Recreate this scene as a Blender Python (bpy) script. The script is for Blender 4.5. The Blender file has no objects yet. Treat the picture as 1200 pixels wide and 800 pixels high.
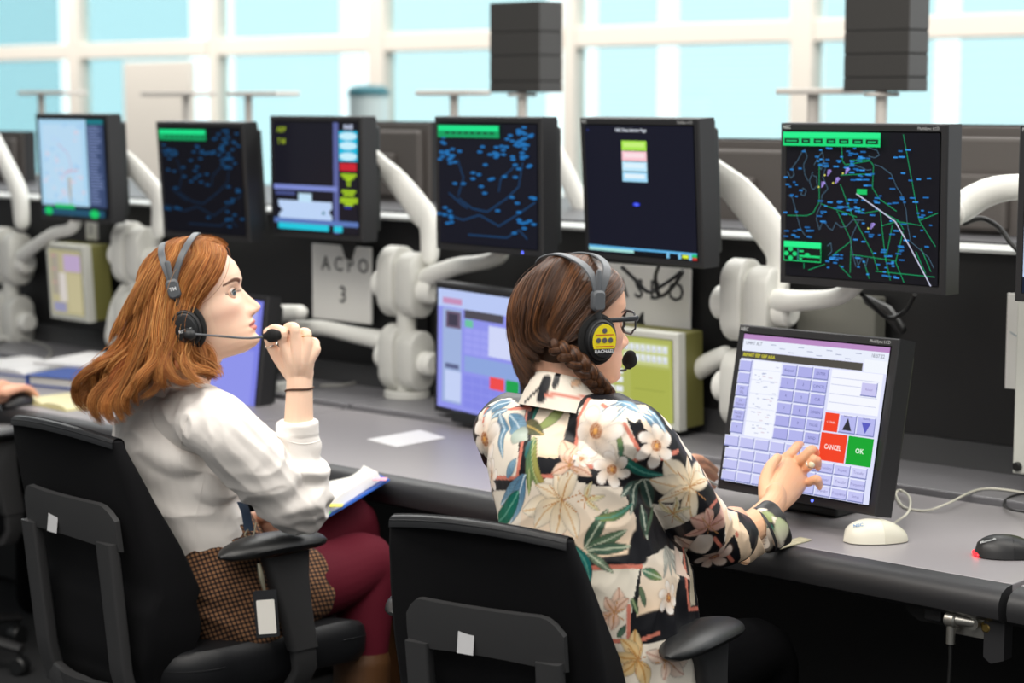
import bpy, bmesh, math, random
import numpy as np
from mathutils import Vector, Matrix, noise
from mathutils.bvhtree import BVHTree
random.seed(7); np.random.seed(7)
sc = bpy.context.scene
COL = sc.collection
PI = math.pi
# ------------------------------------------------------------------ camera (70 mm, eye height 1.57 m)
FPX = 2333.0
TH = math.atan(280 / FPX)
YAW = math.atan(2600 * math.cos(TH) / FPX)
EYE = Vector((0, 0, 1.57))
AH = Vector((-math.cos(YAW), math.sin(YAW), 0))
CR = Vector((math.sin(YAW), math.cos(YAW), 0))
CF = AH * math.cos(TH) + Vector((0, 0, -math.sin(TH)))
CU = CR.cross(CF)
def ray(x, y): return CR * ((x - 600) / FPX) - CU * ((y - 400) / FPX) + CF
def aty(x, y, Y): d = ray(x, y); return EYE + d * (Y / d.y)
def atz(x, y, z): d = ray(x, y); return EYE + d * ((z - EYE.z) / d.z)
def atx(x, y, X): d = ray(x, y); return EYE + d * (X / d.x)
def atd(x, y, t): return EYE + ray(x, y) * t
def proj(p):
    v = Vector(p) - EYE; z = v.dot(CF)
    return (600 + FPX * v.dot(CR) / z, 400 - FPX * v.dot(CU) / z, z)
cam_d = bpy.data.cameras.new('camera'); cam = bpy.data.objects.new('camera', cam_d); COL.objects.link(cam)
M = Matrix((CR, CU, -CF)).transposed().to_4x4(); M.translation = EYE; cam.matrix_world = M
cam_d.sensor_width = 36; cam_d.lens = FPX / 1200 * 36; cam_d.clip_start = .05; cam_d.clip_end = 200
cam_d.dof.use_dof = True; cam_d.dof.focus_distance = 3.6; cam_d.dof.aperture_fstop = 3.2
sc.camera = cam
vs = sc.view_settings
vs.view_transform = 'Standard'; vs.look = 'None'; vs.exposure = 0; vs.gamma = 1; vs.use_curve_mapping = False
# ------------------------------------------------------------------ materials
def lin(c):
    if isinstance(c, str):
        c = c.lstrip('#'); c = [int(c[i:i + 2], 16) / 255 for i in (0, 2, 4)]
    return tuple(((v + .055) / 1.055) ** 2.4 if v > .04045 else v / 12.92 for v in c[:3])
def nodes(name):
    m = bpy.data.materials.new(name); m.use_nodes = True
    nt = m.node_tree; b = nt.nodes['Principled BSDF']
    return m, nt, b
def mat(name, col, rough=.5, metal=0, spec=.5, bump=0, bscale=200, vary=0, vscale=8, emit=None, estr=1, coat=0, sss=0, sheen=0):
    m, nt, b = nodes(name)
    c = lin(col) if isinstance(col, str) else col
    b.inputs['Base Color'].default_value = (*c, 1); b.inputs['Roughness'].default_value = rough
    b.inputs['Metallic'].default_value = metal; b.inputs['Specular IOR Level'].default_value = spec
    b.inputs['Coat Weight'].default_value = coat
    b.inputs['Sheen Weight'].default_value = sheen
    if sss:
        b.inputs['Subsurface Weight'].default_value = sss; b.inputs['Subsurface Radius'].default_value = (.012, .005, .003)
    tc = nt.nodes.new('ShaderNodeTexCoord')
    if vary:
        n = nt.nodes.new('ShaderNodeTexNoise'); n.inputs['Scale'].default_value = vscale; n.inputs['Detail'].default_value = 5
        nt.links.new(tc.outputs['Object'], n.inputs['Vector'])
        mx = nt.nodes.new('ShaderNodeMix'); mx.data_type = 'RGBA'
        mx.inputs[6].default_value = (*[v * (1 - vary) for v in c], 1); mx.inputs[7].default_value = (*[min(1, v * (1 + vary)) for v in c], 1)
        nt.links.new(n.outputs['Fac'], mx.inputs[0]); nt.links.new(mx.outputs[2], b.inputs['Base Color'])
    if bump:
        n = nt.nodes.new('ShaderNodeTexNoise'); n.inputs['Scale'].default_value = bscale; n.inputs['Detail'].default_value = 4
        nt.links.new(tc.outputs['Object'], n.inputs['Vector'])
        bp = nt.nodes.new('ShaderNodeBump'); bp.inputs['Strength'].default_value = bump; bp.inputs['Distance'].default_value = .002
        nt.links.new(n.outputs['Fac'], bp.inputs['Height']); nt.links.new(bp.outputs['Normal'], b.inputs['Normal'])
    if emit is not None:
        b.inputs['Emission Color'].default_value = (*(lin(emit) if isinstance(emit, str) else emit), 1); b.inputs['Emission Strength'].default_value = estr
    return m
def vcol_mat(name, rough=.5, spec=.4, bump=0, bscale=300, emit=0, sss=0, sheen=0, vary=0, vscale=40, stretch=None):
    m, nt, b = nodes(name)
    a = nt.nodes.new('ShaderNodeAttribute'); a.attribute_name = 'Col'
    out = a.outputs['Color']
    tc = nt.nodes.new('ShaderNodeTexCoord'); vec = tc.outputs['Object']
    if stretch:
        mp = nt.nodes.new('ShaderNodeMapping'); mp.inputs['Scale'].default_value = stretch
        nt.links.new(vec, mp.inputs['Vector']); vec = mp.outputs['Vector']
    if vary:
        n = nt.nodes.new('ShaderNodeTexNoise'); n.inputs['Scale'].default_value = vscale; n.inputs['Detail'].default_value = 4
        nt.links.new(vec, n.inputs['Vector'])
        mr = nt.nodes.new('ShaderNodeMapRange'); mr.inputs['From Min'].default_value = .3; mr.inputs['From Max'].default_value = .7
        mr.inputs['To Min'].default_value = 1 - vary; mr.inputs['To Max'].default_value = 1 + vary
        nt.links.new(n.outputs['Fac'], mr.inputs['Value'])
        mx = nt.nodes.new('ShaderNodeVectorMath'); mx.operation = 'SCALE'
        nt.links.new(out, mx.inputs[0]); nt.links.new(mr.outputs['Result'], mx.inputs['Scale']); out = mx.outputs['Vector']
    if emit:
        b.inputs['Base Color'].default_value = (.008, .008, .01, 1)
        nt.links.new(out, b.inputs['Emission Color']); b.inputs['Emission Strength'].default_value = emit
    else:
        nt.links.new(out, b.inputs['Base Color'])
    b.inputs['Roughness'].default_value = rough; b.inputs['Specular IOR Level'].default_value = spec
    b.inputs['Sheen Weight'].default_value = sheen
    if sss:
        b.inputs['Subsurface Weight'].default_value = sss; b.inputs['Subsurface Radius'].default_value = (.010, .004, .0025)
        b.inputs['Subsurface Scale'].default_value = .6
    if bump:
        n = nt.nodes.new('ShaderNodeTexNoise'); n.inputs['Scale'].default_value = bscale; n.inputs['Detail'].default_value = 4
        nt.links.new(vec, n.inputs['Vector'])
        bp = nt.nodes.new('ShaderNodeBump'); bp.inputs['Strength'].default_value = bump; bp.inputs['Distance'].default_value = .002
        nt.links.new(n.outputs['Fac'], bp.inputs['Height']); nt.links.new(bp.outputs['Normal'], b.inputs['Normal'])
    return m
# ------------------------------------------------------------------ mesh building
class MB:
    """collects shapes into one mesh; each face keeps a material slot index"""
    def __init__(s): s.bm = bmesh.new(); s.mi = 0
    def _paint(s, faces):
        for f in faces: f.material_index = s.mi
    def box(s, c, size, bev=0, rot=None, seg=2):
        t = bmesh.new(); bmesh.ops.create_cube(t, size=1)
        bmesh.ops.scale(t, vec=size, verts=t.verts)
        if bev:
            bmesh.ops.bevel(t, geom=t.edges[:], offset=min(bev, min(size) * .49), segments=seg, profile=.5, affect='EDGES')
        mt = Matrix.Translation(Vector(c)) @ (rot.to_4x4() if rot is not None else Matrix())
        s.add(t, mt); return s
    def add(s, t, mt=None):
        if mt is not None: bmesh.ops.transform(t, matrix=mt, verts=t.verts)
        vm = {}
        for v in t.verts: vm[v] = s.bm.verts.new(v.co)
        for f in t.faces:
            try:
                g = s.bm.faces.new([vm[v] for v in f.verts]); g.material_index = s.mi; g.smooth = f.smooth
            except ValueError: pass
        t.free()
    def rings(s, rings, cap=True, closed=True, smooth=True):
        vr = [[s.bm.verts.new(p) for p in r] for r in rings]
        n = len(rings[0])
        for a, b in zip(vr, vr[1:]):
            for i in range(n if closed else n - 1):
                f = s.bm.faces.new((a[i], a[(i + 1) % n], b[(i + 1) % n], b[i])); f.material_index = s.mi; f.smooth = smooth
        if cap and closed:
            for r, fl in ((vr[0], 1), (vr[-1], 0)):
                f = s.bm.faces.new(r[::-1] if fl else r); f.material_index = s.mi
        return vr
    def tube(s, pts, rad, n=10, up=None, flat=1.0, res=0, round_end=False, cap=True):
        """tube along points; rad number or list; flat scales the second axis; res = catmull subdivision"""
        P = [Vector(p) for p in pts]
        R = list(rad) if hasattr(rad, '__len__') else [rad] * len(P)
        if res: P, R = cr(P, R, res)
        if round_end:
            P, R = roundends(P, R)
        T = [(P[min(i + 1, len(P) - 1)] - P[max(i - 1, 0)]).normalized() for i in range(len(P))]
        u = Vector(up) if up is not None else None
        if u is None:
            u = Vector((0, 0, 1)) if abs(T[0].z) < .9 else Vector((1, 0, 0))
        rr = []
        for p, t, r in zip(P, T, R):
            a = (u - t * u.dot(t))
            if a.length < 1e-6: a = t.orthogonal()
            a.normalize(); b = t.cross(a)
            if up is None: u = a
            ra, rb = (r if hasattr(r, '__len__') else (r, r * flat))
            rr.append([p + a * (math.cos(q) * ra) + b * (math.sin(q) * rb) for q in (2 * PI * k / n for k in range(n))])
        s.rings(rr, cap); return s
    def cyl(s, a, b, r, n=24, r2=None):
        return s.tube([a, b], [r, r if r2 is None else r2], n)
    def disc(s, c, nrm, r, h, n=32, bev=.003, rx=None):
        """short bevelled cylinder along nrm"""
        c = Vector(c); d = Vector(nrm).normalized()
        P = [c - d * h / 2, c - d * h / 2, c - d * (h / 2 - bev), c + d * (h / 2 - bev), c + d * h / 2, c + d * h / 2]
        a = Vector((0, 0, 1)) if abs(d.z) < .9 else Vector((0, 1, 0))
        a = (a - d * a.dot(d)).normalized(); b = d.cross(a); rx = rx or r
        rs = [0.001, 1 - bev / r, 1, 1, 1 - bev / r, .001]
        s.rings([[p + a * (math.cos(q) * r * k) + b * (math.sin(q) * rx * k) for q in (2 * PI * j / n for j in range(n))] for p, k in zip(P, rs)])
        return s
    def prism(s, poly, o, ax, ay, depth, smooth=False):
        """extrude 2D polygon (list of (u,v)) placed at o with axes ax, ay; depth along ax x ay"""
        o, ax, ay = Vector(o), Vector(ax), Vector(ay); n = ax.cross(ay).normalized() * depth
        a = [s.bm.verts.new(o + ax * u + ay * v) for u, v in poly]; b = [s.bm.verts.new(o + ax * u + ay * v + n) for u, v in poly]
        k = len(poly)
        fs = [s.bm.faces.new(a[::-1]), s.bm.faces.new(b)] + [s.bm.faces.new((a[i], a[(i + 1) % k], b[(i + 1) % k], b[i])) for i in range(k)]
        s._paint(fs); return s
    def quad(s, pts):
        f = s.bm.faces.new([s.bm.verts.new(p) for p in pts]); f.material_index = s.mi; return s
    def ell(s, c, r, rot=None, seg=24, rng=16):
        t = bmesh.new(); bmesh.ops.create_uvsphere(t, u_segments=seg, v_segments=rng, radius=1)
        for f in t.faces: f.smooth = True
        r = r if hasattr(r, '__len__') else (r, r, r)
        s.add(t, Matrix.Translation(Vector(c)) @ (rot.to_4x4() if rot is not None else Matrix()) @ Matrix.Diagonal((*r, 1))); return s
    def text(s, string, o, ax, ay, size, depth=.0004, align='CENTER', bold=0):
        vs_, fs_ = text_mesh(string, size, align, bold)
        o, ax, ay = Vector(o), Vector(ax).normalized(), Vector(ay).normalized(); n = ax.cross(ay)
        v = [s.bm.verts.new(o + ax * x + ay * y + n * depth) for x, y in vs_]
        for f in fs_:
            try: g = s.bm.faces.new([v[i] for i in f]); g.material_index = s.mi
            except ValueError: pass
        return s
    def build(s, name, mats, parent=None, smooth=None, auto=35):
        me = bpy.data.meshes.new(name)
        bmesh.ops.recalc_face_normals(s.bm, faces=s.bm.faces[:]) if auto is not None else None
        if smooth is not None:
            for f in s.bm.faces: f.smooth = smooth
        if auto:
            for e in s.bm.edges:
                if len(e.link_faces) == 2 and e.calc_face_angle(0) > math.radians(auto): e.smooth = False
        s.bm.to_mesh(me); s.bm.free()
        o = bpy.data.objects.new(name, me); COL.objects.link(o)
        for m in (mats if isinstance(mats, (list, tuple)) else [mats]): me.materials.append(m)
        if parent is not None: put(o, parent)
        return o
def put(o, parent):
    o.parent = parent; o.matrix_parent_inverse = mw(parent).inverted()
    return o
def mw(o):
    m = o.matrix_basis.copy()
    if o.parent: m = mw(o.parent) @ o.matrix_parent_inverse @ m
    return m
_txt = {}
def text_mesh(string, size, align='CENTER', bold=0):
    k = (string, align, bold)
    if k not in _txt:
        cu = bpy.data.curves.new('t', 'FONT'); cu.body = string; cu.size = 1; cu.align_x = align; cu.align_y = 'CENTER'; cu.resolution_u = 2; cu.offset = bold
        ob = bpy.data.objects.new('t', cu); COL.objects.link(ob)
        bpy.context.view_layer.update()
        me = ob.evaluated_get(bpy.context.evaluated_depsgraph_get()).to_mesh()
        _txt[k] = ([(v.co.x, v.co.y) for v in me.vertices], [list(p.vertices) for p in me.polygons])
        bpy.data.objects.remove(ob); bpy.data.curves.remove(cu)
    v, f = _txt[k]
    return [(x * size, y * size) for x, y in v], f
def cr(P, R, res):
    """catmull-rom through points and radii"""
    def L(a): return np.array(a, float)
    X = np.array([list(p) for p in P], float)
    RR = np.array([list(r) if hasattr(r, '__len__') else [r, r] for r in R], float)
    A = np.hstack([X, RR]); n = len(A); out = []
    E = np.vstack([2 * A[0] - A[1], A, 2 * A[-1] - A[-2]])
    for i in range(n - 1):
        p0, p1, p2, p3 = E[i], E[i + 1], E[i + 2], E[i + 3]
        for k in range(res):
            t = k / res
            out.append(.5 * (2 * p1 + (p2 - p0) * t + (2 * p0 - 5 * p1 + 4 * p2 - p3) * t * t + (3 * p1 - p0 - 3 * p2 + p3) * t ** 3))
    out.append(A[-1])
    return [Vector(a[:3]) for a in out], [tuple(np.maximum(a[3:], 1e-4)) for a in out]
def roundends(P, R):
    def g(r, k): return tuple(x * k for x in r) if hasattr(r, '__len__') else r * k
    def mx(r): return max(r) if hasattr(r, '__len__') else r
    d0 = (P[0] - P[1]).normalized(); d1 = (P[-1] - P[-2]).normalized()
    A = [(P[0] + d0 * mx(R[0]) * math.sin(a), g(R[0], math.cos(a))) for a in (1.45, 1.1, .6)]
    B = [(P[-1] + d1 * mx(R[-1]) * math.sin(a), g(R[-1], math.cos(a))) for a in (.6, 1.1, 1.45)]
    return [a[0] for a in A] + P + [b[0] for b in B], [a[1] for a in A] + R + [b[1] for b in B]
def rrect(w, h, r, n=5):
    """rounded rectangle outline, centred"""
    r = min(r, w / 2 * .999, h / 2 * .999); out = []
    for cx, cy, a0 in ((w / 2 - r, h / 2 - r, 0), (-w / 2 + r, h / 2 - r, 90), (-w / 2 + r, -h / 2 + r, 180), (w / 2 - r, -h / 2 + r, 270)):
        for k in range(n + 1):
            a = math.radians(a0 + 90 * k / n); out.append((cx + r * math.cos(a), cy + r * math.sin(a)))
    return out
def RZ(deg): return Matrix.Rotation(math.radians(deg), 3, 'Z')
def RX(deg): return Matrix.Rotation(math.radians(deg), 3, 'X')
def RY(deg): return Matrix.Rotation(math.radians(deg), 3, 'Y')
def thing(name, label, cat, loc=(0, 0, 0), group=None, rot=None):
    o = bpy.data.objects.new(name, None); COL.objects.link(o); o.empty_display_size = .1
    mt = Matrix.Translation(Vector(loc)) @ (rot.to_4x4() if rot is not None else Matrix())
    o.matrix_basis = mt
    tag(o, label, cat, group); return o
def tag(o, label, cat, group=None):
    o['label'] = label; o['category'] = cat
    if group: o['group'] = group
    return o
def struct(o): o['kind'] = 'structure'; return o
def voxel(mb, size, smooth=4, fac=.5):
    """one continuous surface out of overlapping closed shapes"""
    me = bpy.data.meshes.new('v'); bmesh.ops.recalc_face_normals(mb.bm, faces=mb.bm.faces[:]); mb.bm.to_mesh(me); mb.bm.free()
    ob = bpy.data.objects.new('v', me); COL.objects.link(ob)
    md = ob.modifiers.new('r', 'REMESH'); md.mode = 'VOXEL'; md.voxel_size = size
    dg = bpy.context.evaluated_depsgraph_get(); bpy.context.view_layer.update()
    m2 = bpy.data.meshes.new_from_object(ob.evaluated_get(dg))
    bpy.data.objects.remove(ob); bpy.data.meshes.remove(me)
    bm = bmesh.new(); bm.from_mesh(m2); bpy.data.meshes.remove(m2)
    for _ in range(smooth): bmesh.ops.smooth_vert(bm, verts=bm.verts, factor=fac, use_axis_x=True, use_axis_y=True, use_axis_z=True)
    for f in bm.faces: f.smooth = True
    r = MB(); r.bm.free(); r.bm = bm; return r
def coords(me):
    a = np.empty(len(me.vertices) * 3); me.vertices.foreach_get('co', a); return a.reshape(-1, 3)
def setcoords(me, a): me.vertices.foreach_set('co', np.ascontiguousarray(a, dtype=float).ravel()); me.update()
def normals(me):
    a = np.empty(len(me.vertices) * 3); me.vertices.foreach_get('normal', a); return a.reshape(-1, 3)
def setcol(me, c):
    """per-vertex colour attribute (linear)"""
    at = me.color_attributes.get('Col') or me.color_attributes.new('Col', 'FLOAT_COLOR', 'POINT')
    c = np.asarray(c, float); c = np.hstack([c[:, :3], np.ones((len(c), 1))])
    at.data.foreach_set('color', c.ravel())
def g(x, s): return np.exp(-(x / s) ** 2)
def sst(a, b, x): t = np.clip((x - a) / (b - a), 0, 1); return t * t * (3 - 2 * t)
# ------------------------------------------------------------------ light
w = bpy.data.worlds.new('daylight'); sc.world = w; w.use_nodes = True
bg = w.node_tree.nodes['Background']; bg.inputs[0].default_value = (.95, .99, 1.0, 1)
wt = w.node_tree; wtc = wt.nodes.new('ShaderNodeTexCoord'); wsp = wt.nodes.new('ShaderNodeSeparateXYZ'); wt.links.new(wtc.outputs['Generated'], wsp.inputs[0])
wmr = wt.nodes.new('ShaderNodeMapRange'); wmr.interpolation_type = 'SMOOTHSTEP'; wmr.inputs['From Min'].default_value = .05; wmr.inputs['From Max'].default_value = .55
wmr.inputs['To Min'].default_value = .36; wmr.inputs['To Max'].default_value = 1.6
wt.links.new(wsp.outputs['Y'], wmr.inputs['Value']); wt.links.new(wmr.outputs['Result'], bg.inputs[1])
def area(name, loc, size, size_y, power, col, target):
    l = bpy.data.lights.new(name, 'AREA'); l.shape = 'RECTANGLE'; l.size = size; l.size_y = size_y; l.energy = power; l.color = col
    o = bpy.data.objects.new(name, l); COL.objects.link(o); o.location = loc
    d = Vector(target) - Vector(loc); o.rotation_euler = d.to_track_quat('-Z', 'Y').to_euler(); return o
area('ceiling_and_fill_lamp', (-2.6, 1.2, 3.4), 3.0, 1.2, 82, (1, .95, .88), (-2.8, 2.8, .9))
area('ceiling_and_fill_lamp', (-.8, -.6, 3.1), 2.4, 1.2, 48, (1, .95, .89), (-2.8, 2.7, .8))  # added fill from behind the camera, brightens the women's backs
area('ceiling_and_fill_lamp', (-.9, 3.2, 3.4), 1.2, 2.4, 45, (1, .95, .88), (-2.2, 2.9, .9))
area('ceiling_and_fill_lamp', (-4.2, 4.9, 3.3), 7.0, .8, 120, (1, .97, .92), (-4.2, 4.3, 1.0))  # added above the consoles to brighten the white arms and boards
area('ceiling_and_fill_lamp', (-9.5, 8.3, 3.6), 16.0, .8, 330, (1, .95, .88), (-9.5, 10, 1.7))  # added to light the indoor side of the window frames
# ------------------------------------------------------------------ setting
FLOOR = mat('carpet_charcoal', '#2b2c2e', .95, bump=.6, bscale=400, vary=.25, vscale=60)
FRAME = mat('window_frame_cream', '#f3ece2', .5)
def plane_box(name, c, size, m, bev=0):
    mb = MB(); mb.box(c, size, bev); return struct(mb.build(name, m))
plane_box('floor', (-6, 8, -.05), (44, 34, .1), FLOOR)
WY = 10.0
glm, nt, b = nodes('tinted_glass')
nt.nodes.remove(b); tr = nt.nodes.new('ShaderNodeBsdfTransparent'); tr.inputs[0].default_value = (.90, .985, .99, 1)
gl = nt.nodes.new('ShaderNodeBsdfGlossy'); gl.inputs['Roughness'].default_value = .05
mx = nt.nodes.new('ShaderNodeMixShader'); mx.inputs[0].default_value = .04
nt.links.new(tr.outputs[0], mx.inputs[1]); nt.links.new(gl.outputs[0], mx.inputs[2]); nt.links.new(mx.outputs[0], nt.nodes['Material Output'].inputs[0])
mull_px = [92, 255, 445, 667, 945, 1292]
mxs = [aty(x, 60, WY).x for x in mull_px]
step = (mxs[4] - mxs[0]) / 4
xs = [mxs[0] + step * i for i in range(-5, 6)]
zr = aty(600, 46, WY).z
ZT = 3.4
for i in range(len(xs) - 1):
    a, bb = xs[i], xs[i + 1]
    fr = MB()
    wdt = .16 if i % 2 else .10
    fr.box(((a), WY, ZT / 2), (wdt, .12, ZT), .01)
    fr.box(((a + bb) / 2, WY, zr), (bb - a - wdt, .10, .13), .01)
    fr.box(((a + bb) / 2, WY, .06), (bb - a - wdt, .10, .12), .01)
    fr.box(((a + bb) / 2, WY, ZT), (bb - a - wdt, .10, .12), .01)
    f = struct(fr.build('window_%d' % (i + 1), FRAME))
    p = MB(); p.box(((a + bb) / 2, WY + .02, ZT / 2), (bb - a - .1, .012, ZT - .1)); p.build('pane', glm, f)
def blind_mat(name, a, b2, tr_):
    cy, ntb, bb_ = nodes(name); ntb.nodes.remove(bb_)
    tcn = ntb.nodes.new('ShaderNodeTexCoord'); wv = ntb.nodes.new('ShaderNodeTexWave'); wv.bands_direction = 'Z'; wv.inputs['Scale'].default_value = 9
    ntb.links.new(tcn.outputs['Object'], wv.inputs['Vector'])
    rp = ntb.nodes.new('ShaderNodeMix'); rp.data_type = 'RGBA'; rp.inputs[6].default_value = (*a, 1); rp.inputs[7].default_value = (*b2, 1)
    ntb.links.new(wv.outputs['Fac'], rp.inputs[0])
    tb = ntb.nodes.new('ShaderNodeBsdfTransparent'); tl = ntb.nodes.new('ShaderNodeBsdfTranslucent'); tl.inputs[0].default_value = (.7, .9, .95, 1)
    ntb.links.new(rp.outputs[2], tb.inputs[0])
    mxb = ntb.nodes.new('ShaderNodeMixShader'); mxb.inputs[0].default_value = tr_
    ntb.links.new(tb.outputs[0], mxb.inputs[1]); ntb.links.new(tl.outputs[0], mxb.inputs[2]); ntb.links.new(mxb.outputs[0], ntb.nodes['Material Output'].inputs[0]); return cy
BA = blind_mat('blind_blue', (.30, .48, .53), (.36, .56, .60), .15); BB = blind_mat('blind_pale_blue', (.42, .60, .64), (.48, .68, .71), .15); BC = blind_mat('blind_paler', (.56, .71, .73), (.62, .78, .80), .12); BD = blind_mat('blind_palest', (.60, .74, .755), (.65, .79, .80), .12)
gaps = [(-40, 70), (102, 222), (274, 398), (424, 432), (452, 640), (700, 770), (795, 930), (965, 1095), (1125, 1260)]
where = ['at the far left', 'right of the first mullion', 'left of the teal-topped container', 'narrow one at the teal-topped container', 'behind the left grooved box', 'left part of the bay behind the blue-black start page screen',
         'right part of the bay behind the blue-black start page screen', 'behind the right grooved box', 'at the far right']
for (a, b2), wh, cy in zip(gaps, where, (BA, BB, BC, BD, BD, BD, BD, BD, BD)):
    if b2 - a < 20: continue
    xa, xb = aty(a, 60, WY + .3).x, aty(b2, 60, WY + .3).x
    mb = MB(); zz = np.linspace(.15, ZT, 100)
    rows = [[(xa, WY + .3 + (.012 if k % 2 else 0), z), (xb, WY + .3 + (.012 if k % 2 else 0), z)] for k, z in enumerate(zz)]
    mb.rings(rows, cap=False, closed=False, smooth=False)
    tag(mb.build('window_blind', cy, auto=None), 'sheer pale cyan window blind ' + wh, 'blind', 'sheer blinds along the window wall')
pc = aty(186, 100, 9.2); pw = (aty(226, 100, 9.2).x - aty(148, 100, 9.2).x); ph = aty(186, 72, 9.2).z
r = thing('building_stand_in', 'cream panel standing in for the building outside, right of the pale map screen', 'stand_in_panel', (pc.x, 9.2, 0))  # made-up indoor panel replacing the pale building outside, so room lamps brighten it
mb = MB(); mb.box((pc.x, 9.2, (ph + .12) / 2), (pw, .05, ph - .12), .008); mb.build('panel', mat('stand_in_cream', '#fbf4ea', .7), r)
for sx in (-1, 1): mb = MB(); mb.box((pc.x + sx * pw * .35, 9.2, .065), (.06, .45, .13), .01); mb.build('foot', FRAME, r)
for k in range(4):
    xa, xb = xs[k] + .1, xs[k + 1] - .3; mb = MB(); zz = np.linspace(.15, ZT, 60)
    mb.rings([[(xa, WY + .3 + (.012 if q % 2 else 0), z), (xb, WY + .3 + (.012 if q % 2 else 0), z)] for q, z in enumerate(zz)], cap=False, closed=False, smooth=False)
    tag(mb.build('window_blind', BA, auto=None), 'sheer cyan window blind outside the left edge of the photo', 'blind', 'sheer blinds along the window wall')
plane_box('wall_left', (xs[0] - .1, 3.0, ZT / 2), (.12, 14.2, ZT), mat('wall_cream', '#e9e4da', .8))
# container with a dark curved lid near the glass
c0 = aty(432, 120, 8.4)
rt = thing('domed_container', 'pale container with a dark teal curved top against the bright window', 'container', (c0.x, 8.4, 0))
mb = MB(); zt = aty(432, 112, 8.4).z
rw = .12
mb.rings([[(c0.x + math.cos(q) * rw * k, 8.4 + math.sin(q) * rw * k, z) for q in (2 * PI * j / 24 for j in range(24))] for k, z in ((.9, 0), (.95, .05), (1, .4), (1, zt))])
mb.build('body', mat('container_body', '#e4f6f8', .4), rt)
mb = MB()
mb.rings([[(c0.x + math.cos(q) * rw * k, 8.4 + math.sin(q) * rw * k, z) for q in (2 * PI * j / 24 for j in range(24))] for k, z in ((1.06, zt), (1.08, zt + .01), (1.0, zt + .04), (.7, zt + .06), (.01, zt + .065))])
mb.build('lid', mat('container_lid', '#3f7f8c', .4), rt)
# ------------------------------------------------------------------ control desks
DZ = .73
TOP = mat('laminate_grey', '#9a9699', .36, spec=.5, vary=.10, vscale=500)
SHELF = mat('laminate_dark_grey', '#7d7c80', .4, vary=.08, vscale=300)
EDGE = mat('black_bullnose', '#2c2c2e', .45)
BLK = mat('black_panel', '#131314', .55)
BLK2 = mat('black_cavity', '#0d0d0e', .7)
LEDGE = mat('ledge_aluminium', '#c9cbc9', .4)
METAL = mat('brushed_steel', '#bdbab2', .35, metal=.9)
YF, YS, YB = 3.08, 3.725, 4.06
seam_r = atz(1172, 692, DZ).x
seam_l = atz(330, 490, DZ).x
units = [(-9.35, -6.72, 'black and grey control desk at the far left of the row'),
         (-6.70, seam_l - .006, 'grey-topped control desk with yellow notebook and open white books on it'),
         (seam_l + .006, seam_r - .008, 'long grey-topped control desk in front of the two women'),
         (seam_r + .008, seam_r + 2.3, 'control desk at the right edge past the rounded joint')]
zl = aty(1150, 293, YB).z
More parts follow.
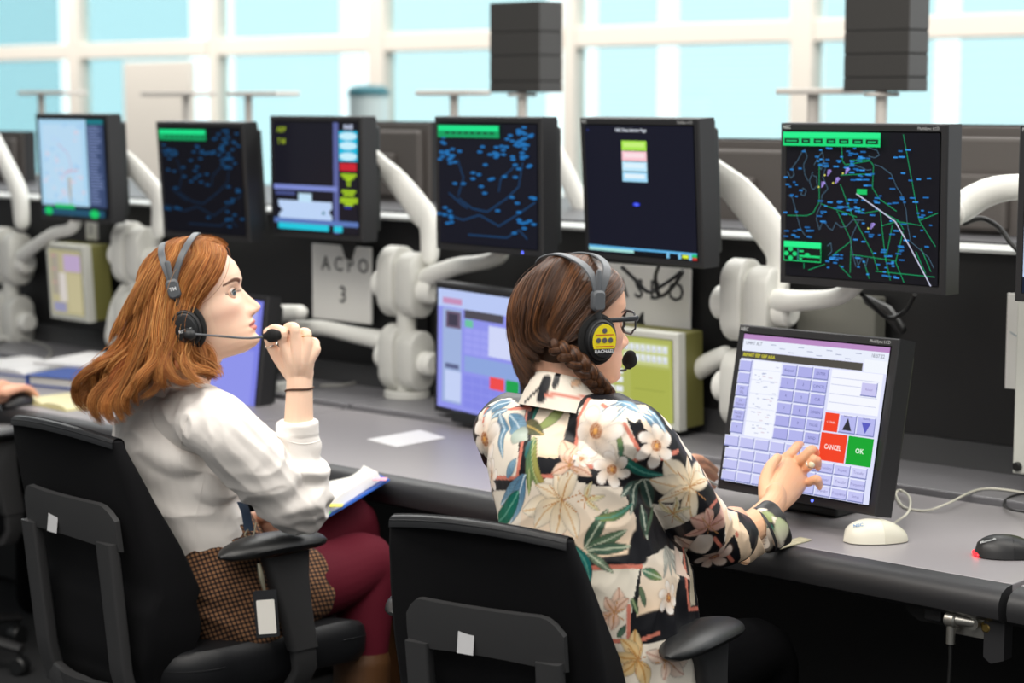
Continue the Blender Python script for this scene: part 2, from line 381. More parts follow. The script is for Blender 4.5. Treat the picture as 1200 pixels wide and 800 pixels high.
for x0, x1, lab in units:
    r = thing('control_desk', lab, 'desk', ((x0 + x1) / 2, 3.5, 0), 'control desks in a row')
    L = x1 - x0; xc = (x0 + x1) / 2
    mb = MB(); mb.box((xc, (YF + .05 + YS) / 2, DZ - .018), (L, YS - YF - .05, .036), .002); mb.build('worktop', TOP, r)
    # bullnose front edge, rounded profile running along the desk
    mb = MB(); prof = [(YF + .05, DZ - .001), (YF + .03, DZ - .003), (YF + .012, DZ - .010), (YF + .002, DZ - .024), (YF, DZ - .04), (YF + .004, DZ - .056), (YF + .02, DZ - .066), (YF + .05, DZ - .066)]
    mb.rings([[(x, y, z) for y, z in prof] for x in (x0, x1)], smooth=True); mb.build('edge_trim', EDGE, r)
    mb = MB(); mb.box((xc, (YS + .02 + YB) / 2, DZ - .006), (L, YB - YS - .02, .036), .004); mb.build('rear_shelf', SHELF, r)
    mb = MB(); mb.box((xc, YS + .004, DZ - .03), (L, .04, .04), 0); mb.build('step_strip', BLK2, r)
    mb = MB(); mb.box((xc, YB + .02, (zl + .03) / 2), (L, .04, zl - .03), .002); mb.build('back_panel', BLK, r)
    mb = MB(); mb.box((xc, YB + .05, zl), (L, .16, .009), .002); mb.build('ledge', LEDGE, r)
    # lower sloped skirting of the back panel
    mb = MB(); mb.prism([(0, 0), (-.05, 0), (-.008, .055), (0, .055)], (x0, YB, DZ + .012), (0, 1, 0), (0, 0, 1), L); mb.build('skirting', EDGE, r)
    for xe in (x0 + .012, x1 - .012):
        mb = MB(); mb.box((xe, (YF + YB) / 2 + .1, (DZ - .04) / 2), (.022, YB - YF - .35, DZ - .04), .004); mb.build('side_panel', BLK, r)
    mb = MB(); mb.box((xc, 3.62, .36), (L - .05, .02, .66), .002); mb.build('modesty_panel', BLK2, r)
    if lab.startswith('long'):
        # rounded end bracket, latch box and socket plate under the front edge
        mb = MB(); mb.prism([(0, 0), (.045, 0), (.06, -.02), (.06, -.115), (.035, -.125), (.02, -.115), (.02, -.02)], (x1 - .062, YF + .03, DZ - .02), (1, 0, 0), (0, 0, 1), -.03); mb.build('end_bracket', EDGE, r)
        p0 = aty(1136, 735, YF + .02); p1 = aty(1083, 712, YF + .06)
        mb = MB(); mb.box((p0.x, YF + .05, p0.z), (.09, .02, .046), .002); sp = mb.build('socket_plate', METAL, r); sp['label'] = 'silver socket plate'
        q = aty(1152, 737, YF + .02)
        mb = MB(); mb.disc((q.x, YF + .038, q.z), (0, 1, 0), .013, .01); mb.disc((q.x, YF + .034, q.z), (0, 1, 0), .009, .012); mb.build('round_socket', mat('brass_socket', '#a98f52', .35, metal=.9), sp)
        mb = MB(); mb.prism([(-.06, .045), (.07, .045), (.07, -.03), (-.02, -.03), (-.045, -.015), (-.06, .01)], (p1.x, YF + .075, p1.z), (1, 0, 0), (0, 0, 1), -.03); la = mb.build('latch_box', BLK, r)
        mb = MB(); mb.box((p1.x + .02, YF + .065, p1.z), (.035, .02, .04), .003); mb.build('latch', EDGE, la)
# audio plug and its cable hanging below the socket plate
pj = aty(1137, 731, YF + .02)
rt = thing('audio_plug', 'right-angled silver plug with black cable hanging below the desk edge', 'plug', (pj.x, YF + .04, pj.z))
mb = MB(); mb.cyl((pj.x, YF + .045, pj.z), (pj.x, YF + .026, pj.z), .012); mb.cyl((pj.x, YF + .034, pj.z), (pj.x - .035, YF + .018, pj.z + .004), .010); mb.disc((pj.x - .037, YF + .018, pj.z + .002), (1, 0, 0), .013, .022)
mb.cyl((pj.x - .037, YF + .018, pj.z), (pj.x - .037, YF + .018, pj.z - .042), .008); mb.build('body', METAL, rt)
mb = MB(); mb.tube([(pj.x - .037, YF + .018, pj.z - .04), (pj.x - .037, YF + .018, pj.z - .09), (pj.x - .045, YF + .02, pj.z - .2), (pj.x - .09, YF + .06, pj.z - .4), (pj.x - .3, YF + .2, .03), (pj.x - .6, YF + .2, .012)], .004, 8, res=6); mb.build('cable', mat('cable_black', '#141414', .5), rt)
# ------------------------------------------------------------------ displays
HOUS = mat('monitor_charcoal', '#212123', .45)
HOUS2 = mat('monitor_rear_charcoal', '#181b1c', .45)
SCR = vcol_mat('lit_screen', .22, .08, emit=1.0)
LEDB = mat('led_blue', '#101030', .3, emit='#5a6cff', estr=3)
WHT = mat('bezel_lettering', '#b9bcbc', .5)
class Scr:
    """flat picture shown on a display: u to the right, v down, both 0..1"""
    def __init__(s, W, H, bg): s.W, s.H = W, H; s.v, s.f, s.c = [], [], []; s.k = 0; s.rect(0, 0, 1, 1, bg)
    def P(s, u, v): return ((u - .5) * s.W, -.0004 - s.k * .00006, (.5 - v) * s.H)
    def poly(s, pts, col):
        s.k += 1; i = len(s.v); s.v += [s.P(u, v) for u, v in pts]; s.c += [lin(col)] * len(pts); s.f.append(list(range(i, i + len(pts))))
    def rect(s, u0, v0, u1, v1, col): s.poly([(u0, v1), (u1, v1), (u1, v0), (u0, v0)], col)
    def rects(s, L, col):
        for a in L: s.rect(*a, col)
    def blob(s, u, v, ru, rv, col, n=10): s.poly([(u + ru * math.cos(2 * PI * k / n), v - rv * math.sin(2 * PI * k / n)) for k in range(n)], col)
    def line(s, pts, w, col):
        s.k += 1; a = s.W / s.H
        for (u0, v0), (u1, v1) in zip(pts, pts[1:]):
            dx, dy = (u1 - u0) * a, v1 - v0; l = math.hypot(dx, dy) or 1
            nx, ny = -dy / l * w / a, dx / l * w
            i = len(s.v); s.v += [s.P(u0 + nx, v0 + ny), s.P(u1 + nx, v1 + ny), s.P(u1 - nx, v1 - ny), s.P(u0 - nx, v0 - ny)]; s.c += [lin(col)] * 4; s.f.append([i, i + 1, i + 2, i + 3])
    def text(s, t, u, v, size, col, align='CENTER', bold=0, sx=1):
        s.k += 1; vv, ff = text_mesh(t, size * s.H, align, bold); i = len(s.v); p = s.P(u, v)
        s.v += [(p[0] + x * sx, p[1], p[2] + y) for x, y in vv]; s.c += [lin(col)] * len(vv); s.f += [[i + j for j in f] for f in ff]
    def build(s, parent, m=None, name='screen'):
        me = bpy.data.meshes.new(name); me.from_pydata(s.v, [], s.f); setcol(me, np.array(s.c)); me.materials.append(m or SCR)
        o = bpy.data.objects.new(name, me); COL.objects.link(o); o.parent = parent; return o
def frame(mb, W, H, w, d, y0=0, bev=.003):
    """picture-frame ring of bar width w and depth d, front at y0"""
    outer = [(-W / 2, -H / 2), (W / 2, -H / 2), (W / 2, H / 2), (-W / 2, H / 2)]
    ring = [(0, 0, bev), (bev, bev, 0), (w - bev, w - bev, 0), (w, w, bev), (w, w, d), (0, 0, d)]
    prof = [(0, d), (0, bev), (bev, 0), (w - bev, 0), (w, bev * 1.5), (w, d)]
    vr = [[mb.bm.verts.new((sx * (W / 2 - o), y0 + y, sz * (H / 2 - o))) for o, y in prof] for sx, sz in ((-1, -1), (1, -1), (1, 1), (-1, 1))]
    for k in range(4):
        a, b = vr[k], vr[(k + 1) % 4]
        for i in range(len(prof)):
            j = (i + 1) % len(prof); f = mb.bm.faces.new((a[i], b[i], b[j], a[j])); f.material_index = mb.mi
MW, MH = .42, .345
def monitor(label, pos, yaw, tilt, group=None, W=MW, H=MH, b=.018, back=True, logo=True, led=(.36, -.46), name='monitor', right='MultiSync LCD', roll=0, vent=True):
    rot = Matrix.Rotation(yaw, 3, 'Z') @ Matrix.Rotation(tilt, 3, 'X') @ Matrix.Rotation(roll, 3, 'Y')
    r = thing(name, label, 'monitor', pos, group, rot)
    mb = MB(); frame(mb, W, H, b, .05); o = mb.build('bezel', HOUS); o.parent = r
    if logo:
        t = MB(); t.text('NEC', (-W / 2 + .018, -.0006, H / 2 - b * .5), (1, 0, 0), (0, 0, 1), .0105, bold=.02)
        t.text(right, (W / 2 - .045, -.0006, H / 2 - b * .5), (1, 0, 0), (0, 0, 1), .0085)
        t = t.build('lettering', WHT, auto=None); t.parent = o
    mb = MB(); mb.box((0, .054, 0), (W - .012, .012, H - .012), .003)
    mb.box((0, .075, 0), (W - .05, .03, H - .05), .008); mb.box((0, .095, 0), (W * .55, .03, H * .6), .01)
    if vent:
        for k in range(40):
            z = -H * .42 + k * H * .84 / 39
            mb.box((W / 2 - .0065, .054, z), (.002, .006, .003))
    o2 = mb.build('rear_housing', HOUS2); o2.parent = r
    if led:
        mb = MB(); mb.disc((led[0] * W, -.0005, led[1] * H), (0, -1, 0), .003, .002, 10, .0005); l = mb.build('power_light', LEDB); l.parent = r
    s_ = Scr(W - 2 * b, H - 2 * b, '#0c0d14')
    return r, s_
G_UP = 'upright screens on arms above the desk row'
rnd = random.Random(3)
# --- radar map screen (nearest on the left of the right-hand edge)
r, s = monitor('monitor showing a sharp radar map in blue and green with a white track line', (-2.250, 3.574, 1.354), math.radians(-3.1), math.radians(.8), G_UP, led=None)
s.v, s.f, s.c, s.k = [], [], [], 0; s.rect(0, 0, 1, 1, '#0a0a10')
GR, BL, GY = '#0f9d62', '#1f79c4', '#4b6a80'
def m7(x, y): return ((x - 100) / 625, (y - 65) / 635 - (x - 100) / 625 * .0)
def pl(pts): return [m7(*p) for p in pts]
for L in ([(582, 72), (650, 430), (715, 535)], [(650, 430), (722, 395)], [(332, 120), (338, 190), (350, 205), (450, 185), (465, 205), (462, 300), (490, 345), (560, 395)], [(370, 185), (450, 182)],
          [(330, 250), (465, 240)], [(240, 200), (242, 370), (215, 420), (190, 432), (105, 435)], [(250, 378), (400, 428)], [(330, 290), (380, 420), (400, 455), (470, 585)], [(400, 390), (430, 410), (490, 395), (570, 435)],
          [(318, 405), (378, 530), (375, 670)], [(378, 590), (560, 605)], [(300, 600), (375, 535)], [(495, 395), (520, 610)], [(545, 455), (520, 600), (540, 690)], [(588, 480), (560, 610), (595, 695)],
          [(500, 460), (565, 438), (660, 450)], [(570, 437), (590, 470)], [(480, 655), (715, 662)], [(430, 610), (455, 690)], [(470, 590), (490, 650)], [(200, 670), (270, 640)], [(330, 640), (380, 690)], [(180, 640), (180, 665)], [(640, 560), (680, 650)], [(660, 545), (700, 640)]):
    s.line(pl(L), .0024, GR)
for L in ([(105, 240), (120, 270), (135, 255), (125, 225), (150, 190), (165, 160), (180, 140), (190, 175), (175, 210), (180, 250), (195, 280)], [(215, 240), (200, 280), (215, 318), (235, 300), (230, 260), (215, 255)],
          [(165, 340), (180, 345), (188, 320), (172, 312), (165, 340)], [(220, 210), (235, 180), (255, 150), (262, 190), (250, 230), (240, 205)], [(110, 345), (128, 355), (140, 400), (150, 440), (165, 490), (185, 520)],
          [(258, 180), (270, 215), (258, 260), (280, 310), (255, 340), (250, 385), (235, 420), (232, 445), (245, 490), (262, 450), (285, 480), (300, 490), (315, 455), (335, 475), (360, 470), (385, 440), (430, 440)],
          [(410, 445), (390, 490), (375, 530), (390, 600), (400, 640)], [(400, 590), (410, 635), (425, 600), (440, 640), (450, 600)], [(440, 128), (480, 140), (490, 160), (470, 172), (445, 165)],
          [(470, 200), (500, 210), (540, 240), (560, 290), (580, 320), (600, 390), (605, 440), (620, 520), (650, 545), (690, 580), (712, 625)], [(375, 200), (420, 215), (440, 225), (460, 222)], [(280, 560), (295, 545), (300, 580), (285, 600)]):
    s.line(pl(L), .0021, GY)
def dash(x, y, w=14, c=BL): u, v = m7(x, y); s.rect(u - w / 1350, v - .0048, u + w / 1350, v + .0048, c)
for n, x0, y0, x1, y1 in ((26, 230, 130, 430, 230), (22, 330, 330, 560, 420), (14, 105, 480, 220, 530), (16, 280, 590, 360, 660), (22, 380, 130, 470, 300), (8, 250, 340, 280, 460), (20, 400, 440, 620, 690), (14, 540, 100, 620, 460), (9, 620, 240, 715, 400), (16, 520, 540, 600, 690), (10, 300, 340, 400, 400), (10, 105, 260, 240, 480), (6, 640, 400, 710, 540)):
    for _ in range(n): dash(rnd.uniform(x0, x1), rnd.uniform(y0, y1), rnd.choice((12, 18, 24)), rnd.choice((BL, '#2f8fe0', '#1b68ad')))
for x, y in ((190, 150), (175, 225), (140, 230), (262, 205), (290, 210), (180, 320)): dash(x, y, 16)
s.line(pl([(412, 325), (570, 435), (628, 535), (714, 698)]), .0036, '#d4d8f2')
s.rect(*m7(415, 305), *m7(456, 328), '#12c463')
for x, y in ((300, 238), (375, 228), (335, 270), (275, 290), (482, 458)):
    u, v = m7(x, y); s.text('jP', u, v, .045, '#b9a2ff', bold=.02); s.blob(u - .03, v + .02, .006, .006, '#e8e36a')
s.rect(*m7(102, 66), *m7(508, 126), '#12d977'); s.rect(*m7(102, 66), *m7(508, 88), '#23f08e')
for x0, x1 in ((108, 170), (182, 218), (234, 272), (288, 326), (340, 380), (396, 438), (450, 500)):
    s.rect(*m7(x0, 94), *m7(x1, 114), '#08231a'); s.rect(*m7(x0 + 8, 101), *m7(x1 - 8, 108), '#16b86a')
s.rect(*m7(110, 545), *m7(270, 632), '#18d676'); s.rect(*m7(112, 572), *m7(268, 628), '#07140f'); s.rect(*m7(110, 545), *m7(270, 568), '#23f08e')
for x, y in ((140, 580), (140, 618), (122, 599), (158, 599)): s.blob(*m7(x, y), .016, .016, '#18d676')
s.rect(*m7(170, 572), *m7(174, 630), '#2b8b83'); s.rect(*m7(178, 603), *m7(266, 612), '#18d676'); s.rect(*m7(178, 582), *m7(196, 590), '#18d676'); s.blob(*m7(212, 600), .018, .012, '#18d676'); s.rect(*m7(178, 616), *m7(190, 624), '#18d676')
s.build(r)
# --- start page screen behind the second woman
r, s = monitor('monitor showing a dark start page with four pastel buttons and a blue task bar', (-2.952, 3.718, 1.361), math.radians(-9.6), math.radians(3.5), G_UP, led=None)
s.rect(0, 0, 1, 1, '#0e1020')
s.text('NEC Data Selector Page', .44, .035, .036, '#dfe6f0', bold=.02)
for v, c, c2 in ((.115, '#a8e64b', '#c5f07a'), (.195, '#f7c6d0', '#fbe0e6'), (.275, '#bfe8fb', '#dcf3fd'), (.355, '#a4dbf7', '#e2f2fb')):
    s.rect(.35, v, .58, v + .075, c); s.rect(.37, v + .015, .56, v + .05, c2)
s.blob(.47, .605, .035, .016, '#2a3bd8'); s.blob(.47, .605, .018, .009, '#5a70ff')
s.rect(0, .945, 1, .962, '#5fb4e8'); s.rect(0, .962, .43, .985, '#a8e2dc'); s.rect(.43, .962, 1, 1, '#06080d')
for u in (.73, .835, .93): s.rect(u, .955, u + .025, 1, '#7fc4ea')
s.rect(.87, .965, .925, .99, '#d9ee3a'); s.rect(.955, .955, 1, .978, '#17c06a'); s.rect(.96, .98, 1, 1, '#d0342c'); s.rect(.03, .03, .04, .045, '#2b3a8a')
s.build(r)
# --- dim blue map screens
def bluemap(s, seed, dim=1.0, gw=.52, bg='#0b0d1a'):
    rr = random.Random(seed); s.rect(0, 0, 1, 1, bg)
    c1 = tuple(v * dim for v in (27 / 255, 110 / 255, 178 / 255)); c2 = tuple(v * dim for v in (16 / 255, 62 / 255, 104 / 255))
    for L in ([(.0, .75), (.25, .8), (.42, .75), (.62, .83), (.78, .74), (.98, .62)], [(.2, .62), (.35, .7), (.5, .72), (.7, .6), (.82, .5), (.86, .3)], [(.1, .58), (.22, .66), (.3, .7)], [(.3, .92), (.7, .92), (.82, .85), (.9, .92)], [(.2, .3), (.26, .45), (.2, .6)], [(.62, .55), (.64, .45), (.78, .34)]):
        s.line(L, .006, '#%02x%02x%02x' % tuple(int(255 * v) for v in c2))
    h1 = '#%02x%02x%02x' % tuple(int(255 * v) for v in c1)
    for n, u, v, du, dv in ((16, .1, .25, .08, .12), (26, .82, .12, .12, .12), (14, .6, .22, .12, .06), (6, .45, .4, .08, .12), (7, .1, .78, .09, .05), (10, .86, .78, .09, .1), (8, .88, .32, .08, .05), (10, .4, .6, .3, .25), (3, .97, .58, .02, .02)):
        for _ in range(n): s.blob(rr.gauss(u, du * .6) % 1, abs(rr.gauss(v, dv * .6)) % 1, .028, .011, h1, 8)
    s.rect(.01, .012, .01 + gw + .12, .115, '#0a9c5c'); s.rect(.02, .018, gw + .12, .06, '#18e38a')
    for k in range(8): s.rect(.09 + k * .066, .07, .135 + k * .066, .085, '#073824')
r, s = monitor('monitor showing a dim blue map, blue power light below, between plaited head and white arm', (-3.440, 3.712, 1.362), math.radians(-6.9), math.radians(.7), G_UP, led=(.32, -.475), logo=False)
bluemap(s, 11); s.build(r)
r, s = monitor('monitor showing a very dark blurred blue map behind the red hair', (-4.623, 3.752, 1.341), math.radians(-2.0), math.radians(3.4), G_UP, led=None, logo=False)
bluemap(s, 5, .62, .48, '#06070f'); s.build(r)
# --- list screen with cyan and red fields
r, s = monitor('monitor with yellow text, white seating panel and cyan, red and lime side fields', (-4.188, 3.805, 1.360), math.radians(-4.5), 0, G_UP, led=None, logo=False)
s.rect(0, 0, 1, 1, '#12121c'); s.rect(.72, 0, .78, 1, '#5b649f'); s.rect(0, .575, .76, .62, '#7d8bd0'); s.rect(0, .885, 1, .93, '#5b78b8')
s.text('ADP', .10, .07, .07, '#93a824', bold=.03); s.text('T M', .10, .18, .07, '#93a824', bold=.03); s.rect(.02, .64, .26, .67, '#49538a')
s.poly([(.05, .72), (.70, .72), (.70, .78), (.66, .81), (.70, .85), (.70, .885), (.06, .885), (.06, .85), (.11, .81), (.06, .78)][::-1], '#bcd3f5'); s.rect(.3, .65, .46, .73, '#bfe0f6')
s.rect(.05, .93, .66, .985, '#1fc7dd'); s.rect(.72, .93, .82, .985, '#1fc7dd'); s.blob(.6, .82, .018, .015, '#1a6f80')
s.text('BASE', .90, .04, .06, '#c9d4ee', bold=.03)
s.rect(.79, .075, 1, .345, '#16b6dc')
for v in (.12, .205, .30): s.blob(.895, v, .10, .035, '#c6eefb', 16)
s.rect(.80, .36, .99, .43, '#c9202f')
for k, (v, w_) in enumerate(((.455, .09), (.48, .06), (.505, .03), (.54, .02), (.60, .08), (.63, .06), (.67, .10), (.695, .10), (.72, .05))): s.rect(.9 - w_, v, .9 + w_, v + .022, '#a6cf1f')
s.rect(.85, .75, .93, .765, '#2b3aa8'); s.build(r)
# --- pale map screen at the far left
r, s = monitor('monitor at the left showing a pale blue map with green dots below it', (-5.368, 3.828, 1.361), math.radians(-3.2), math.radians(1.7), G_UP, led=None, logo=False)
s.rect(0, 0, 1, 1, '#0b0d14'); s.rect(0, 0, .73, .9, '#a9d3ee'); s.rect(.05, .05, .66, .85, '#b9d9f0')
for k in range(60): s.blob(rnd.uniform(.05, .68), rnd.uniform(.05, .85), .03, .02, rnd.choice(('#c9d6ea', '#a4cdee', '#d6cfe0', '#b5d6f2')))
s.line([(.35, .6), (.5, .5), (.45, .35), (.3, .25)], .006, '#c9b3cc'); s.line([(.4, .55), (.6, .52)], .006, '#d8a0b0')
s.rect(.75, 0, 1, .045, '#1c7a86'); s.rect(.75, .05, 1, .9, '#39496e')
for k in range(26): s.rect(.77, .07 + k * .031, .77 + rnd.uniform(.12, .2), .082 + k * .031, '#7d8db8')
s.rect(.03, .93, .97, 1, '#22506a'); s.rect(.22, .885, .52, .93, '#13b85c'); s.blob(.12, .96, .06, .045, '#16c865'); s.blob(.82, .97, .07, .045, '#16c865'); s.build(r)
# --- screen cut by the right edge
p = aty(1188.6, 242, 3.55)
r, s = monitor('monitor cut off by the right edge of the photo, pale screen', (p.x + .2095, 3.55, 1.354), math.radians(-3), 0, G_UP, led=None)
s.rect(0, 0, 1, 1, '#c3d8f5'); s.rect(.0, .9, 1, 1, '#0c1a30'); s.rect(.03, .94, .5, .985, '#7fc0ee'); s.build(r)
# ------------------------------------------------------------------ touch screens standing on the desk
def touch_ui(s, seed, detail=True):
    rr = random.Random(seed)
    s.rect(0, 0, 1, 1, '#dfe2fb'); s.rect(0, 0, 1, .034, '#b98ac2'); s.rect(0, .034, 1, .11, '#e9eefb')
    s.rect(0, .115, .84, .165, '#4d4a43'); s.rect(.85, .09, 1, .17, '#f2f6fd')
    def btn(u0, v0, u1, v1, c='#b7b9ee', t=None, tc='#55589a'):
        s.rect(u0, v0, u1, v1, '#7f86bf'); s.rect(u0, v0, u1 - .006, v1 - .008, '#eef0ff'); s.rect(u0 + .004, v0 + .006, u1 - .006, v1 - .008, c)
        if t: s.text(t, (u0 + u1) / 2, (v0 + v1) / 2, .026, tc)
    if detail:
        s.text('BEPART EEF GBF AAA', .012, .14, .030, '#d8d32e', 'LEFT', .02); s.text('UMMT ALT', .08, .06, .03, '#4a4d66'); s.text('18.37.22', .93, .062, .032, '#4a4d66')
        for k in range(10): s.rect(.2 + .065 * k, .055 + .02 * (k % 3), .24 + .065 * k, .06 + .02 * (k % 3), '#a4aac6')
    s.rect(.10, .17, .30, .68, '#f4f7ff')
    if detail:
        for k in range(44): u, v = rr.uniform(.12, .27), rr.uniform(.19, .66); s.rect(u, v, u + rr.uniform(.01, .03), v + .006, rr.choice(('#c6cbe2', '#d9c9d6', '#b4bcd8')))
        for v in (.23, .30, .39, .49, .58): s.rect(.10, v, .30, v + .003, '#d5daf0')
    for k in range(6): btn(.005, .175 + k * .084, .095, .253 + k * .084, t=(None, None, 'PW\nSEL', 'IN\nTRANS', 'HOLD\nLINE', 'T')[k] if detail else None, tc='#6f6aa0')
    for i in range(3):
        for j in range(6): btn(.315 + i * .112, .175 + j * .084, .42 + i * .112, .253 + j * .084, '#adaee8' if (i + j) % 3 else '#b3b5ec', t=(['Request', '', 'ENTER', '1', '2', 'CANCEL', '4', '5', 'CLR', '7', '8', 'LOGIN', '', '0', 'PAUSE', '', '', 'SEND'][j * 3 + i] or None) if detail else None)
    s.rect(.665, .175, 1, .44, '#f5f7ff')
    for v in (.225, .27, .33, .385): s.rect(.67, v, .98, v + .004, '#c3c8e4')
    btn(.87, .235, .975, .325, '#c9c6f0', 'Reset' if detail else None, '#9a8fc4')
    s.rect(.662, .455, .755, .575, '#f2411f'); btn(.76, .455, .872, .575); btn(.876, .455, .995, .575)
    s.poly([(.786, .555), (.846, .555), (.816, .475)], '#2b2a30'); s.poly([(.906, .49), (.936, .56), (.966, .49)], '#5a5cc0')
    s.rect(.655, .585, .828, .765, '#f2411f'); s.rect(.836, .585, 1, .765, '#0aa52c')
    if detail:
        s.text('CANCEL', .741, .675, .045, '#ffe9e2', bold=.02, sx=.8); s.text('OK', .918, .675, .045, '#e6ffe9', bold=.02); s.text('< Undo', .708, .515, .024, '#ffe0d8'); s.text('INDICATE', .816, .467, .016, '#33345a'); s.text('RELEASE', .936, .467, .016, '#6466a8')
    for i in range(9):
        for j in range(3):
            btn(.004 + i * .111, .775 + j * .075 - (.09 if i < 6 and j == 0 and False else 0), .109 + i * .111, .845 + j * .075, '#c3c4f2' if (i * 7 + j * 3) % 4 else '#cfd0f6', t=('Boundary', 'Repeat', 'Transfer', 'Frequency', 'Setup', None)[(i + j) % 6] if detail and i > 5 else None, tc='#7b78b8')
    for i in range(6): btn(.004 + i * .109, .69, .107 + i * .109, .765, '#c3c4f2')
r, s = monitor('large tilted touch screen pressed by the plaited woman, red cancel and green OK keys', (-2.209, 3.318, .946), math.radians(-7.6), math.radians(-11.6), None, .42, .345, .019, name='touch_monitor', led=(.12, -.474), roll=math.radians(-1.0), right='MultiSync LCD')
touch_ui(s, 2); s.build(r)
T7 = r
# foot of the touch screen
mb = MB(); mb.box((-2.25, 3.45, .742), (.15, .12, .022), .006); mb.box((-2.24, 3.43, .85), (.10, .035, .20), .01, RX(-11)); put(mb.build('foot', HOUS2), r)
pq = aty(560, 415, 3.70)
r, s = monitor('mauve touch screen with small red and green keys, left of the plaited woman', (pq.x, 3.70, pq.z), math.radians(-14), math.radians(-1), None, .42, .345, .016, name='touch_monitor', led=None, logo=False)
s.rect(0, 0, 1, 1, '#8f93ea'); s.rect(0, 0, 1, .15, '#b9c8f4'); s.rect(.06, .07, .3, .12, '#c58fb8'); s.rect(.33, .15, .80, .22, '#4d4a52'); s.rect(.06, .16, .30, .95, '#9fb2dc'); s.rect(.10, .18, .29, .32, '#6c5a70'); s.rect(.13, .2, .25, .3, '#3f3b4c')
s.rect(.34, .23, .44, .29, '#6cc3a0'); s.rect(.63, .25, .98, .5, '#cfd6f7'); s.rect(.34, .53, .98, .66, '#8ba4dc'); s.rect(.1, .62, .27, .66, '#5a6288'); s.rect(.1, .68, .3, .93, '#c3d0f4')
for i in range(3):
    for j in range(4): s.rect(.34 + i * .1, .30 + j * .055, .43 + i * .1, .345 + j * .055, '#9c9ff0')
for i in range(6):
    for j in range(4): s.rect(.34 + i * .11, .69 + j * .07, .44 + i * .11, .75 + j * .07, '#8488e6')
s.rect(.66, .66, .83, .76, '#ee4a48'); s.rect(.85, .66, 1, .76, '#12a04a'); s.build(r)
mb = MB(); mb.box((pq.x, 3.77, DZ + .028), (.2, .14, .03), .006); mb.box((pq.x, 3.78, DZ + .10), (.09, .03, .16), .008); put(mb.build('foot', HOUS2), r)
pq = aty(262, 418, 3.6)
r, s = monitor('violet touch screen half hidden behind the red-haired woman', (pq.x - .05, 3.6, pq.z + .01), math.radians(2), math.radians(-8), None, .42, .345, .016, name='touch_monitor', led=None, logo=False)
s.rect(0, 0, 1, 1, '#7f84e4'); s.rect(.05, .05, .95, .4, '#a8acf0'); s.rect(.05, .45, .95, .95, '#8f94ea'); s.build(r)
mb = MB(); mb.box((pq.x - .05, 3.68, DZ + .014), (.2, .10, .028), .006); mb.box((pq.x - .05, 3.67, DZ + .08), (.09, .03, .14), .008); put(mb.build('foot', HOUS2), r)
# ------------------------------------------------------------------ backs of the screens of the facing row
G_BK = 'dark screens of the facing row seen from behind'
def rear(px, py, Y, lab, W=.40, H=.33, yaw=0):
    p = aty(px, py, Y); r = thing('monitor', lab, 'monitor', p, G_BK, RZ(180 + yaw))
    mb = MB(); frame(mb, W, H, .018, .05); o = mb.build('bezel', HOUS); o.parent = r
    mb = MB(); mb.box((0, .056, 0), (W - .01, .012, H - .01), .003); mb.box((0, .075, 0), (W - .06, .03, H - .06), .01); mb.box((0, .10, -.01), (.14, .03, .14), .01); o = mb.build('rear_housing', mat('rear_grey', '#55504d', .5)); o.parent = r
    s = Scr(W - .036, H - .036, '#10131c'); s.build(r)
    mb = MB(); mb.box((0, .07, -H / 2 - .045), (.06, .02, .10), .006); mb.box((0, .06, -H / 2 - .10), (.2, .16, .012), .004); o = mb.build('stand', HOUS2); o.parent = r
    return r
rear(885, 231, 4.62, 'dark monitor back between the start page screen and the radar map')
rear(1175, 231, 4.50, 'dark monitor back behind the white arm at the right edge', .40, .36)
rear(470, 200, 4.70, 'dark monitor back behind the white arm, left of the dim blue map')
rear(10, 200, 4.75, 'dark monitor back at the left edge of the photo')
# ------------------------------------------------------------------ articulated screen arms
ARMW = mat('arm_white', '#e6e6e0', .4); ARMG = mat('arm_grey', '#cfcfc9', .45); ARMD = mat('arm_shadow_gap', '#3a3a38', .6)
def slab(mb, c, w, hy, hz, bev=.010):
    """upright rounded slab: pill outline in the Y-Z plane, thickness w along X"""
    c = Vector(c); n = 18; out = []
    for k in range(n * 2):
        a = 2 * PI * k / (n * 2); sy, sz = math.sin(a), math.cos(a)
        out.append((sy * hy, (hz - hy) * (1 if sz > 1e-6 else -1 if sz < -1e-6 else 0) + sz * hy))
    rs = []
    for x, k in ((-w / 2, .02), (-w / 2, 1 - bev / hy), (-w / 2 + bev * .4, 1 - bev * .3 / hy), (-w / 2 + bev, 1), (w / 2 - bev, 1), (w / 2 - bev * .4, 1 - bev * .3 / hy), (w / 2, 1 - bev / hy), (w / 2, .02)):
        rs.append([(c.x + x, c.y + y * k, c.z + z * k) for y, z in out])
    mb.rings(rs)
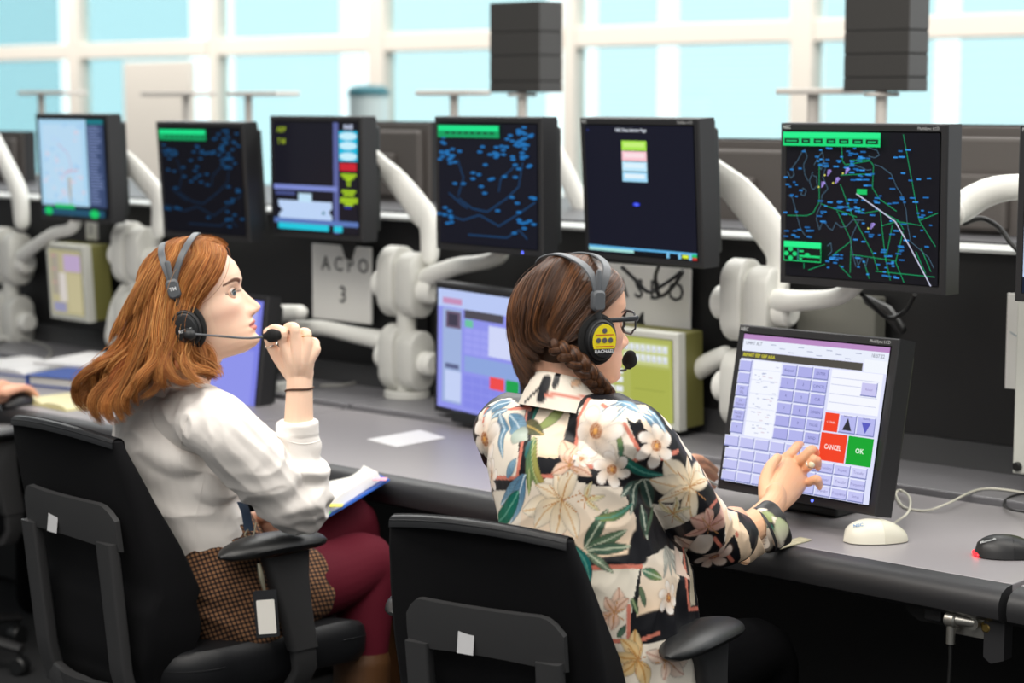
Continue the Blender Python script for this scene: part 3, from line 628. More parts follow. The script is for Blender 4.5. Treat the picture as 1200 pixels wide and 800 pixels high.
def arm_cluster(px, py, Y, lab, up=None, side=None, low=None, scale=1.0, two=True):
    """px,py: middle of the upper joint; up/side/low: paths of the arm beams"""
    c = aty(px, py, Y); r = thing('screen_arm', lab, 'monitor arm', (c.x, Y, DZ), 'white jointed arms carrying the screens')
    k = scale
    mb = MB(); slab(mb, (c.x - .036 * k, Y, c.z), .060 * k, .056 * k, .100 * k, .006); slab(mb, (c.x - .001 * k, Y, c.z), .016 * k, .040 * k, .08 * k, .003); slab(mb, (c.x + .038 * k, Y, c.z - .006), .064 * k, .052 * k, .092 * k, .006); mb.build('joint_housing', ARMG, r)
    mb = MB(); mb.disc((c.x - .084 * k, Y, c.z - .01), (1, 0, 0), .042 * k, .05 * k, 28, .008); mb.build('hub', ARMW, r); mb = MB(); mb.disc((c.x + .088 * k, Y, c.z - .02), (1, 0, 0), .036 * k, .05 * k, 28, .008); mb.build('hub', ARMW, r)
    if two:
        z2 = c.z - .215 * k
        mb = MB(); slab(mb, (c.x - .036 * k, Y, z2), .058 * k, .054 * k, .094 * k, .006); slab(mb, (c.x - .001 * k, Y, z2), .016 * k, .038 * k, .075 * k, .003); slab(mb, (c.x + .037 * k, Y, z2 - .006), .06 * k, .05 * k, .086 * k, .006); mb.build('joint_housing', ARMG, r)
        mb = MB(); mb.disc((c.x - .082 * k, Y, z2), (1, 0, 0), .038 * k, .045 * k, 28, .008); mb.build('hub', ARMW, r); mb = MB(); mb.disc((c.x + .086 * k, Y, z2 - .01), (1, 0, 0), .034 * k, .045 * k, 28, .008); mb.build('hub', ARMW, r)
    mb = MB(); mb.tube([(c.x, Y, c.z), (c.x, Y, DZ + .03)], .028, 20); mb.disc((c.x, Y, DZ + .022), (0, 0, 1), .065, .022); mb.build('post', ARMG, r)
    if up:
        mb = MB(); mb.tube(up[0], up[1], 14, res=5, up=(0, 1, 0), round_end=True); mb.build('upper_arm', ARMW, r)
    if side:
        mb = MB(); mb.tube(side[0], side[1], 14, res=5, up=(0, 1, 0), round_end=True); mb.build('side_arm', ARMW, r)
    if low:
        mb = MB(); mb.tube(low[0], low[1], 14, res=5, up=(0, 1, 0), round_end=True); mb.build('lower_arm', ARMW, r)
    return r
def yp(L): return [aty(*a) for a in L]
# arm between the start page screen and the radar map
arm_cluster(884, 352, 3.93, 'white jointed arm left of the radar map, its beam rising behind the start page screen',
    up=(yp([(826, 190, 3.84), (862, 222, 3.92), (900, 268, 3.95), (915, 300, 3.95), (908, 340, 3.94)]), [(.020, .030), (.022, .042), (.022, .046), (.022, .040), (.022, .03)]),
    side=(yp([(905, 352, 3.93), (945, 352, 3.86), (985, 346, 3.78), (1010, 320, 3.72), (1015, 260, 3.69)]), [.03, .024, .02, .02, .024]),
    low=(yp([(850, 415, 3.95), (826, 428, 3.98), (800, 446, 4.0)]), [.022, .026, .026]))
arm_cluster(476, 330, 3.94, 'white jointed arm right of the signboard reading ACPO',
    up=(yp([(436, 182, 3.86), (462, 208, 3.93), (492, 246, 3.96), (503, 262, 3.96), (504, 300, 3.95)]), [(.018, .028), (.020, .036), (.020, .042), (.022, .036), (.022, .028)]),
    side=(yp([(500, 325, 3.94), (535, 312, 3.88), (575, 305, 3.82), (590, 290, 3.80), (588, 230, 3.79)]), [.028, .024, .02, .02, .024]),
    low=(yp([(445, 398, 3.96), (415, 392, 3.95), (378, 384, 3.93), (345, 384, 3.92)]), [.028, .024, .022, .024]))
arm_cluster(160, 296, 3.96, 'white jointed arm between the pale map screen and the red hair',
    up=(yp([(124, 168, 3.9), (146, 186, 3.95), (170, 212, 3.97), (186, 234, 3.97), (186, 270, 3.96)]), [(.018, .026), (.02, .032), (.02, .038), (.022, .034), (.02, .028)]),
    side=(yp([(180, 300, 3.95), (205, 296, 3.9), (232, 288, 3.84), (240, 220, 3.82)]), [.026, .022, .02, .024]), low=(yp([(150, 340, 3.98), (140, 362, 3.98), (135, 395, 3.98)]), [.03, .034, .036]))
arm_cluster(12, 300, 3.98, 'white jointed arm at the left edge of the photo',
    up=(yp([(-8, 160, 3.95), (6, 190, 3.97), (22, 225, 3.98), (26, 260, 3.98)]), [.024, .028, .03, .028]), side=(yp([(25, 300, 3.96), (60, 275, 3.9), (88, 262, 3.86), (88, 210, 3.85)]), [.024, .02, .02, .024]))
p0 = aty(1300, 330, 3.93)
arm_cluster(1262, 330, 3.93, 'white jointed arm at the right edge, carrying the cut-off screen',
    up=(yp([(1290, 340, 3.94), (1268, 250, 3.94), (1240, 222, 3.92), (1168, 222, 3.92), (1116, 248, 3.86), (1090, 252, 3.70)]), [.026, .026, .026, .030, .034, .028]),
    side=(yp([(1275, 352, 3.93), (1285, 345, 3.8), (1290, 300, 3.66), (1290, 245, 3.65)]), [.03, .024, .02, .024]))
# grey arm behind the red-haired woman's mouth
p = [aty(352, 366, 3.86), aty(325, 368, 3.88), aty(280, 378, 3.9), aty(240, 385, 3.92)]
rt = thing('screen_arm', 'low white arm beam behind the face of the red-haired woman', 'monitor arm', (aty(262, 400, 3.9).x, 3.9, DZ))
mb = MB(); mb.tube(p, [.022, .026, .028, .026], 16, res=5, round_end=True); mb.build('beam', ARMW, rt)
mb = MB(); q = p[2]; mb.tube([(q.x, q.y, q.z), (q.x, q.y, DZ + .012)], .02, 16); mb.disc((q.x, q.y, DZ + .02), (0, 0, 1), .05, .018); mb.build('post', ARMG, rt)
# ------------------------------------------------------------------ small line panels (grey framed touch panels)
PFR = mat('panel_frame_grey', '#cfd0c8', .5); PSIDE = mat('panel_side_olive', '#77753f', .6); KNOB = mat('knob_black', '#131313', .4)
def line_panel(lab, c, W, H, yaw, tilt, content, side=PSIDE, d=.07, fw=.022, knob=False):
    rot = Matrix.Rotation(yaw, 3, 'Z') @ Matrix.Rotation(tilt, 3, 'X'); r = thing('line_panel', lab, 'touch panel', c, None, rot)
    mb = MB(); frame(mb, W, H, fw, .03); o = mb.build('front_frame', PFR); o.parent = r
    mb = MB(); mb.box((0, .012 + d / 2, 0), (W - .004, d, H - .004), .004); o = mb.build('housing', side); o.parent = r
    s = Scr(W - 2 * fw, H - 2 * fw, '#b9bb6d'); content(s); s.build(r)
    if knob:
        mb = MB(); mb.disc((-W / 2 + .014, -.004, -H / 2 + .016), (0, -1, 0), .010, .012, 16); o = mb.build('knob', KNOB); o.parent = r
    return r
SCRD = None
def c_mid(s):
    s.rect(0, 0, 1, 1, '#aeb45e'); s.rect(.05, .06, .95, .33, '#c4cb86')
    for i in range(8):
        for v in (.08, .20): s.rect(.30 + i * .082, v, .365 + i * .082, v + .085, '#dfe4ea'); s.rect(.31 + i * .082, v + .06, .35 + i * .082, v + .07, '#9aa0b0')
    for v in (.40, .50, .62, .72): s.rect(.04, v, .15, v + .07, '#e6eaf0'); s.rect(.17, v, .28, v + .07, '#e6eaf0')
    s.rect(.40, .36, .98, .96, '#a9b04f'); s.rect(.45, .62, .9, .628, '#8c9440'); s.rect(.04, .72, .15, .76, '#5a5d50')
def c_left(s):
    s.rect(0, 0, 1, 1, '#b3ab86'); s.rect(.05, .05, .3, .7, '#a39b8c'); s.rect(.45, .06, .98, .32, '#b7a2c4'); s.rect(.28, .35, .5, .8, '#cfc8c2'); s.rect(.05, .82, .45, .97, '#8f8fae'); s.rect(.55, .36, .95, .95, '#bdb48e')
    for k in range(9): s.rect(.06, .08 + k * .07, .2, .1 + k * .07, '#c4848c' if k % 3 == 0 else '#8d8a84')
def c_right(s):
    s.rect(0, 0, 1, 1, '#8a9a3a')
p = aty(748, 443, 3.90)
line_panel('olive-green line panel with white keys, right of the plaited head', p, .262, .245, math.radians(-3), math.radians(2), c_mid, d=.09, fw=.018)
p = aty(78, 331, 3.92)
line_panel('beige framed line panel under the pale map screen at the left', p, .235, .255, math.radians(-4), math.radians(3), c_left, d=.09, fw=.02)
p = aty(1186, 445, 3.80)
line_panel('grey line panel with black corner knob cut by the right edge', (p.x + .128, 3.80, p.z), .25, .40, math.radians(-3), math.radians(0), c_right, d=.09, fw=.035, knob=True)
# ------------------------------------------------------------------ signboards
BOARD = mat('board_white', '#e9e8e4', .5); INK = mat('board_ink', '#2a2c2e', .6); CLIPM = mat('clip_black', '#121212', .4)
def sign(lab, c, W, H, yaw, lines, clip=True):
    r = thing('signboard', lab, 'sign', c, None, RZ(yaw))
    mb = MB(); mb.box((0, .006, 0), (W, .010, H), .002); o = mb.build('board', BOARD); o.parent = r
    for i, (t, x, z, s) in enumerate(lines):
        mb = MB(); mb.text(t, (x, .0006, z), (1, 0, 0), (0, 0, 1), s, .0004, bold=.012); o = mb.build('lettering', INK, auto=None); o.parent = r
    if clip:
        mb = MB(); mb.prism([(-.035, 0), (.035, 0), (.012, -.05), (-.012, -.05)], (.04, -.004, H / 2 + .012), (1, 0, 0), (0, 0, 1), -.012); o = mb.build('clip', CLIPM); o.parent = r
    return r
p = aty(399, 332, 4.02)
sign('white signboard reading ACPO 3 left of the double white joint', p, .262, .225, -2, [('A C P O', .02, .055, .06), ('3', .01, -.035, .07)])
p = aty(757, 368, 4.03)
sign('white signboard reading ASBO 4 behind the glasses of the plaited woman', p, .285, .25, -2, [('A S B O', .01, .062, .07), ('4', -.02, -.025, .075)], clip=False)
p = aty(106, 268, 4.0)
sign('small white card above the beige line panel', p, .06, .075, -2, [('3', 0, -.005, .04)], clip=False)
# paper card at the far right
p = aty(1192, 390, 3.94)
mb = MB(); mb.box((p.x + .05, 3.95, p.z - .02), (.16, .006, .21), .001); pc = tag(mb.build('paper_card', BOARD), 'white paper card standing behind the right-edge line panel', 'paper')
mb = MB(); mb.tube([(p.x - .02, 3.9465, p.z), (p.x + .02, 3.9465, p.z - .02), (p.x + .05, 3.9465, p.z - .05)], .0012, 4); mb.build('drawn_line', mat('pen_grey', '#8fa3ad', .6), pc)
# ------------------------------------------------------------------ T stands and grooved boxes behind the screens
STW = mat('stand_offwhite', '#d9d3cb', .5); BXF = mat('box_dark_grey', '#3c3a38', .38); GRV = mat('box_groove', '#262524', .7)
def tstand(px, top, bot, x0, x1, Y, lab, pw=.03):
    a = aty(px, top, Y); l = aty(x0, top, Y); rr_ = aty(x1, top, Y)
    r = thing('shelf_stand', lab, 'stand', (a.x, Y, zl + .01), 'white T-shaped stands on the far ledge')
    mb = MB(); mb.box(((l.x + rr_.x) / 2, Y, a.z), (rr_.x - l.x, .12, .018), .004); mb.build('top_plate', STW, r)
    mb = MB(); mb.tube([(a.x, Y, a.z), (a.x, Y, zl + .012)], pw / 2, 16); mb.disc((a.x, Y, zl + .016), (0, 0, 1), .045, .012); mb.build('post', STW, r); return r
YT = 4.98
tstand(953, 107, 145, 922, 1000, YT, 'white T-shaped stand left of the right grooved box', .035)
tstand(532, 109, 136, 500, 562, YT + .1, 'white T-shaped stand left of the left grooved box', .03)
tstand(218, 110, 140, 178, 240, YT + .1, 'white T-shaped stand above the dark blurred map screen, left one of the pair')
tstand(291, 110, 140, 280, 338, YT + .1, 'white T-shaped stand above the dark blurred map screen, right one of the pair')
tstand(48, 109, 135, 34, 90, YT + .1, 'white T-shaped stand above the pale map screen at the left')
def gbox(x0, xe, x1, bot, post, Y, lab, h, gro):
    """dark box with level grooves on a post: x0 front left, xe front right corner"""
    a = aty(x0, bot, Y); b = aty(xe, bot, Y); W = b.x - a.x; D = .13
    lo, hi = .05, .5
    for _ in range(30):
        D = (lo + hi) / 2
        if proj((b.x, Y + D, a.z))[0] < x1: lo = D
        else: hi = D
    r = thing('grooved_box', lab, 'box', (a.x + W / 2, Y + D / 2, a.z), 'dark grooved boxes on white posts')
    z = a.z; g_ = .005; cuts = [0] + gro + [h]; bands = MB()
    for c0, c1 in zip(cuts, cuts[1:]): bands.box((a.x + W / 2, Y + D / 2, z + (c0 + c1) / 2 + (0 if c0 else 0)), (W, D, c1 - c0 - g_), .0015)
    bands.build('shell', BXF, r)
    mb = MB(); mb.box((a.x + W / 2, Y + D / 2, z + h / 2), (W - .004, D - .004, h - .004)); mb.build('core', GRV, r)
    q = aty(post, bot + 8, Y + D / 2)
    mb = MB(); mb.tube([(q.x, Y + D / 2, z + .004), (q.x, Y + D / 2, zl + .012)], .017, 16); mb.disc((q.x, Y + D / 2, z - .006), (0, 0, 1), .05, .012); mb.disc((q.x, Y + D / 2, zl + .016), (0, 0, 1), .05, .012); mb.build('post', STW, r)
gbox(574, 632, 659, 109, 612, 4.95, 'dark grey grooved box on white post above the dim blue map, left of two', .30, [.038, .122, .20])
gbox(988, 1064, 1087, 108, 1033, 4.85, 'dark grey grooved box on white post above the radar map, right of two', .34, [.04, .105, .17])
mb = MB(); mb.tube(yp([(652, 180, 4.66), (668, 214, 4.66), (690, 262, 4.66)]), [(.018, .03), (.018, .034), (.018, .03)], 14, res=4, up=(0, 1, 0), round_end=True); tag(mb.build('screen_arm', ARMW), 'white sloping arm beam of the facing row, left of the start page screen', 'monitor arm')
# far console carrying the stands and rear screens
r = thing('control_desk', 'black console of the facing row behind the back panel', 'desk', (-4, 4.9, 0))
mb = MB(); mb.box((-4, 4.71, (zl - .02) / 2), (11.5, .98, zl - .02), .004); mb.build('body', BLK, r)
mb = MB(); mb.box((-4, 4.72, zl - .003), (11.5, 1.02, .026), .003); mb.build('top_slab', mat('far_top_grey', '#4c4c4f', .45), r)
# ------------------------------------------------------------------ mice, papers, books
MSW = mat('mouse_ivory', '#e6e3d3', .4); MSK = mat('mouse_black', '#262627', .42); MSG = mat('mouse_button_ivory', '#d8d5c4', .4); REDL = mat('red_glow', '#ff2a20', .3, emit='#ff2030', estr=2.2)
def mouse(lab, c, L, W, H, yaw, m1, m2, cable=None, red=None, logo=None, mc=None, group=None):
    r = thing('computer_mouse', lab, 'mouse', c, group, RZ(yaw))
    n = 24
    def shell(k0, off=0, y0=-.5, y1=.5, hs=1.0):
        rs = []
        for i in range(17):
            t = i / 16; y = y0 + (y1 - y0) * t; e = max(0, 1 - (2 * abs(y)) ** 2.6) ** .42
            wv = W / 2 * e * (1 + .06 * math.cos(2 * PI * (y + .1))) + off; hz = H * e ** .8 * (1 - .25 * (y + .12) ** 2 * 4 * (1 if y > -.12 else .5)) * hs + off
            rs.append([(wv * math.cos(a), y * L, max(.002, max(0, math.sin(a)) ** .75 * hz) if math.sin(a) > 0 else .002) for a in (2 * PI * j / n for j in range(n))])
        return rs
    mb = MB(); mb.rings(shell(1)); o = mb.build('shell', m1); o.parent = r
    mb = MB(); mb.rings([[p for p in R] for R in shell(1, .0006, .06, .495)]); o = mb.build('button', m2); o.parent = r
    if red:
        mb = MB(); mb.ell((-W * .05, -L * .440, H * .12), (W * .32, .009, H * .12)); o = mb.build('red_light', REDL); o.parent = r
    if cable:
        mb = MB(); mb.tube(cable, .0024, 8, res=8); put(mb.build('cable', mc or m1), r)
    return r
mp = atz(1019, 636, DZ)
cab = [atz(1046, 614, DZ + .012), atz(1064, 600, DZ + .03), atz(1066, 583, DZ + .02), atz(1055, 574, DZ + .012), atz(1050, 580, DZ + .006), atz(1060, 594, DZ + .004), atz(1085, 598, DZ + .004), atz(1110, 590, DZ + .016), atz(1150, 573, DZ + .016), atz(1200, 577, DZ + .016), atz(1260, 590, DZ + .016)]
mm = mouse('ivory computer mouse with pale cable beside the large touch screen', (mp.x, mp.y + .02, DZ), .128, .071, .045, -40, MSW, MSG, cab)
def mark(mo, string, px, py, size, m):
    bpy.context.view_layer.update(); sh_ = [c for c in mo.children if c.name.startswith('shell')][0]
    W_ = mw(sh_); bv_ = BVHTree.FromPolygons([W_ @ v.co for v in sh_.data.vertices], [list(p.vertices) for p in sh_.data.polygons])
    h = bv_.ray_cast(EYE, ray(px, py).normalized())
    if h[0] is None: return
    n = h[1] if h[1].dot(CF) < 0 else -h[1]; ax = (CR - n * CR.dot(n)).normalized(); ay = n.cross(ax)
    mb = MB(); mb.text(string, h[0] + n * .0012, ax, ay, size, .0006, bold=.02); put(mb.build('lettering', m, auto=None), sh_)
mark(mm, 'NEC', 1006, 616, .010, mat('mouse_letter_blue', '#5b8fc0', .5))
mp = atz(1162, 652, DZ)
mm = mouse('black computer mouse with red light at its tail by the right edge', (mp.x + .02, mp.y + .02, DZ), .122, .070, .042, -52, MSK, mat('mouse_button_black', '#1c1c1d', .4), [atz(1208, 622, DZ + .012), atz(1215, 604, DZ + .02), atz(1185, 597, DZ + .012), atz(1176, 590, DZ + .008), atz(1190, 580, DZ + .016), atz(1240, 575, DZ + .016)], True)
mark(mm, 'Microsoft', 1158, 634, .0075, WHT)
mp = atz(322, 462, DZ)
mouse('pale grey mouse with red light behind the raised wrist', (mp.x + .02, mp.y + .03, DZ), .118, .066, .040, -40, mat('mouse_grey', '#c9c9c4', .4), mat('mouse_button_grey', '#bdbdb8', .4), None, True)
PAP = mat('paper_white', '#f1f0f0', .6)
c1 = [atz(*q, DZ + .001) for q in ((430, 515), (465, 524), (522, 513), (492, 504))]
mb = MB(); mb.bm.faces.new([mb.bm.verts.new(p) for p in c1]); ex = bmesh.ops.extrude_face_region(mb.bm, geom=mb.bm.faces[:]); bmesh.ops.translate(mb.bm, vec=(0, 0, .0012), verts=[v for v in ex['geom'] if isinstance(v, bmesh.types.BMVert)])
tag(mb.build('paper_sheet', PAP), 'white sheet of paper lying on the grey worktop between the women', 'paper')
# small patterned paper by the floral cuff
c1 = [atz(*q, DZ + .001) for q in ((900, 640), (912, 644), (951, 633), (938, 630))]
mb = MB(); mb.bm.faces.new([mb.bm.verts.new(p) for p in c1]); ex = bmesh.ops.extrude_face_region(mb.bm, geom=mb.bm.faces[:]); bmesh.ops.translate(mb.bm, vec=(0, 0, .002), verts=[v for v in ex['geom'] if isinstance(v, bmesh.types.BMVert)])
tag(mb.build('cloth_strip', mat('strip_floral', '#c9c3a4', .7, vary=.5, vscale=120)), 'narrow patterned strip on the desk beside the floral cuff', 'strip')
# open white book, stacked binder and yellow notebook at the left
BLUE = mat('cover_blue', '#2f55a8', .5); YEL = mat('cover_cream_yellow', '#d8cf9c', .6)
def book(lab, c, W, L, T, yaw, cover, pages, cat='book', open_=False, name='book'):
    r = thing(name, lab, cat, c, None, RZ(yaw))
    mb = MB(); mb.box((0, 0, .002), (W + .012, L + .012, .004), .001)
    if not open_: mb.box((0, 0, T - .002), (W + .012, L + .012, .004), .001); mb.box((-W / 2 - .004, 0, T / 2), (.004, L + .012, T), .001)
    o = mb.build('cover', cover); o.parent = r
    mb = MB()
    if open_:
        n = 12
        mb.rings([[(x, y, .0045) for x in (-W / 2, W / 2)] + [(W / 2 - W * k / n, y, .0045 + T * (abs(math.sin(PI * (k / n) * 2)) ** .6 * .8 + .2)) for k in range(n + 1)] for y in (-L / 2, L / 2)])
    else: mb.box((.002, 0, T / 2), (W - .002, L - .004, T - .008), .001)
    o = mb.build('pages', pages); o.parent = r; return r
c = atz(22, 432, DZ); book('open white book with blue cover edge on the desk at the left', (c.x, c.y, DZ), .34, .25, .016, 8, BLUE, PAP, open_=True)
c = atz(98, 448, DZ); book('blue binder standing low under white papers beside the red hair', (c.x, c.y, DZ), .20, .26, .034, 12, BLUE, mat('binder_pages', '#e4e2da', .6), 'binder', name='binder')
c = atz(112, 424, DZ + .036); book('white paper pad lying on the blue binder', (c.x - .02, c.y, DZ + .035), .22, .27, .010, 18, PAP, PAP, 'pad', name='paper_pad')
c = atz(66, 474, DZ); r = book('open cream-yellow notebook at the desk edge beside the hand at the left', (c.x, c.y + .03, DZ), .26, .15, .010, -4, YEL, mat('notebook_pages', '#e4dcae', .6), 'notebook', True, name='notebook')
# loose cables on the rear shelf
CBG = mat('cable_grey', '#8f8e8a', .5)
for pts, lab in (([(360, 445), (372, 432), (395, 425), (420, 428), (430, 440), (410, 450), (375, 452)], 'grey looped cable on the rear shelf behind the raised hand'), ([(-20, 410), (10, 398), (45, 402), (60, 412), (50, 425)], 'grey cable lying on the rear shelf at the left')):
    mb = MB(); mb.tube([atz(x, y, DZ + .017) for x, y in pts], .005, 8, res=6); tag(mb.build('cable', CBG), lab, 'cable')
def hang(lab, pts, r_=.005, m=None):
    mb = MB(); mb.tube(yp(pts), r_, 8, res=6); tag(mb.build('cable', m or CBLK), lab, 'cable')
CBLK = mat('cable_rubber', '#0f0f10', .45)
hang('black looped cable hanging in front of the ASBO signboard', [(728, 312, 3.9), (745, 328, 3.92), (760, 342, 3.92), (775, 335, 3.92), (790, 325, 3.92), (800, 318, 3.92), (785, 340, 3.92), (772, 346, 3.92), (768, 325, 3.9), (772, 312, 3.86)])
hang('black cable loop hanging below the radar map screen', [(1010, 345, 3.68), (1020, 355, 3.72), (1040, 372, 3.8), (1060, 365, 3.82), (1072, 345, 3.75)])
hang('black cable drooping left of the right white arm joint', [(1128, 262, 3.95), (1150, 256, 3.97), (1170, 266, 3.98), (1185, 285, 3.98), (1200, 300, 3.98)], .006)
p = aty(1030, 375, 3.98)
mb = MB(); mb.box((p.x - .13, 4.02, p.z - .01), (.22, .05, .12), .006); bx = tag(mb.build('junction_box', mat('junction_grey', '#77776f', .5)), 'grey junction box on the back panel below the radar map', 'box')
mb = MB(); q = aty(1025, 376, 3.93); mb.tube([aty(1018, 352, 3.9), aty(1040, 365, 3.9), aty(1056, 385, 3.9)], [.012, .016, .012], 10, round_end=True); tag(mb.build('cable_connector', KNOB), 'black cable plug pair hanging under the radar map screen', 'connector')
# ------------------------------------------------------------------ swivel chairs
CF_ = mat('chair_fabric_black', '#0a0a0d', .9, bump=.4, bscale=900, spec=.25, vary=.25, vscale=14)
CT = mat('chair_leather_black', '#131417', .5, bump=.15, bscale=500)
CP = mat('chair_plastic_grey', '#343435', .5, bump=.2, bscale=900)
CPD = mat('chair_pad_black', '#1d1e1f', .42, bump=.12, bscale=350)
STK = mat('chair_sticker', '#c6c6c8', .5); CHR = mat('gas_lift_grey', '#55565a', .3, metal=.8)
def interp(tab, z):
    zs = [t[0] for t in tab]; return [float(np.interp(z, zs, [t[i] for t in tab])) for i in range(1, len(tab[0]))]
# z, y rear, y front, half width
BACK = [(.40, -.235, -.180, .17), (.46, -.262, -.150, .20), (.52, -.270, -.142, .222), (.60, -.278, -.168, .234), (.70, -.298, -.216, .236), (.80, -.318, -.268, .226), (.88, -.332, -.296, .214), (.935, -.338, -.315, .200)]
def chair(label, c, yaw, arms=True, group='black swivel chairs at the desks', ws=1.0, dz=0.0, bz=0.0, po=.278):
    r = thing('office_chair', label, 'chair', (c[0], c[1], 0), group, RZ(yaw))
    BK = Matrix.Translation((0, 0, dz + bz)) @ Matrix.Diagonal((ws, 1, 1, 1)); ST = Matrix.Translation((0, 0, dz))
    def shift(mb, m): bmesh.ops.transform(mb.bm, matrix=m, verts=mb.bm.verts); return mb
    def B(mb, n, m, p=r, **k):
        if n in ('back_frame', 'sticker'): shift(mb, Matrix.Translation((.012, .005, 0)))
        if n in ('back_cushion', 'top_band', 'back_frame', 'sticker') or (n == 'seam' and p is not r and p.name.startswith('back')): shift(mb, BK)
        elif n not in ('gas_lift', 'leg', 'caster'): shift(mb, ST)
        o = mb.build(n, m, **k); o.parent = p; return o
    # back cushion: stacked rounded sections, edges curling forward, arched top
    mb = MB(); rs = []; N = 44; zs = [.385, .39] + list(np.linspace(.41, .925, 22)) + [.935, .938]
    for i, z in enumerate(zs):
        yr, yf, hw = interp(BACK, min(max(z, .42), .935)); k = 1
        if i in (0, len(zs) - 1): k = .86
        t = (yf - yr); ring = []
        for x, y in rrect(hw * 2 * (k * .5 + .5), t * k, min(.018, t * .45), 10):
            ring.append((x, (yr + yf) / 2 + y + .75 * (x ** 2) * (1 if z > .6 else .6), z - .42 * (x ** 2) * sst(.8, .93, z) - .05 * (yf - yr > 0) * 0))
        rs.append(ring)
    mb.rings(rs); bc = B(mb, 'back_cushion', CF_)
    # leather band along the top with its seams
    mb = MB(); top = []
    for x in np.linspace(-.196, .196, 30):
        yr, yf, hw = interp(BACK, .935); top.append((x, .75 * x * x, -.42 * x * x))
    band = [[(x * s_, yb + dy, .938 + dz + h) for x, dy, dz in [(q[0], q[1], q[2]) for q in top]] for yb, h, s_ in ((-.3400, -.016, 1.005), (-.3395, -.004, 1.0), (-.335, .002, .995), (-.3265, .004, .99), (-.318, .002, .995), (-.3125, -.004, 1.0), (-.311, -.016, 1.005))]
    mb.rings(band, cap=False, closed=False); B(mb, 'top_band', CT, bc)
    mb = MB()
    for yb, h in ((-.3395, -.004), (-.3265, .004)): mb.tube([(x * .995, yb + dy, .938 + dz + h) for x, dy, dz in top], .0011, 6)
    B(mb, 'seam', CT, bc)
    # plastic frame behind the back: top band, two uprights and a cross bar
    def ry(z): return interp([(.36, -.262), (.45, -.285), (.60, -.300), (.72, -.312), (.80, -.322)], z)[0]
    mb = MB(); rs = []
    for x in np.linspace(-.175, .175, 25):
        e = max(0, abs(x) - .132) / .043; zt, zb = .795 - .030 * e ** 2 - .1 * x * x, .698 + .012 * math.cos(x * 9)
        cy_ = .75 * x * x
        rs.append([(x, ry(zt) - .003 + cy_, zt), (x, ry(zt) - .014 + cy_, zt - .002), (x, ry((zt + zb) / 2) - .016 + cy_, (zt + zb) / 2), (x, ry(zb) - .014 + cy_, zb + .002), (x, ry(zb) - .003 + cy_, zb)])
    mb.rings(rs)
    for sx in (-1, 1):
        rs = []
        for z in np.linspace(.37, .715, 14):
            w_ = .052; x = sx * (.142 + .010 * (z - .37)); y = ry(z) - .012 + .0147
            rs.append([(x + a, y + b_, z) for a, b_ in rrect(w_, .026, .006, 3)])
        mb.rings(rs)
    rs = []
    for x in np.linspace(-.15, .15, 15):
        zc = .395 - .012 * math.cos(x / .15 * PI / 2); rs.append([(x, ry(.4) - .012 + .75 * x * x + a, zc + b_) for a, b_ in rrect(.022, .05, .006, 3)])
    mb.rings(rs); fr = B(mb, 'back_frame', CP)
    mb = MB(); x = -.022; mb.box((x, ry(.745) - .0158 + .75 * x * x, .742), (.036, .0016, .058), .0004, RX(-7)); B(mb, 'sticker', STK, fr)
    # seat
    mb = MB(); rs = []
    for z, k in ((.385, .90), (.39, .95), (.41, .99), (.44, 1), (.46, .985), (.47, .95), (.474, .85), (.472, .5), (.470, .1)):
        rs.append([(x * k, y * k + .055, z - .03 * max(0, (y - .15) / .13) ** 2 + .01 * (x / .25) ** 2 * (z > .43)) for x, y in rrect(.50, .56, .13, 8)])
    mb.rings(rs); se = B(mb, 'seat', CT)
    mb = MB(); mb.tube([(x * .995, y * .995 + .055, .442 - .03 * max(0, (y - .15) / .13) ** 2) for x, y in rrect(.50, .56, .13, 8)] , .002, 6); B(mb, 'seam', CT, se)
    # underframe, lift, star base
    mb = MB(); mb.box((0, -.02, .355), (.22, .30, .05), .012); mb.box((0, -.20, .35), (.10, .18, .03), .008); mb.tube([(0, -.24, .35), (0, -.275, .37), (0, -.285, .41)], [(.05, .012), (.06, .012), (.07, .010)], 14, res=4, up=(1, 0, 0)); B(mb, 'tilt_mechanism', CP)
    mb = MB(); mb.cyl((0, 0, .33), (0, 0, .20), .018); mb.cyl((0, 0, .26), (0, 0, .09), .028); B(mb, 'gas_lift', CHR)
    for k in range(5):
        a = 2 * PI * k / 5 + .3; d = Vector((math.cos(a), math.sin(a), 0))
        mb = MB(); mb.tube([d * .02 + Vector((0, 0, .105)), d * .16 + Vector((0, 0, .095)), d * .30 + Vector((0, 0, .075))], [(.022, .028), (.018, .024), (.012, .018)], 12, res=4, up=(0, 0, 1)); lg = B(mb, 'leg', CP)
        mb = MB(); mb.disc(tuple(d * .29 + Vector((0, 0, .027))), (-d.y, d.x, 0), .027, .04, 20, .006); mb.cyl(d * .29 + Vector((0, 0, .03)), d * .29 + Vector((0, 0, .07)), .008); B(mb, 'caster', CPD, lg)
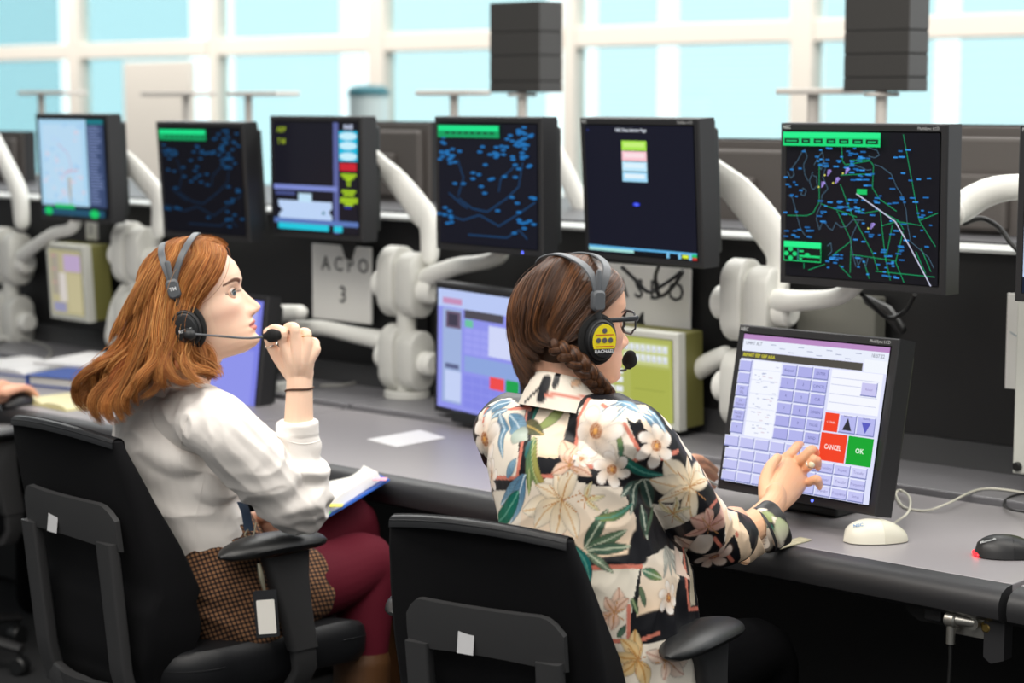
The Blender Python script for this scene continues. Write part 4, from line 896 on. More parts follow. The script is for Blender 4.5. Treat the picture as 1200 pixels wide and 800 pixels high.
    if arms:
        for sx in (-1, 1):
            mb = MB(); X = sx * po * (1.14 if sx < 0 and po < .27 else 1); rs = []
            for t in np.linspace(0, 1, 17):
                y = -.125 + .26 * t; e = max(.02, 1 - abs(2 * t - 1) ** 3.2) ** .5; w_ = (.062 + .040 * math.sin(PI * min(1, t * .75 + .12))) * e
                rs.append([(X + a + sx * .006 * t, y, .677 + .010 * math.sin(t * PI) + b_ * e) for a, b_ in [(w_ / 2 * math.cos(q), .022 * math.sin(q) * (1 if math.sin(q) > 0 else .9)) for q in (2 * PI * j / 20 for j in range(20))]])
            mb.rings(rs); pd = B(mb, 'arm_pad', CPD)
            mb = MB(); mb.tube([(X, y, .672 + .010 * math.sin(t * PI)) for t, y in [(t, -.118 + .246 * t) for t in np.linspace(.06, .94, 9)]], [.002] * 9, 6); B(mb, 'pad_plate', CPD, pd)
            mb = MB()
            P = [(X, .035, .662), (X, .045, .60), (X - sx * .002, .062, .53), (X - sx * .004, .080, .455)]
            mb.rings([[(px_ + a, py_ + b_, pz_) for a, b_ in rrect(w1, w2, .012, 4)] for (px_, py_, pz_), w1, w2 in zip(P, (.034, .032, .030, .030), (.112, .092, .078, .070))])
            P = [(X - sx * .004, .080, .458), (X - sx * .006, .086, .41), (X - sx * .03, .08, .37), (X - sx * .10, .06, .352)]
            mb.rings([[(px_ + a, py_ + b_, pz_) for a, b_ in rrect(w1, w2, .008, 4)] for (px_, py_, pz_), w1, w2 in zip(P, (.024, .024, .03, .03), (.058, .056, .054, .05))])
            B(mb, 'armrest_post', CP)
    return r
CA, YA = (-3.28, 2.62), -5
CB, YBW = (-2.265, 2.655), 11
chair('black swivel chair under the red-haired woman in the white blouse', CA, YA)
chair('black swivel chair under the plaited woman in the floral shirt', CB, YBW, ws=.88, dz=-.03, bz=-.02, po=.262)
p = atz(-62, 600, .45) + Vector((-.10, 0, 0))
chair('black swivel chair, blurred, empty at the left edge behind the red-haired woman', (p.x, p.y), 4)
# ------------------------------------------------------------------ people: shared tools
def frame_m(o, fwd_deg, pitch=0, roll=0, scale=1.0):
    """head/body frame: X forward, Y left, Z up"""
    m = Matrix.Translation(Vector(o)) @ Matrix.Rotation(math.radians(fwd_deg), 4, 'Z') @ Matrix.Rotation(math.radians(-pitch), 4, 'Y') @ Matrix.Rotation(math.radians(roll), 4, 'X')
    return m @ Matrix.Diagonal((scale, scale, scale, 1))
HEAD = np.array([(-.100, .058, -.004, .012), (-.097, .072, -.012, .022), (-.092, .0825, -.022, .033), (-.085, .0885, -.032, .042), (-.075, .0905, -.042, .0495), (-.060, .0912, -.056, .0560), (-.045, .0915, -.069, .0605), (-.030, .0895, -.079, .0640),
                 (-.015, .0885, -.087, .0670), (0, .0870, -.093, .0685), (.020, .0860, -.0965, .0700), (.035, .0920, -.0975, .0720), (.050, .0935, -.0970, .0735), (.070, .0890, -.0930, .0730), (.090, .0765, -.083, .0680), (.105, .0580, -.066, .0570),
                 (.116, .0360, -.045, .0400), (.1225, .0130, -.022, .0200), (.1245, .003, -.005, .004)])
def head_rings(nz=110, nt=120):
    zs = np.concatenate([np.linspace(-.100, .10, nz), np.linspace(.102, .1245, 24)]); rings = []
    for z in zs:
        xf, xb, w_ = [np.interp(z, HEAD[:, 0], HEAD[:, i]) for i in (1, 2, 3)]
        t = np.linspace(0, 2 * PI, nt, endpoint=False); c, s = np.cos(t), np.sin(t)
        x = np.where(c > 0, xf * np.abs(c) ** .86, xb * np.abs(c)); y = w_ * np.sign(s) * np.abs(s) ** .94
        fr = np.clip(c * 3, 0, 1)
        prot = np.interp(z, [-.040, -.0365, -.032, -.026, -.020, -.010, 0, .012, .024], [0, .005, .016, .0245, .0252, .0190, .0128, .0065, .0])
        sg = np.interp(z, [-.04, -.025, -.01, .01, .024], [.0095, .0095, .0072, .0062, .0075])
        d = prot * g(y, sg)
        d += .0085 * g(np.abs(y) - .0125, .0055) * g(z + .0265, .0075)
        d += .0046 * g(z + .0475, .0050) * g(y, .021) + .0050 * g(z + .0590, .0054) * g(y, .0185) - .0042 * g(z + .0530, .0019) * g(y, .022)
        d += -.0030 * g(z + .0690, .006) * g(y, .022) + .0060 * g(z + .0830, .012) * g(y, .019) - .0015 * g(z + .040, .004) * g(y, .004)
        d += -.0105 * g(np.abs(y) - .031, .0150) * g(z - .0175, .0110) + .0025 * g(np.abs(y) - .026, .017) * g(z - .036, .007)
        d += .0030 * g(np.abs(y) - .047, .016) * g(z + .006, .014) - .0035 * g(np.abs(y) - .045, .014) * g(z + .040, .018)
        x = x + d * fr; y = y * (1 + .05 * g(z + .006, .016) * fr * (np.abs(s) > .3))
        rings.append(np.stack([x, y, np.full_like(x, z)], 1))
    return rings
EYE_C = np.array([.0680, .0305, .0170]); EYE_R = .0120
def almond(q):
    """q unit vectors from the eye centre (x fwd, y lateral out, z up): >0 inside the opening"""
    a = np.degrees(np.arctan2(q[:, 1], q[:, 0])) - 6; b = np.degrees(np.arcsin(np.clip(q[:, 2], -1, 1))) - a * .05
    e = np.clip(1 - (a / 58) ** 2, 0, 1)
    return np.where(b > 0, 17 * e ** .6 - b, 13 * e ** .7 + b), a, b
def shape_eyes(L):
    """L: head-local coords of skin vertices; lays lids over the eyeballs"""
    L = L.copy(); info = np.full(len(L), -99.0); bb = np.zeros(len(L)); aa = np.zeros(len(L))
    for sy in (1, -1):
        E = EYE_C * (1, sy, 1); d = L - E; d[:, 1] *= sy; r = np.linalg.norm(d, axis=1); q = d / r[:, None]
        m = (r < .030) & (q[:, 0] > -.25)
        al, a, b = almond(q); ins = sst(-1.5, 2.0, al)
        ang = np.degrees(np.arccos(np.clip(q[:, 0], -1, 1))); wgt = (1 - sst(60, 98, ang)) * (1 - sst(.0175, .0245, r))
        tgt = (EYE_R + .0016) * (1 - ins) + (EYE_R - .0025) * ins
        tgt = tgt - .0012 * g(al + 9, 2.5) * (b > 0)
        rn = r * (1 - wgt) + tgt * wgt; rn = np.maximum(rn, np.where(ins < .02, EYE_R + .0013, 0)); n = E + (q * (1, sy, 1)) * rn[:, None]
        L[m] = n[m]; info[m] = al[m]; bb[m] = b[m]; aa[m] = a[m]
    return L, info, aa, bb
def paint_face(L, info, aa, bb, base, lip, brow, lash, brow_amt=1.0, blush=(.75, .36, .30)):
    n = len(L); C = np.tile(np.array(lin(base)), (n, 1)); x, y, z = L.T; ay = np.abs(y)
    def mix(k, c): C[:] = C * (1 - k[:, None]) + np.array(c) * k[:, None]
    front = x > .03
    mix(.30 * g(ay - .050, .020) * g(z + .016, .022) * front, blush); mix(.22 * g(ay, .012) * g(z + .024, .012) * (x > .1), blush)
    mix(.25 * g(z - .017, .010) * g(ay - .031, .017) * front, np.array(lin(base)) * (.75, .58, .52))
    # lips
    u = np.clip(ay / .0235, 0, 1); up = -.0430 - .0065 * u ** 1.6 - .0012 * g(ay, .003); lo = -.0655 + .0115 * u ** 2
    k = sst(-.0008, .0008, up - z) * sst(-.0008, .0008, z - lo) * (ay < .0235) * (x > .05)
    mix(k, lin(lip)); mix(.6 * k * g(z + .0530 - .0012 * u, .0011), (.10, .02, .02))
    # nostrils, brows
    mix(.75 * g(ay - .0075, .0034) * g(z + .0345, .0028) * (x > .088), (.10, .03, .02))
    by = np.clip((ay - .012) / .042, 0, 1); bz = .0315 + .0095 * np.sin(np.clip(by * 1.15, 0, 1) * PI * .62) - .004 * by ** 3; th = .0048 * (1 - .6 * by ** 1.8)
    mix(brow_amt * sst(1.15, .75, np.abs(z - bz) / th) * (ay > .011) * (ay < .056) * (x > .03) * sst(.011, .016, ay), lin(brow))
    # lash line and crease
    mix(.98 * g(info + .5, 3.4) * (bb > -2) , lin(lash)); mix(.45 * g(info - .0, 2.0) * (bb <= -2), lin(lash)); mix(.35 * g(info + 9, 2.2) * (bb > 0), np.array(lin(base)) * .45)
    return C
SKIN = vcol_mat('skin', .48, .35, bump=.05, bscale=900, sss=.12)
EYEM = vcol_mat('eye_wet', .08, .6)
def add_eyes(parent, Mh, iris, gaze=(0, 0)):
    for sy in (1, -1):
        mb = MB(); mb.ell((0, 0, 0), EYE_R, None, 40, 28); me_o = mb.build('eye', EYEM, auto=None)
        me = me_o.data; co = coords(me) / EYE_R; gd = np.array([math.cos(gaze[0]), math.sin(gaze[0]), gaze[1]]); gd /= np.linalg.norm(gd)
        an = np.degrees(np.arccos(np.clip(co @ gd, -1, 1))); C = np.tile((.62, .58, .56), (len(co), 1))
        C[an < 29] = np.array(lin(iris)) * .55; C[an < 25] = lin(iris); C[an < 12] = (.01, .01, .01); setcol(me, C)
        me.transform(Mh @ Matrix.Translation(Vector(EYE_C * (1, sy, 1)))); put(me_o, parent)
def add_lashes(parent, Mh, m, ln=.0075):
    for sy in (1, -1):
        v, f = [], []
        for i in range(26):
            a = math.radians(-44 + 100 * i / 25 + 6); e = max(0, 1 - ((math.degrees(a) - 6) / 58) ** 2); b = math.radians(17 * e ** .6 + (math.degrees(a) - 6) * .05)
            q = Vector((math.cos(a) * math.cos(b), math.sin(a) * math.cos(b), math.sin(b))); l = ln * (.6 + .5 * i / 25)
            p0 = Vector(EYE_C) + q * (EYE_R + .0012); t = (q + Vector((0, 0, .75))).normalized(); p1 = p0 + t * l
            w = Vector((-math.sin(a), math.cos(a), 0)) * .0007; k = len(v)
            for p in (p0 - w, p0 + w, p1): v.append(tuple(Mh @ Vector((p.x, p.y * sy, p.z))))
            f.append((k, k + 1, k + 2))
        me = bpy.data.meshes.new('eyelashes'); me.from_pydata(v, [], f); me.materials.append(m)
        o = bpy.data.objects.new('eyelashes', me); COL.objects.link(o); put(o, parent)
def head_into(mb, Mh):
    R = head_rings(); mi = [[Mh @ Vector(p) for p in r] for r in R]; mb.rings(mi)
    for sy in (1, -1):   # ears
        mb.tube([Mh @ Vector(p) for p in [(-.006, sy * .066, -.022), (-.016, sy * .076, -.006), (-.024, sy * .080, .014), (-.018, sy * .078, .030), (-.004, sy * .072, .030), (.002, sy * .068, .014)]], .0048 * Mh.to_scale()[0], 8, res=4, round_end=True)
        mb.ell(Mh @ Vector((-.012, sy * .070, .004)), (.013, .006, .024), Mh.to_3x3().normalized())
def join_meshes(name, objs, m):
    """several surfaces of one body into one mesh object"""
    bm = bmesh.new()
    for o in objs: bm.from_mesh(o.data)
    me = bpy.data.meshes.new(name); bm.to_mesh(me); bm.free(); me.materials.append(m)
    for o in objs: d = o.data; bpy.data.objects.remove(o); bpy.data.meshes.remove(d)
    o = bpy.data.objects.new(name, me); COL.objects.link(o); return o
def strand_mesh(name, paths, rad, cols, m, parent, n=4, taper=.35):
    """many thin tapered locks in one hair mesh. paths (N,K,3), rad (N,), cols (N,3)"""
    P = np.asarray(paths, float); N, K, _ = P.shape
    T = np.gradient(P, axis=1); T /= np.linalg.norm(T, axis=2, keepdims=True) + 1e-9
    up = np.array([.31, .17, .93]); A = np.cross(T, up); A /= np.linalg.norm(A, axis=2, keepdims=True) + 1e-9; B = np.cross(T, A)
    t = np.linspace(0, 1, K); pr = np.minimum(1, .5 + 4 * t) * np.where(t > .7, 1 - (1 - taper) * (np.clip(t - .7, 0, 1) / .3) ** 1.4, 1); R = np.asarray(rad)[:, None] * pr[None]
    V = np.stack([P + A * (R * math.cos(2 * PI * k / n))[..., None] + B * (R * math.sin(2 * PI * k / n))[..., None] for k in range(n)], 2)  # N,K,n,3
    idx = np.arange(N * K * n).reshape(N, K, n); a = idx[:, :-1]; b = idx[:, 1:]
    F = np.stack([a, np.roll(a, -1, 2), np.roll(b, -1, 2), b], -1).reshape(-1, 4)
    me = bpy.data.meshes.new(name); V = V.reshape(-1, 3)
    me.vertices.add(len(V)); me.vertices.foreach_set('co', V.ravel()); me.loops.add(F.size); me.loops.foreach_set('vertex_index', F.ravel().astype(np.int32))
    me.polygons.add(len(F)); me.polygons.foreach_set('loop_start', np.arange(0, F.size, 4, dtype=np.int32)); me.polygons.foreach_set('loop_total', np.full(len(F), 4, np.int32))
    me.polygons.foreach_set('use_smooth', np.ones(len(F), bool)); me.update(); me.validate()
    setcol(me, np.repeat(np.asarray(cols), K * n, axis=0)); me.materials.append(m)
    o = bpy.data.objects.new(name, me); COL.objects.link(o)
    if parent is not None: put(o, parent)
    return o
def resample(pts, K):
    P = np.array([list(p) for p in pts], float)
    Q, _ = cr([Vector(p) for p in P], [1] * len(P), 12); Q = np.array([list(q) for q in Q])
    s = np.concatenate([[0], np.cumsum(np.linalg.norm(np.diff(Q, axis=0), axis=1))]); u = np.linspace(0, s[-1], K)
    return np.stack([np.interp(u, s, Q[:, i]) for i in range(3)], 1)
def nz(p, s, o=0): return noise.noise(Vector((p[0] * s[0] + o, p[1] * s[1] + o * 1.7, p[2] * s[2] - o)))
def noise_arr(Q, seed=0): return np.array([noise.noise(Vector((a + seed, b - seed, c + 2 * seed))) for a, b, c in Q])

def hair_cap(Mh, line, off=.010, nzs=120, nts=160, back_low=-.075):
    """close-fitting hair surface: the head surface pushed outwards behind the hairline. line(z)-> largest x that is hair"""
    R = head_rings(nzs, nts); v, f = [], []; keep = []
    for r in R:
        z = r[0, 2]; base = np.stack([np.interp(z, HEAD[:, 0], HEAD[:, i]) for i in (1, 2, 3)])
        for p in r:
            x, y = p[0], p[1]; n = np.array([x, y, max(0, z - .02) * 1.0 if z > .02 else 0]); n /= np.linalg.norm(n) + 1e-9
            lx = line(z, y); k = float(sst(0, .034, np.array(lx - x))); v.append(tuple(Mh @ Vector(p + n * (off * k - .002 * (1 - k))))); keep.append(x < lx + .002 and z > back_low)
    n = len(R[0]); idx = lambda i, j: i * n + j % n
    for i in range(len(R) - 1):
        for j in range(n):
            q = (idx(i, j), idx(i, j + 1), idx(i + 1, j + 1), idx(i + 1, j))
            if all(keep[a] for a in q): f.append(q)
    f.append(tuple(idx(len(R) - 1, j) for j in range(n)))
    bm = bmesh.new(); vv = [bm.verts.new(p) for p in v]
    for q in f: bm.faces.new([vv[a] for a in q]).smooth = True
    bmesh.ops.delete(bm, geom=[a for a in bm.verts if not a.link_faces], context='VERTS')
    m = MB(); m.bm.free(); m.bm = bm; return m
def hair_paths(rs, G, K, N, spread, wave, wave0=.45, freq=15, clump=.6, nlock=3.0, cut=(.72, 1.0), r0=.0008, cols=(), contrast=.5, root=.35):
    """locks of hair interpolated between guide curves, gathered into clumps towards the tips"""
    n = len(G); out = np.zeros((N, K, 3)); rad = np.zeros(N); C = np.zeros((N, 3)); t = np.linspace(0, 1, K)
    NL = max(1, int(nlock * (n - 1))); lk = []
    for l in range(NL): lk.append((rs.uniform(0, 6.28), rs.uniform(.6, 1.4), rs.uniform(.8, 1.2), rs.normal(0, spread * 1.1, 2), rs.uniform(.92, 1.0), rs.uniform(0, 1)))
    for i in range(N):
        l = rs.randint(NL); ph, am, fq, lo, lcut, tone = lk[l]; uc = (l + .5) / NL * (n - 1); du = rs.uniform(-.62, .62) * (n - 1) / NL
        u = uc + du * (1 - clump * sst(.25, 1, t)); u = np.clip(u, 0, n - 1 - 1e-6); k = u.astype(int); f = (u - k)[:, None]
        ii = np.arange(K); p = G[k, ii] * (1 - f) + G[np.minimum(k + 1, n - 1), ii] * f
        tg_ = np.gradient(p, axis=0); tg_ /= np.linalg.norm(tg_, axis=1, keepdims=True) + 1e-9; a = np.cross(tg_, np.array(CF)); a /= np.linalg.norm(a, axis=1, keepdims=True) + 1e-9; b = np.cross(a, tg_)
        off = rs.normal(0, spread, 2); gr = root + (1 - root) * sst(0, .4, t); co_ = 1 - clump * .55 * sst(.4, 1, t)
        env = wave * am * sst(wave0, .9, t); w1 = env * np.sin(t * freq * fq + ph + du * .6); w2 = env * np.cos(t * freq * fq * .93 + ph)
        q = p + a * (w1 + (off[0] * co_) * gr + lo[0] * sst(.2, .8, t))[:, None] + b * (w2 + abs(off[1]) * -.0 + off[1] * co_ * gr + lo[1] * sst(.2, .8, t))[:, None]
        c_ = lcut * rs.uniform(*cut); s_ = np.linspace(0, c_, K) * (K - 1); q = np.stack([np.interp(s_, ii, q[:, j]) for j in range(3)], 1)
        out[i] = q; rad[i] = r0 * rs.uniform(.7, 1.4); C[i] = np.array(lin(cols[rs.randint(len(cols))])) * (1 - contrast / 2 + contrast * tone) * rs.uniform(.9, 1.1)
    return out, rad, C

def push_out(P, Mh, off, zmin=-.06, fac=1.0):
    """keep hair guide points outside the skull"""
    Mi = np.array(Mh.inverted()); Mm = np.array(Mh); S = P.shape; L = P.reshape(-1, 3) @ Mi[:3, :3].T + Mi[:3, 3]
    z = L[:, 2]; xf, xb, w_ = [np.interp(z, HEAD[:, 0], HEAD[:, i]) for i in (1, 2, 3)]
    xs = np.where(L[:, 0] > 0, xf, xb) + off; ws = w_ + off
    r = np.sqrt((L[:, 0] / xs) ** 2 + (L[:, 1] / ws) ** 2); k = np.where((r < 1) & (z > zmin) & (z < .112), 1 / np.maximum(r, .45), 1.0)
    L[:, 0] *= k; L[:, 1] *= k; top = z > .06
    rad = np.sqrt((L[:, 0] / .094) ** 2 + (L[:, 1] / .078) ** 2); zc = .045 + .0805 * np.sqrt(np.clip(1 - rad ** 2, 0, 1)) + off * .9
    L[:, 2] = np.where(top & (rad < 1) & (L[:, 2] < zc), zc, L[:, 2])
    return (L @ Mm[:3, :3].T + Mm[:3, 3]).reshape(S)
# ------------------------------------------------------------------ red-haired woman, seated at the left
D = atd
M1 = frame_m(D(234, 363, 4.0), 43.0, 15, 0, 1.06)
M1i = np.array(M1.inverted())
FW1 = Vector((math.cos(math.radians(62)), math.sin(math.radians(62)), 0)); RT1 = Vector((FW1.y, -FW1.x, 0))
mb = MB(); head_into(mb, M1)
mb.tube([M1 @ Vector((-.018, 0, -.015)), M1 @ Vector((-.020, 0, -.07)), D(222, 425, 4.03), D(212, 462, 4.06), D(206, 490, 4.08)], [(.048, .052), (.047, .050), (.047, .050), (.054, .056), (.08, .06)], 28, up=RT1, res=6)
b1 = voxel(mb, .0017, 3).build('tmp_head', SKIN, auto=None)
L = coords(b1.data); Lh = L @ M1i[:3, :3].T + M1i[:3, 3]; Lh, inf, aa, bb = shape_eyes(Lh)
Mn = np.array(M1); setcoords(b1.data, Lh @ Mn[:3, :3].T + Mn[:3, 3])
C1 = paint_face(Lh, inf, aa, bb, '#f2ccb3', '#c67a70', '#5d3a28', '#1d1210'); setcol(b1.data, C1)
# right forearm and hand, loosely closed round the microphone
mb = MB(); W = D(351, 452, 3.975)
mb.tube([D(352, 560, 3.99), D(350, 510, 3.985), W, D(351, 436, 3.975)], [.036, .031, (.0265, .0215), (.029, .019)], 20, up=(CR), res=5, round_end=True)
kn = [((333, 402, 3.955), (331, 389, 3.945), (322, 385, 3.972), (314, 388, 3.985)), ((347, 399, 3.948), (345, 384, 3.945), (337, 384, 3.972), (333, 393, 3.988)), ((360, 402, 3.952), (359, 390, 3.955), (352, 390, 3.982), (347, 398, 3.992)), ((370, 410, 3.962), (369, 401, 3.972), (362, 400, 3.992), (357, 406, 3.998))]
for k, f in enumerate(kn):
    r0 = (.0105, .0108, .0102, .0092)[k]; pts = [D(*q) for q in f]
    mb.tube([D(346 + k * 4, 442, 3.972), D((351 + f[0][0]) / 2, 424, (3.968 + f[0][2]) / 2 - .004), pts[0], (pts[0] + pts[1]) / 2 + CF * -.002, pts[1], pts[2], pts[3]], [.014, .0135, r0 * 1.12, r0 * .98, r0, r0 * .9, r0 * .8], 14, res=4, round_end=True)
mb.tube([D(342, 440, 3.985), D(328, 420, 3.985), D(319, 407, 3.98), D(315, 396, 3.975), D(313, 389, 3.972)], [.015, .0140, .0112, .0102, .0085], 14, res=5, round_end=True)
mb.tube([D(351, 444, 3.972), D(350, 428, 3.966), D(350, 412, 3.962), D(350, 404, 3.960)], [(.026, .013), (.031, .0135), (.0345, .0125), (.032, .010)], 20, up=CR, res=4, round_end=True)
mb.tube([D(336, 412, 3.975), D(352, 410, 3.97), D(364, 414, 3.975)], [(.016, .012), (.018, .013), (.014, .011)], 14, up=CU, res=4, round_end=True)
h1 = voxel(mb, .0013, 4).build('tmp_hand', SKIN, auto=None)
L = coords(h1.data); base = np.tile(lin('#f2ccb2'), (len(L), 1)); tips = np.array([list(D(*f[1])) for f in kn] + [list(D(*f[0])) for f in kn])
for t in tips: base = base * (1 - .28 * g(np.linalg.norm(L - t, axis=1), .008))[:, None] + np.array((.72, .32, .25)) * (.28 * g(np.linalg.norm(L - t, axis=1), .008))[:, None]
setcol(h1.data, base)
# left forearm and hand lying in the lap
mb = MB(); mb.tube([D(226, 640, 4.34), D(270, 620, 4.27), D(300, 612, 4.21), D(316, 612, 4.18)], [.036, .030, (.024, .02), (.03, .018)], 18, res=5, round_end=True)
for k in range(4): mb.tube([D(312, 608 + k * 4, 4.185), D(328, 609 + k * 5, 4.16), D(340, 612 + k * 5, 4.14), D(350, 618 + k * 4, 4.13)], [.013, .0105, .0098, .0085], 12, res=4, round_end=True)
mb.tube([D(308, 606, 4.17), D(322, 600, 4.15), D(334, 602, 4.135)], [.013, .0105, .009], 12, res=4, round_end=True)
h2 = voxel(mb, .002, 3).build('tmp_hand2', SKIN, auto=None); setcol(h2.data, np.tile(lin('#e6b79e'), (len(h2.data.vertices), 1)))
# body under the clothes
HIPR, HIPL = D(283, 706, 4.13), D(258, 702, 4.28); KNR, KNL = D(428, 664, 4.38), D(405, 616, 4.50)
mb = MB(); mb.tube([D(272, 705, 4.15), D(250, 645, 4.13), D(207, 545, 4.11), D(200, 500, 4.09), D(207, 478, 4.07)], [(.105, .08), (.10, .075), (.14, .095), (.14, .08), (.07, .06)], 24, up=RT1, res=5)
mb.tube([D(205, 500, 4.08), D(255, 500, 3.925), D(300, 547, 3.955), D(350, 592, 4.0), D(352, 550, 3.99)], [.05, .045, .045, .04, .036], 16, res=4)
mb.tube([D(205, 500, 4.08), D(180, 500, 4.24), D(195, 560, 4.32), D(226, 640, 4.34)], [.05, .045, .043, .038], 16, res=4)
for hp, kn_, an in ((HIPR, KNR, D(420, 905, 4.40)), (HIPL, KNL, D(455, 880, 4.62))): mb.tube([hp, (hp + kn_) / 2, kn_, (kn_ * .6 + an * .4), an], [.062, .058, .048, .044, .03], 18, res=4, round_end=True)
b2 = voxel(mb, .006, 2).build('tmp_body', SKIN, auto=None); setcol(b2.data, np.tile(lin('#e8bca2'), (len(b2.data.vertices), 1)))
person1 = join_meshes('person', [b1, h1, h2, b2], SKIN)
tag(person1, 'red-haired woman in white blouse and checked skirt, seated, fingers at her microphone', 'person')
add_eyes(person1, M1, '#4b5a62', (-.55, .0)); add_lashes(person1, M1, mat('lash_dark', '#15100e', .6))
# ---------------- blouse
BLOUSE = mat('blouse_white_cotton', '#f0eae4', .8, bump=.12, bscale=700, sheen=.1)
mb = MB()
mb.tube([D(254, 664, 4.135), D(246, 642, 4.13), D(226, 598, 4.12), D(206, 548, 4.11), D(197, 510, 4.09), D(200, 484, 4.075), D(206, 466, 4.06)], [(.128, .104), (.122, .098), (.132, .104), (.150, .114), (.156, .108), (.120, .085), (.062, .062)], 36, up=RT1, res=6)
mb.tube([D(205, 492, 4.07), D(232, 490, 3.98), D(256, 500, 3.915), D(284, 528, 3.93), D(320, 565, 3.97), D(350, 592, 4.0)], [.070, .066, .064, .065, .061, .054], 24, res=6, round_end=True)
mb.tube([D(353, 596, 4.0), D(355, 565, 3.995), D(353, 530, 3.99), D(350, 510, 3.985), D(349, 493, 3.98)], [.050, .049, .043, .040, .0405], 24, up=CR, res=6)
mb.tube([D(205, 492, 4.09), D(180, 498, 4.24), D(193, 555, 4.33), D(226, 640, 4.35), D(262, 622, 4.28)], [.070, .062, .058, .05, .042], 20, res=5, round_end=True)
mb.ell(D(237, 560, 4.06), (.085, .085, .075)); mb.ell(D(252, 565, 4.16), (.08, .08, .07))
bl = voxel(mb, .0032, 5).build('blouse', BLOUSE, auto=None)
def folds(ob, fn):
    me = ob.data; co = coords(me); nm = normals(me); setcoords(me, co + nm * fn(co, nm)[:, None])
    for p in me.polygons: p.use_smooth = True
def seg_t(co, a, b):
    a, b = np.array(a), np.array(b); d = b - a; t = ((co - a) @ d) / (d @ d); q = a + np.clip(t, 0, 1)[:, None] * d; return t, np.linalg.norm(co - q, axis=1)
def ridge(co, ax, freq_long, freq_cross, seed):
    """soft folds running along direction ax"""
    ax = np.array(Vector(ax).normalized()); u = np.array(Vector(ax).orthogonal().normalized()); v = np.cross(ax, u)
    Q = np.stack([co @ ax * freq_long, co @ u * freq_cross, co @ v * freq_cross], 1); n = noise_arr(Q, seed); return 1 - np.abs(n) * 2.4
SHR, ELR, CUR = D(256, 500, 3.915), D(352, 594, 4.0), D(349, 495, 3.98)
def f1(co, nm):
    tu, du = seg_t(co, SHR, ELR); tf, df = seg_t(co, ELR, CUR); up = sst(.10, .075, du); fo = sst(.075, .058, df)
    tor = 1 - np.clip(up + fo, 0, 1)
    d = tor * .0060 * ridge(co, (D(300, 560, 4) - D(165, 500, 4)), 5, 20, 1.3) * sst(440, 520, np.array([0] * len(co)) + 600)
    d += up * (.0072 * ridge(co, (D(345, 560, 4) - D(265, 560, 4)), 6, 24, 4.1) * sst(.1, .6, tu) + .0045 * ridge(co, ELR - SHR, 5, 26, 7.7))
    d += fo * .0066 * (np.sin(tf * 17 + 2.2 * noise_arr(co * 16, 3)) * sst(.85, .55, tf)) * sst(-.1, .1, tf)
    # armhole seam and cuff edge
    d -= .0035 * g((np.linalg.norm(co - np.array(D(214, 512, 3.97)), axis=1) - .0), .0) if False else 0
    d += .0016 * fo * (sst(.86, .87, tf)) 
    return d
folds(bl, f1)
put(bl, person1)
# gathered armhole seam, front seam, cuff seam: raised stitched ridges on the blouse
bv = BVHTree.FromObject(bl, bpy.context.evaluated_depsgraph_get())
def onto(bv_, px, py, lift=0):
    h = bv_.ray_cast(EYE, ray(px, py).normalized())
    return (h[0] + h[1] * lift) if h[0] else None
def seam_tube(bv_, pts, r_, mt, par, name='seam', lift=0.0, zig=0):
    q = resample([(x, y, 0) for x, y in pts], 40); P = []
    for i, (x, y, _) in enumerate(q):
        h = onto(bv_, x + zig * (i % 2), y, lift)
        if h is not None: P.append(h)
    mb = MB(); mb.tube(P, r_, 6); o = mb.build(name, mt); put(o, par); return o
seam_tube(bv, [(222, 484), (216, 498), (213, 515), (212, 540), (216, 560)], .0011, BLOUSE, bl, zig=.7)
seam_tube(bv, [(240, 553), (236, 575), (230, 605), (228, 640)], .0010, BLOUSE, bl)
seam_tube(bv, [(338, 517), (352, 520), (366, 519), (378, 515)], .0010, BLOUSE, bl)
# collar
mb = MB(); nb = D(209, 458, 4.06); ring = []
for k, (r1, r2, h) in enumerate(((.060, .058, -.012), (.058, .056, .014), (.060, .058, .026), (.068, .066, .012), (.076, .073, -.010))):
    ring.append([nb + RT1 * (r1 * math.cos(q)) + FW1 * (r2 * math.sin(q)) + Vector((0, 0, h - .012 * math.sin(q))) for q in (2 * PI * j / 40 for j in range(40))])
mb.rings(ring, cap=False); put(mb.build('collar', BLOUSE, auto=None), bl)
# ---------------- skirt (brown check), tights, boots
ck, nt, b = nodes('skirt_check')
uvn = nt.nodes.new('ShaderNodeAttribute'); uvn.attribute_name = 'Wv'; sp = nt.nodes.new('ShaderNodeSeparateXYZ'); nt.links.new(uvn.outputs['Vector'], sp.inputs[0])
def stripe(sock, sc_, thr):
    m1 = nt.nodes.new('ShaderNodeMath'); m1.operation = 'MULTIPLY'; m1.inputs[1].default_value = sc_; nt.links.new(sock, m1.inputs[0])
    m2 = nt.nodes.new('ShaderNodeMath'); m2.operation = 'FRACT'; nt.links.new(m1.outputs[0], m2.inputs[0])
    m3 = nt.nodes.new('ShaderNodeMath'); m3.operation = 'LESS_THAN'; m3.inputs[1].default_value = thr; nt.links.new(m2.outputs[0], m3.inputs[0]); return m3.outputs[0]
s1, s2 = stripe(sp.outputs['X'], 105, .45), stripe(sp.outputs['Y'], 105, .45)
ad = nt.nodes.new('ShaderNodeMath'); ad.operation = 'ADD'; nt.links.new(s1, ad.inputs[0]); nt.links.new(s2, ad.inputs[1])
cr_ = nt.nodes.new('ShaderNodeValToRGB'); cr_.color_ramp.interpolation = 'CONSTANT'; e = cr_.color_ramp.elements
dv = nt.nodes.new('ShaderNodeMath'); dv.operation = 'MULTIPLY'; dv.inputs[1].default_value = .4; nt.links.new(ad.outputs[0], dv.inputs[0]); nt.links.new(dv.outputs[0], cr_.inputs[0])
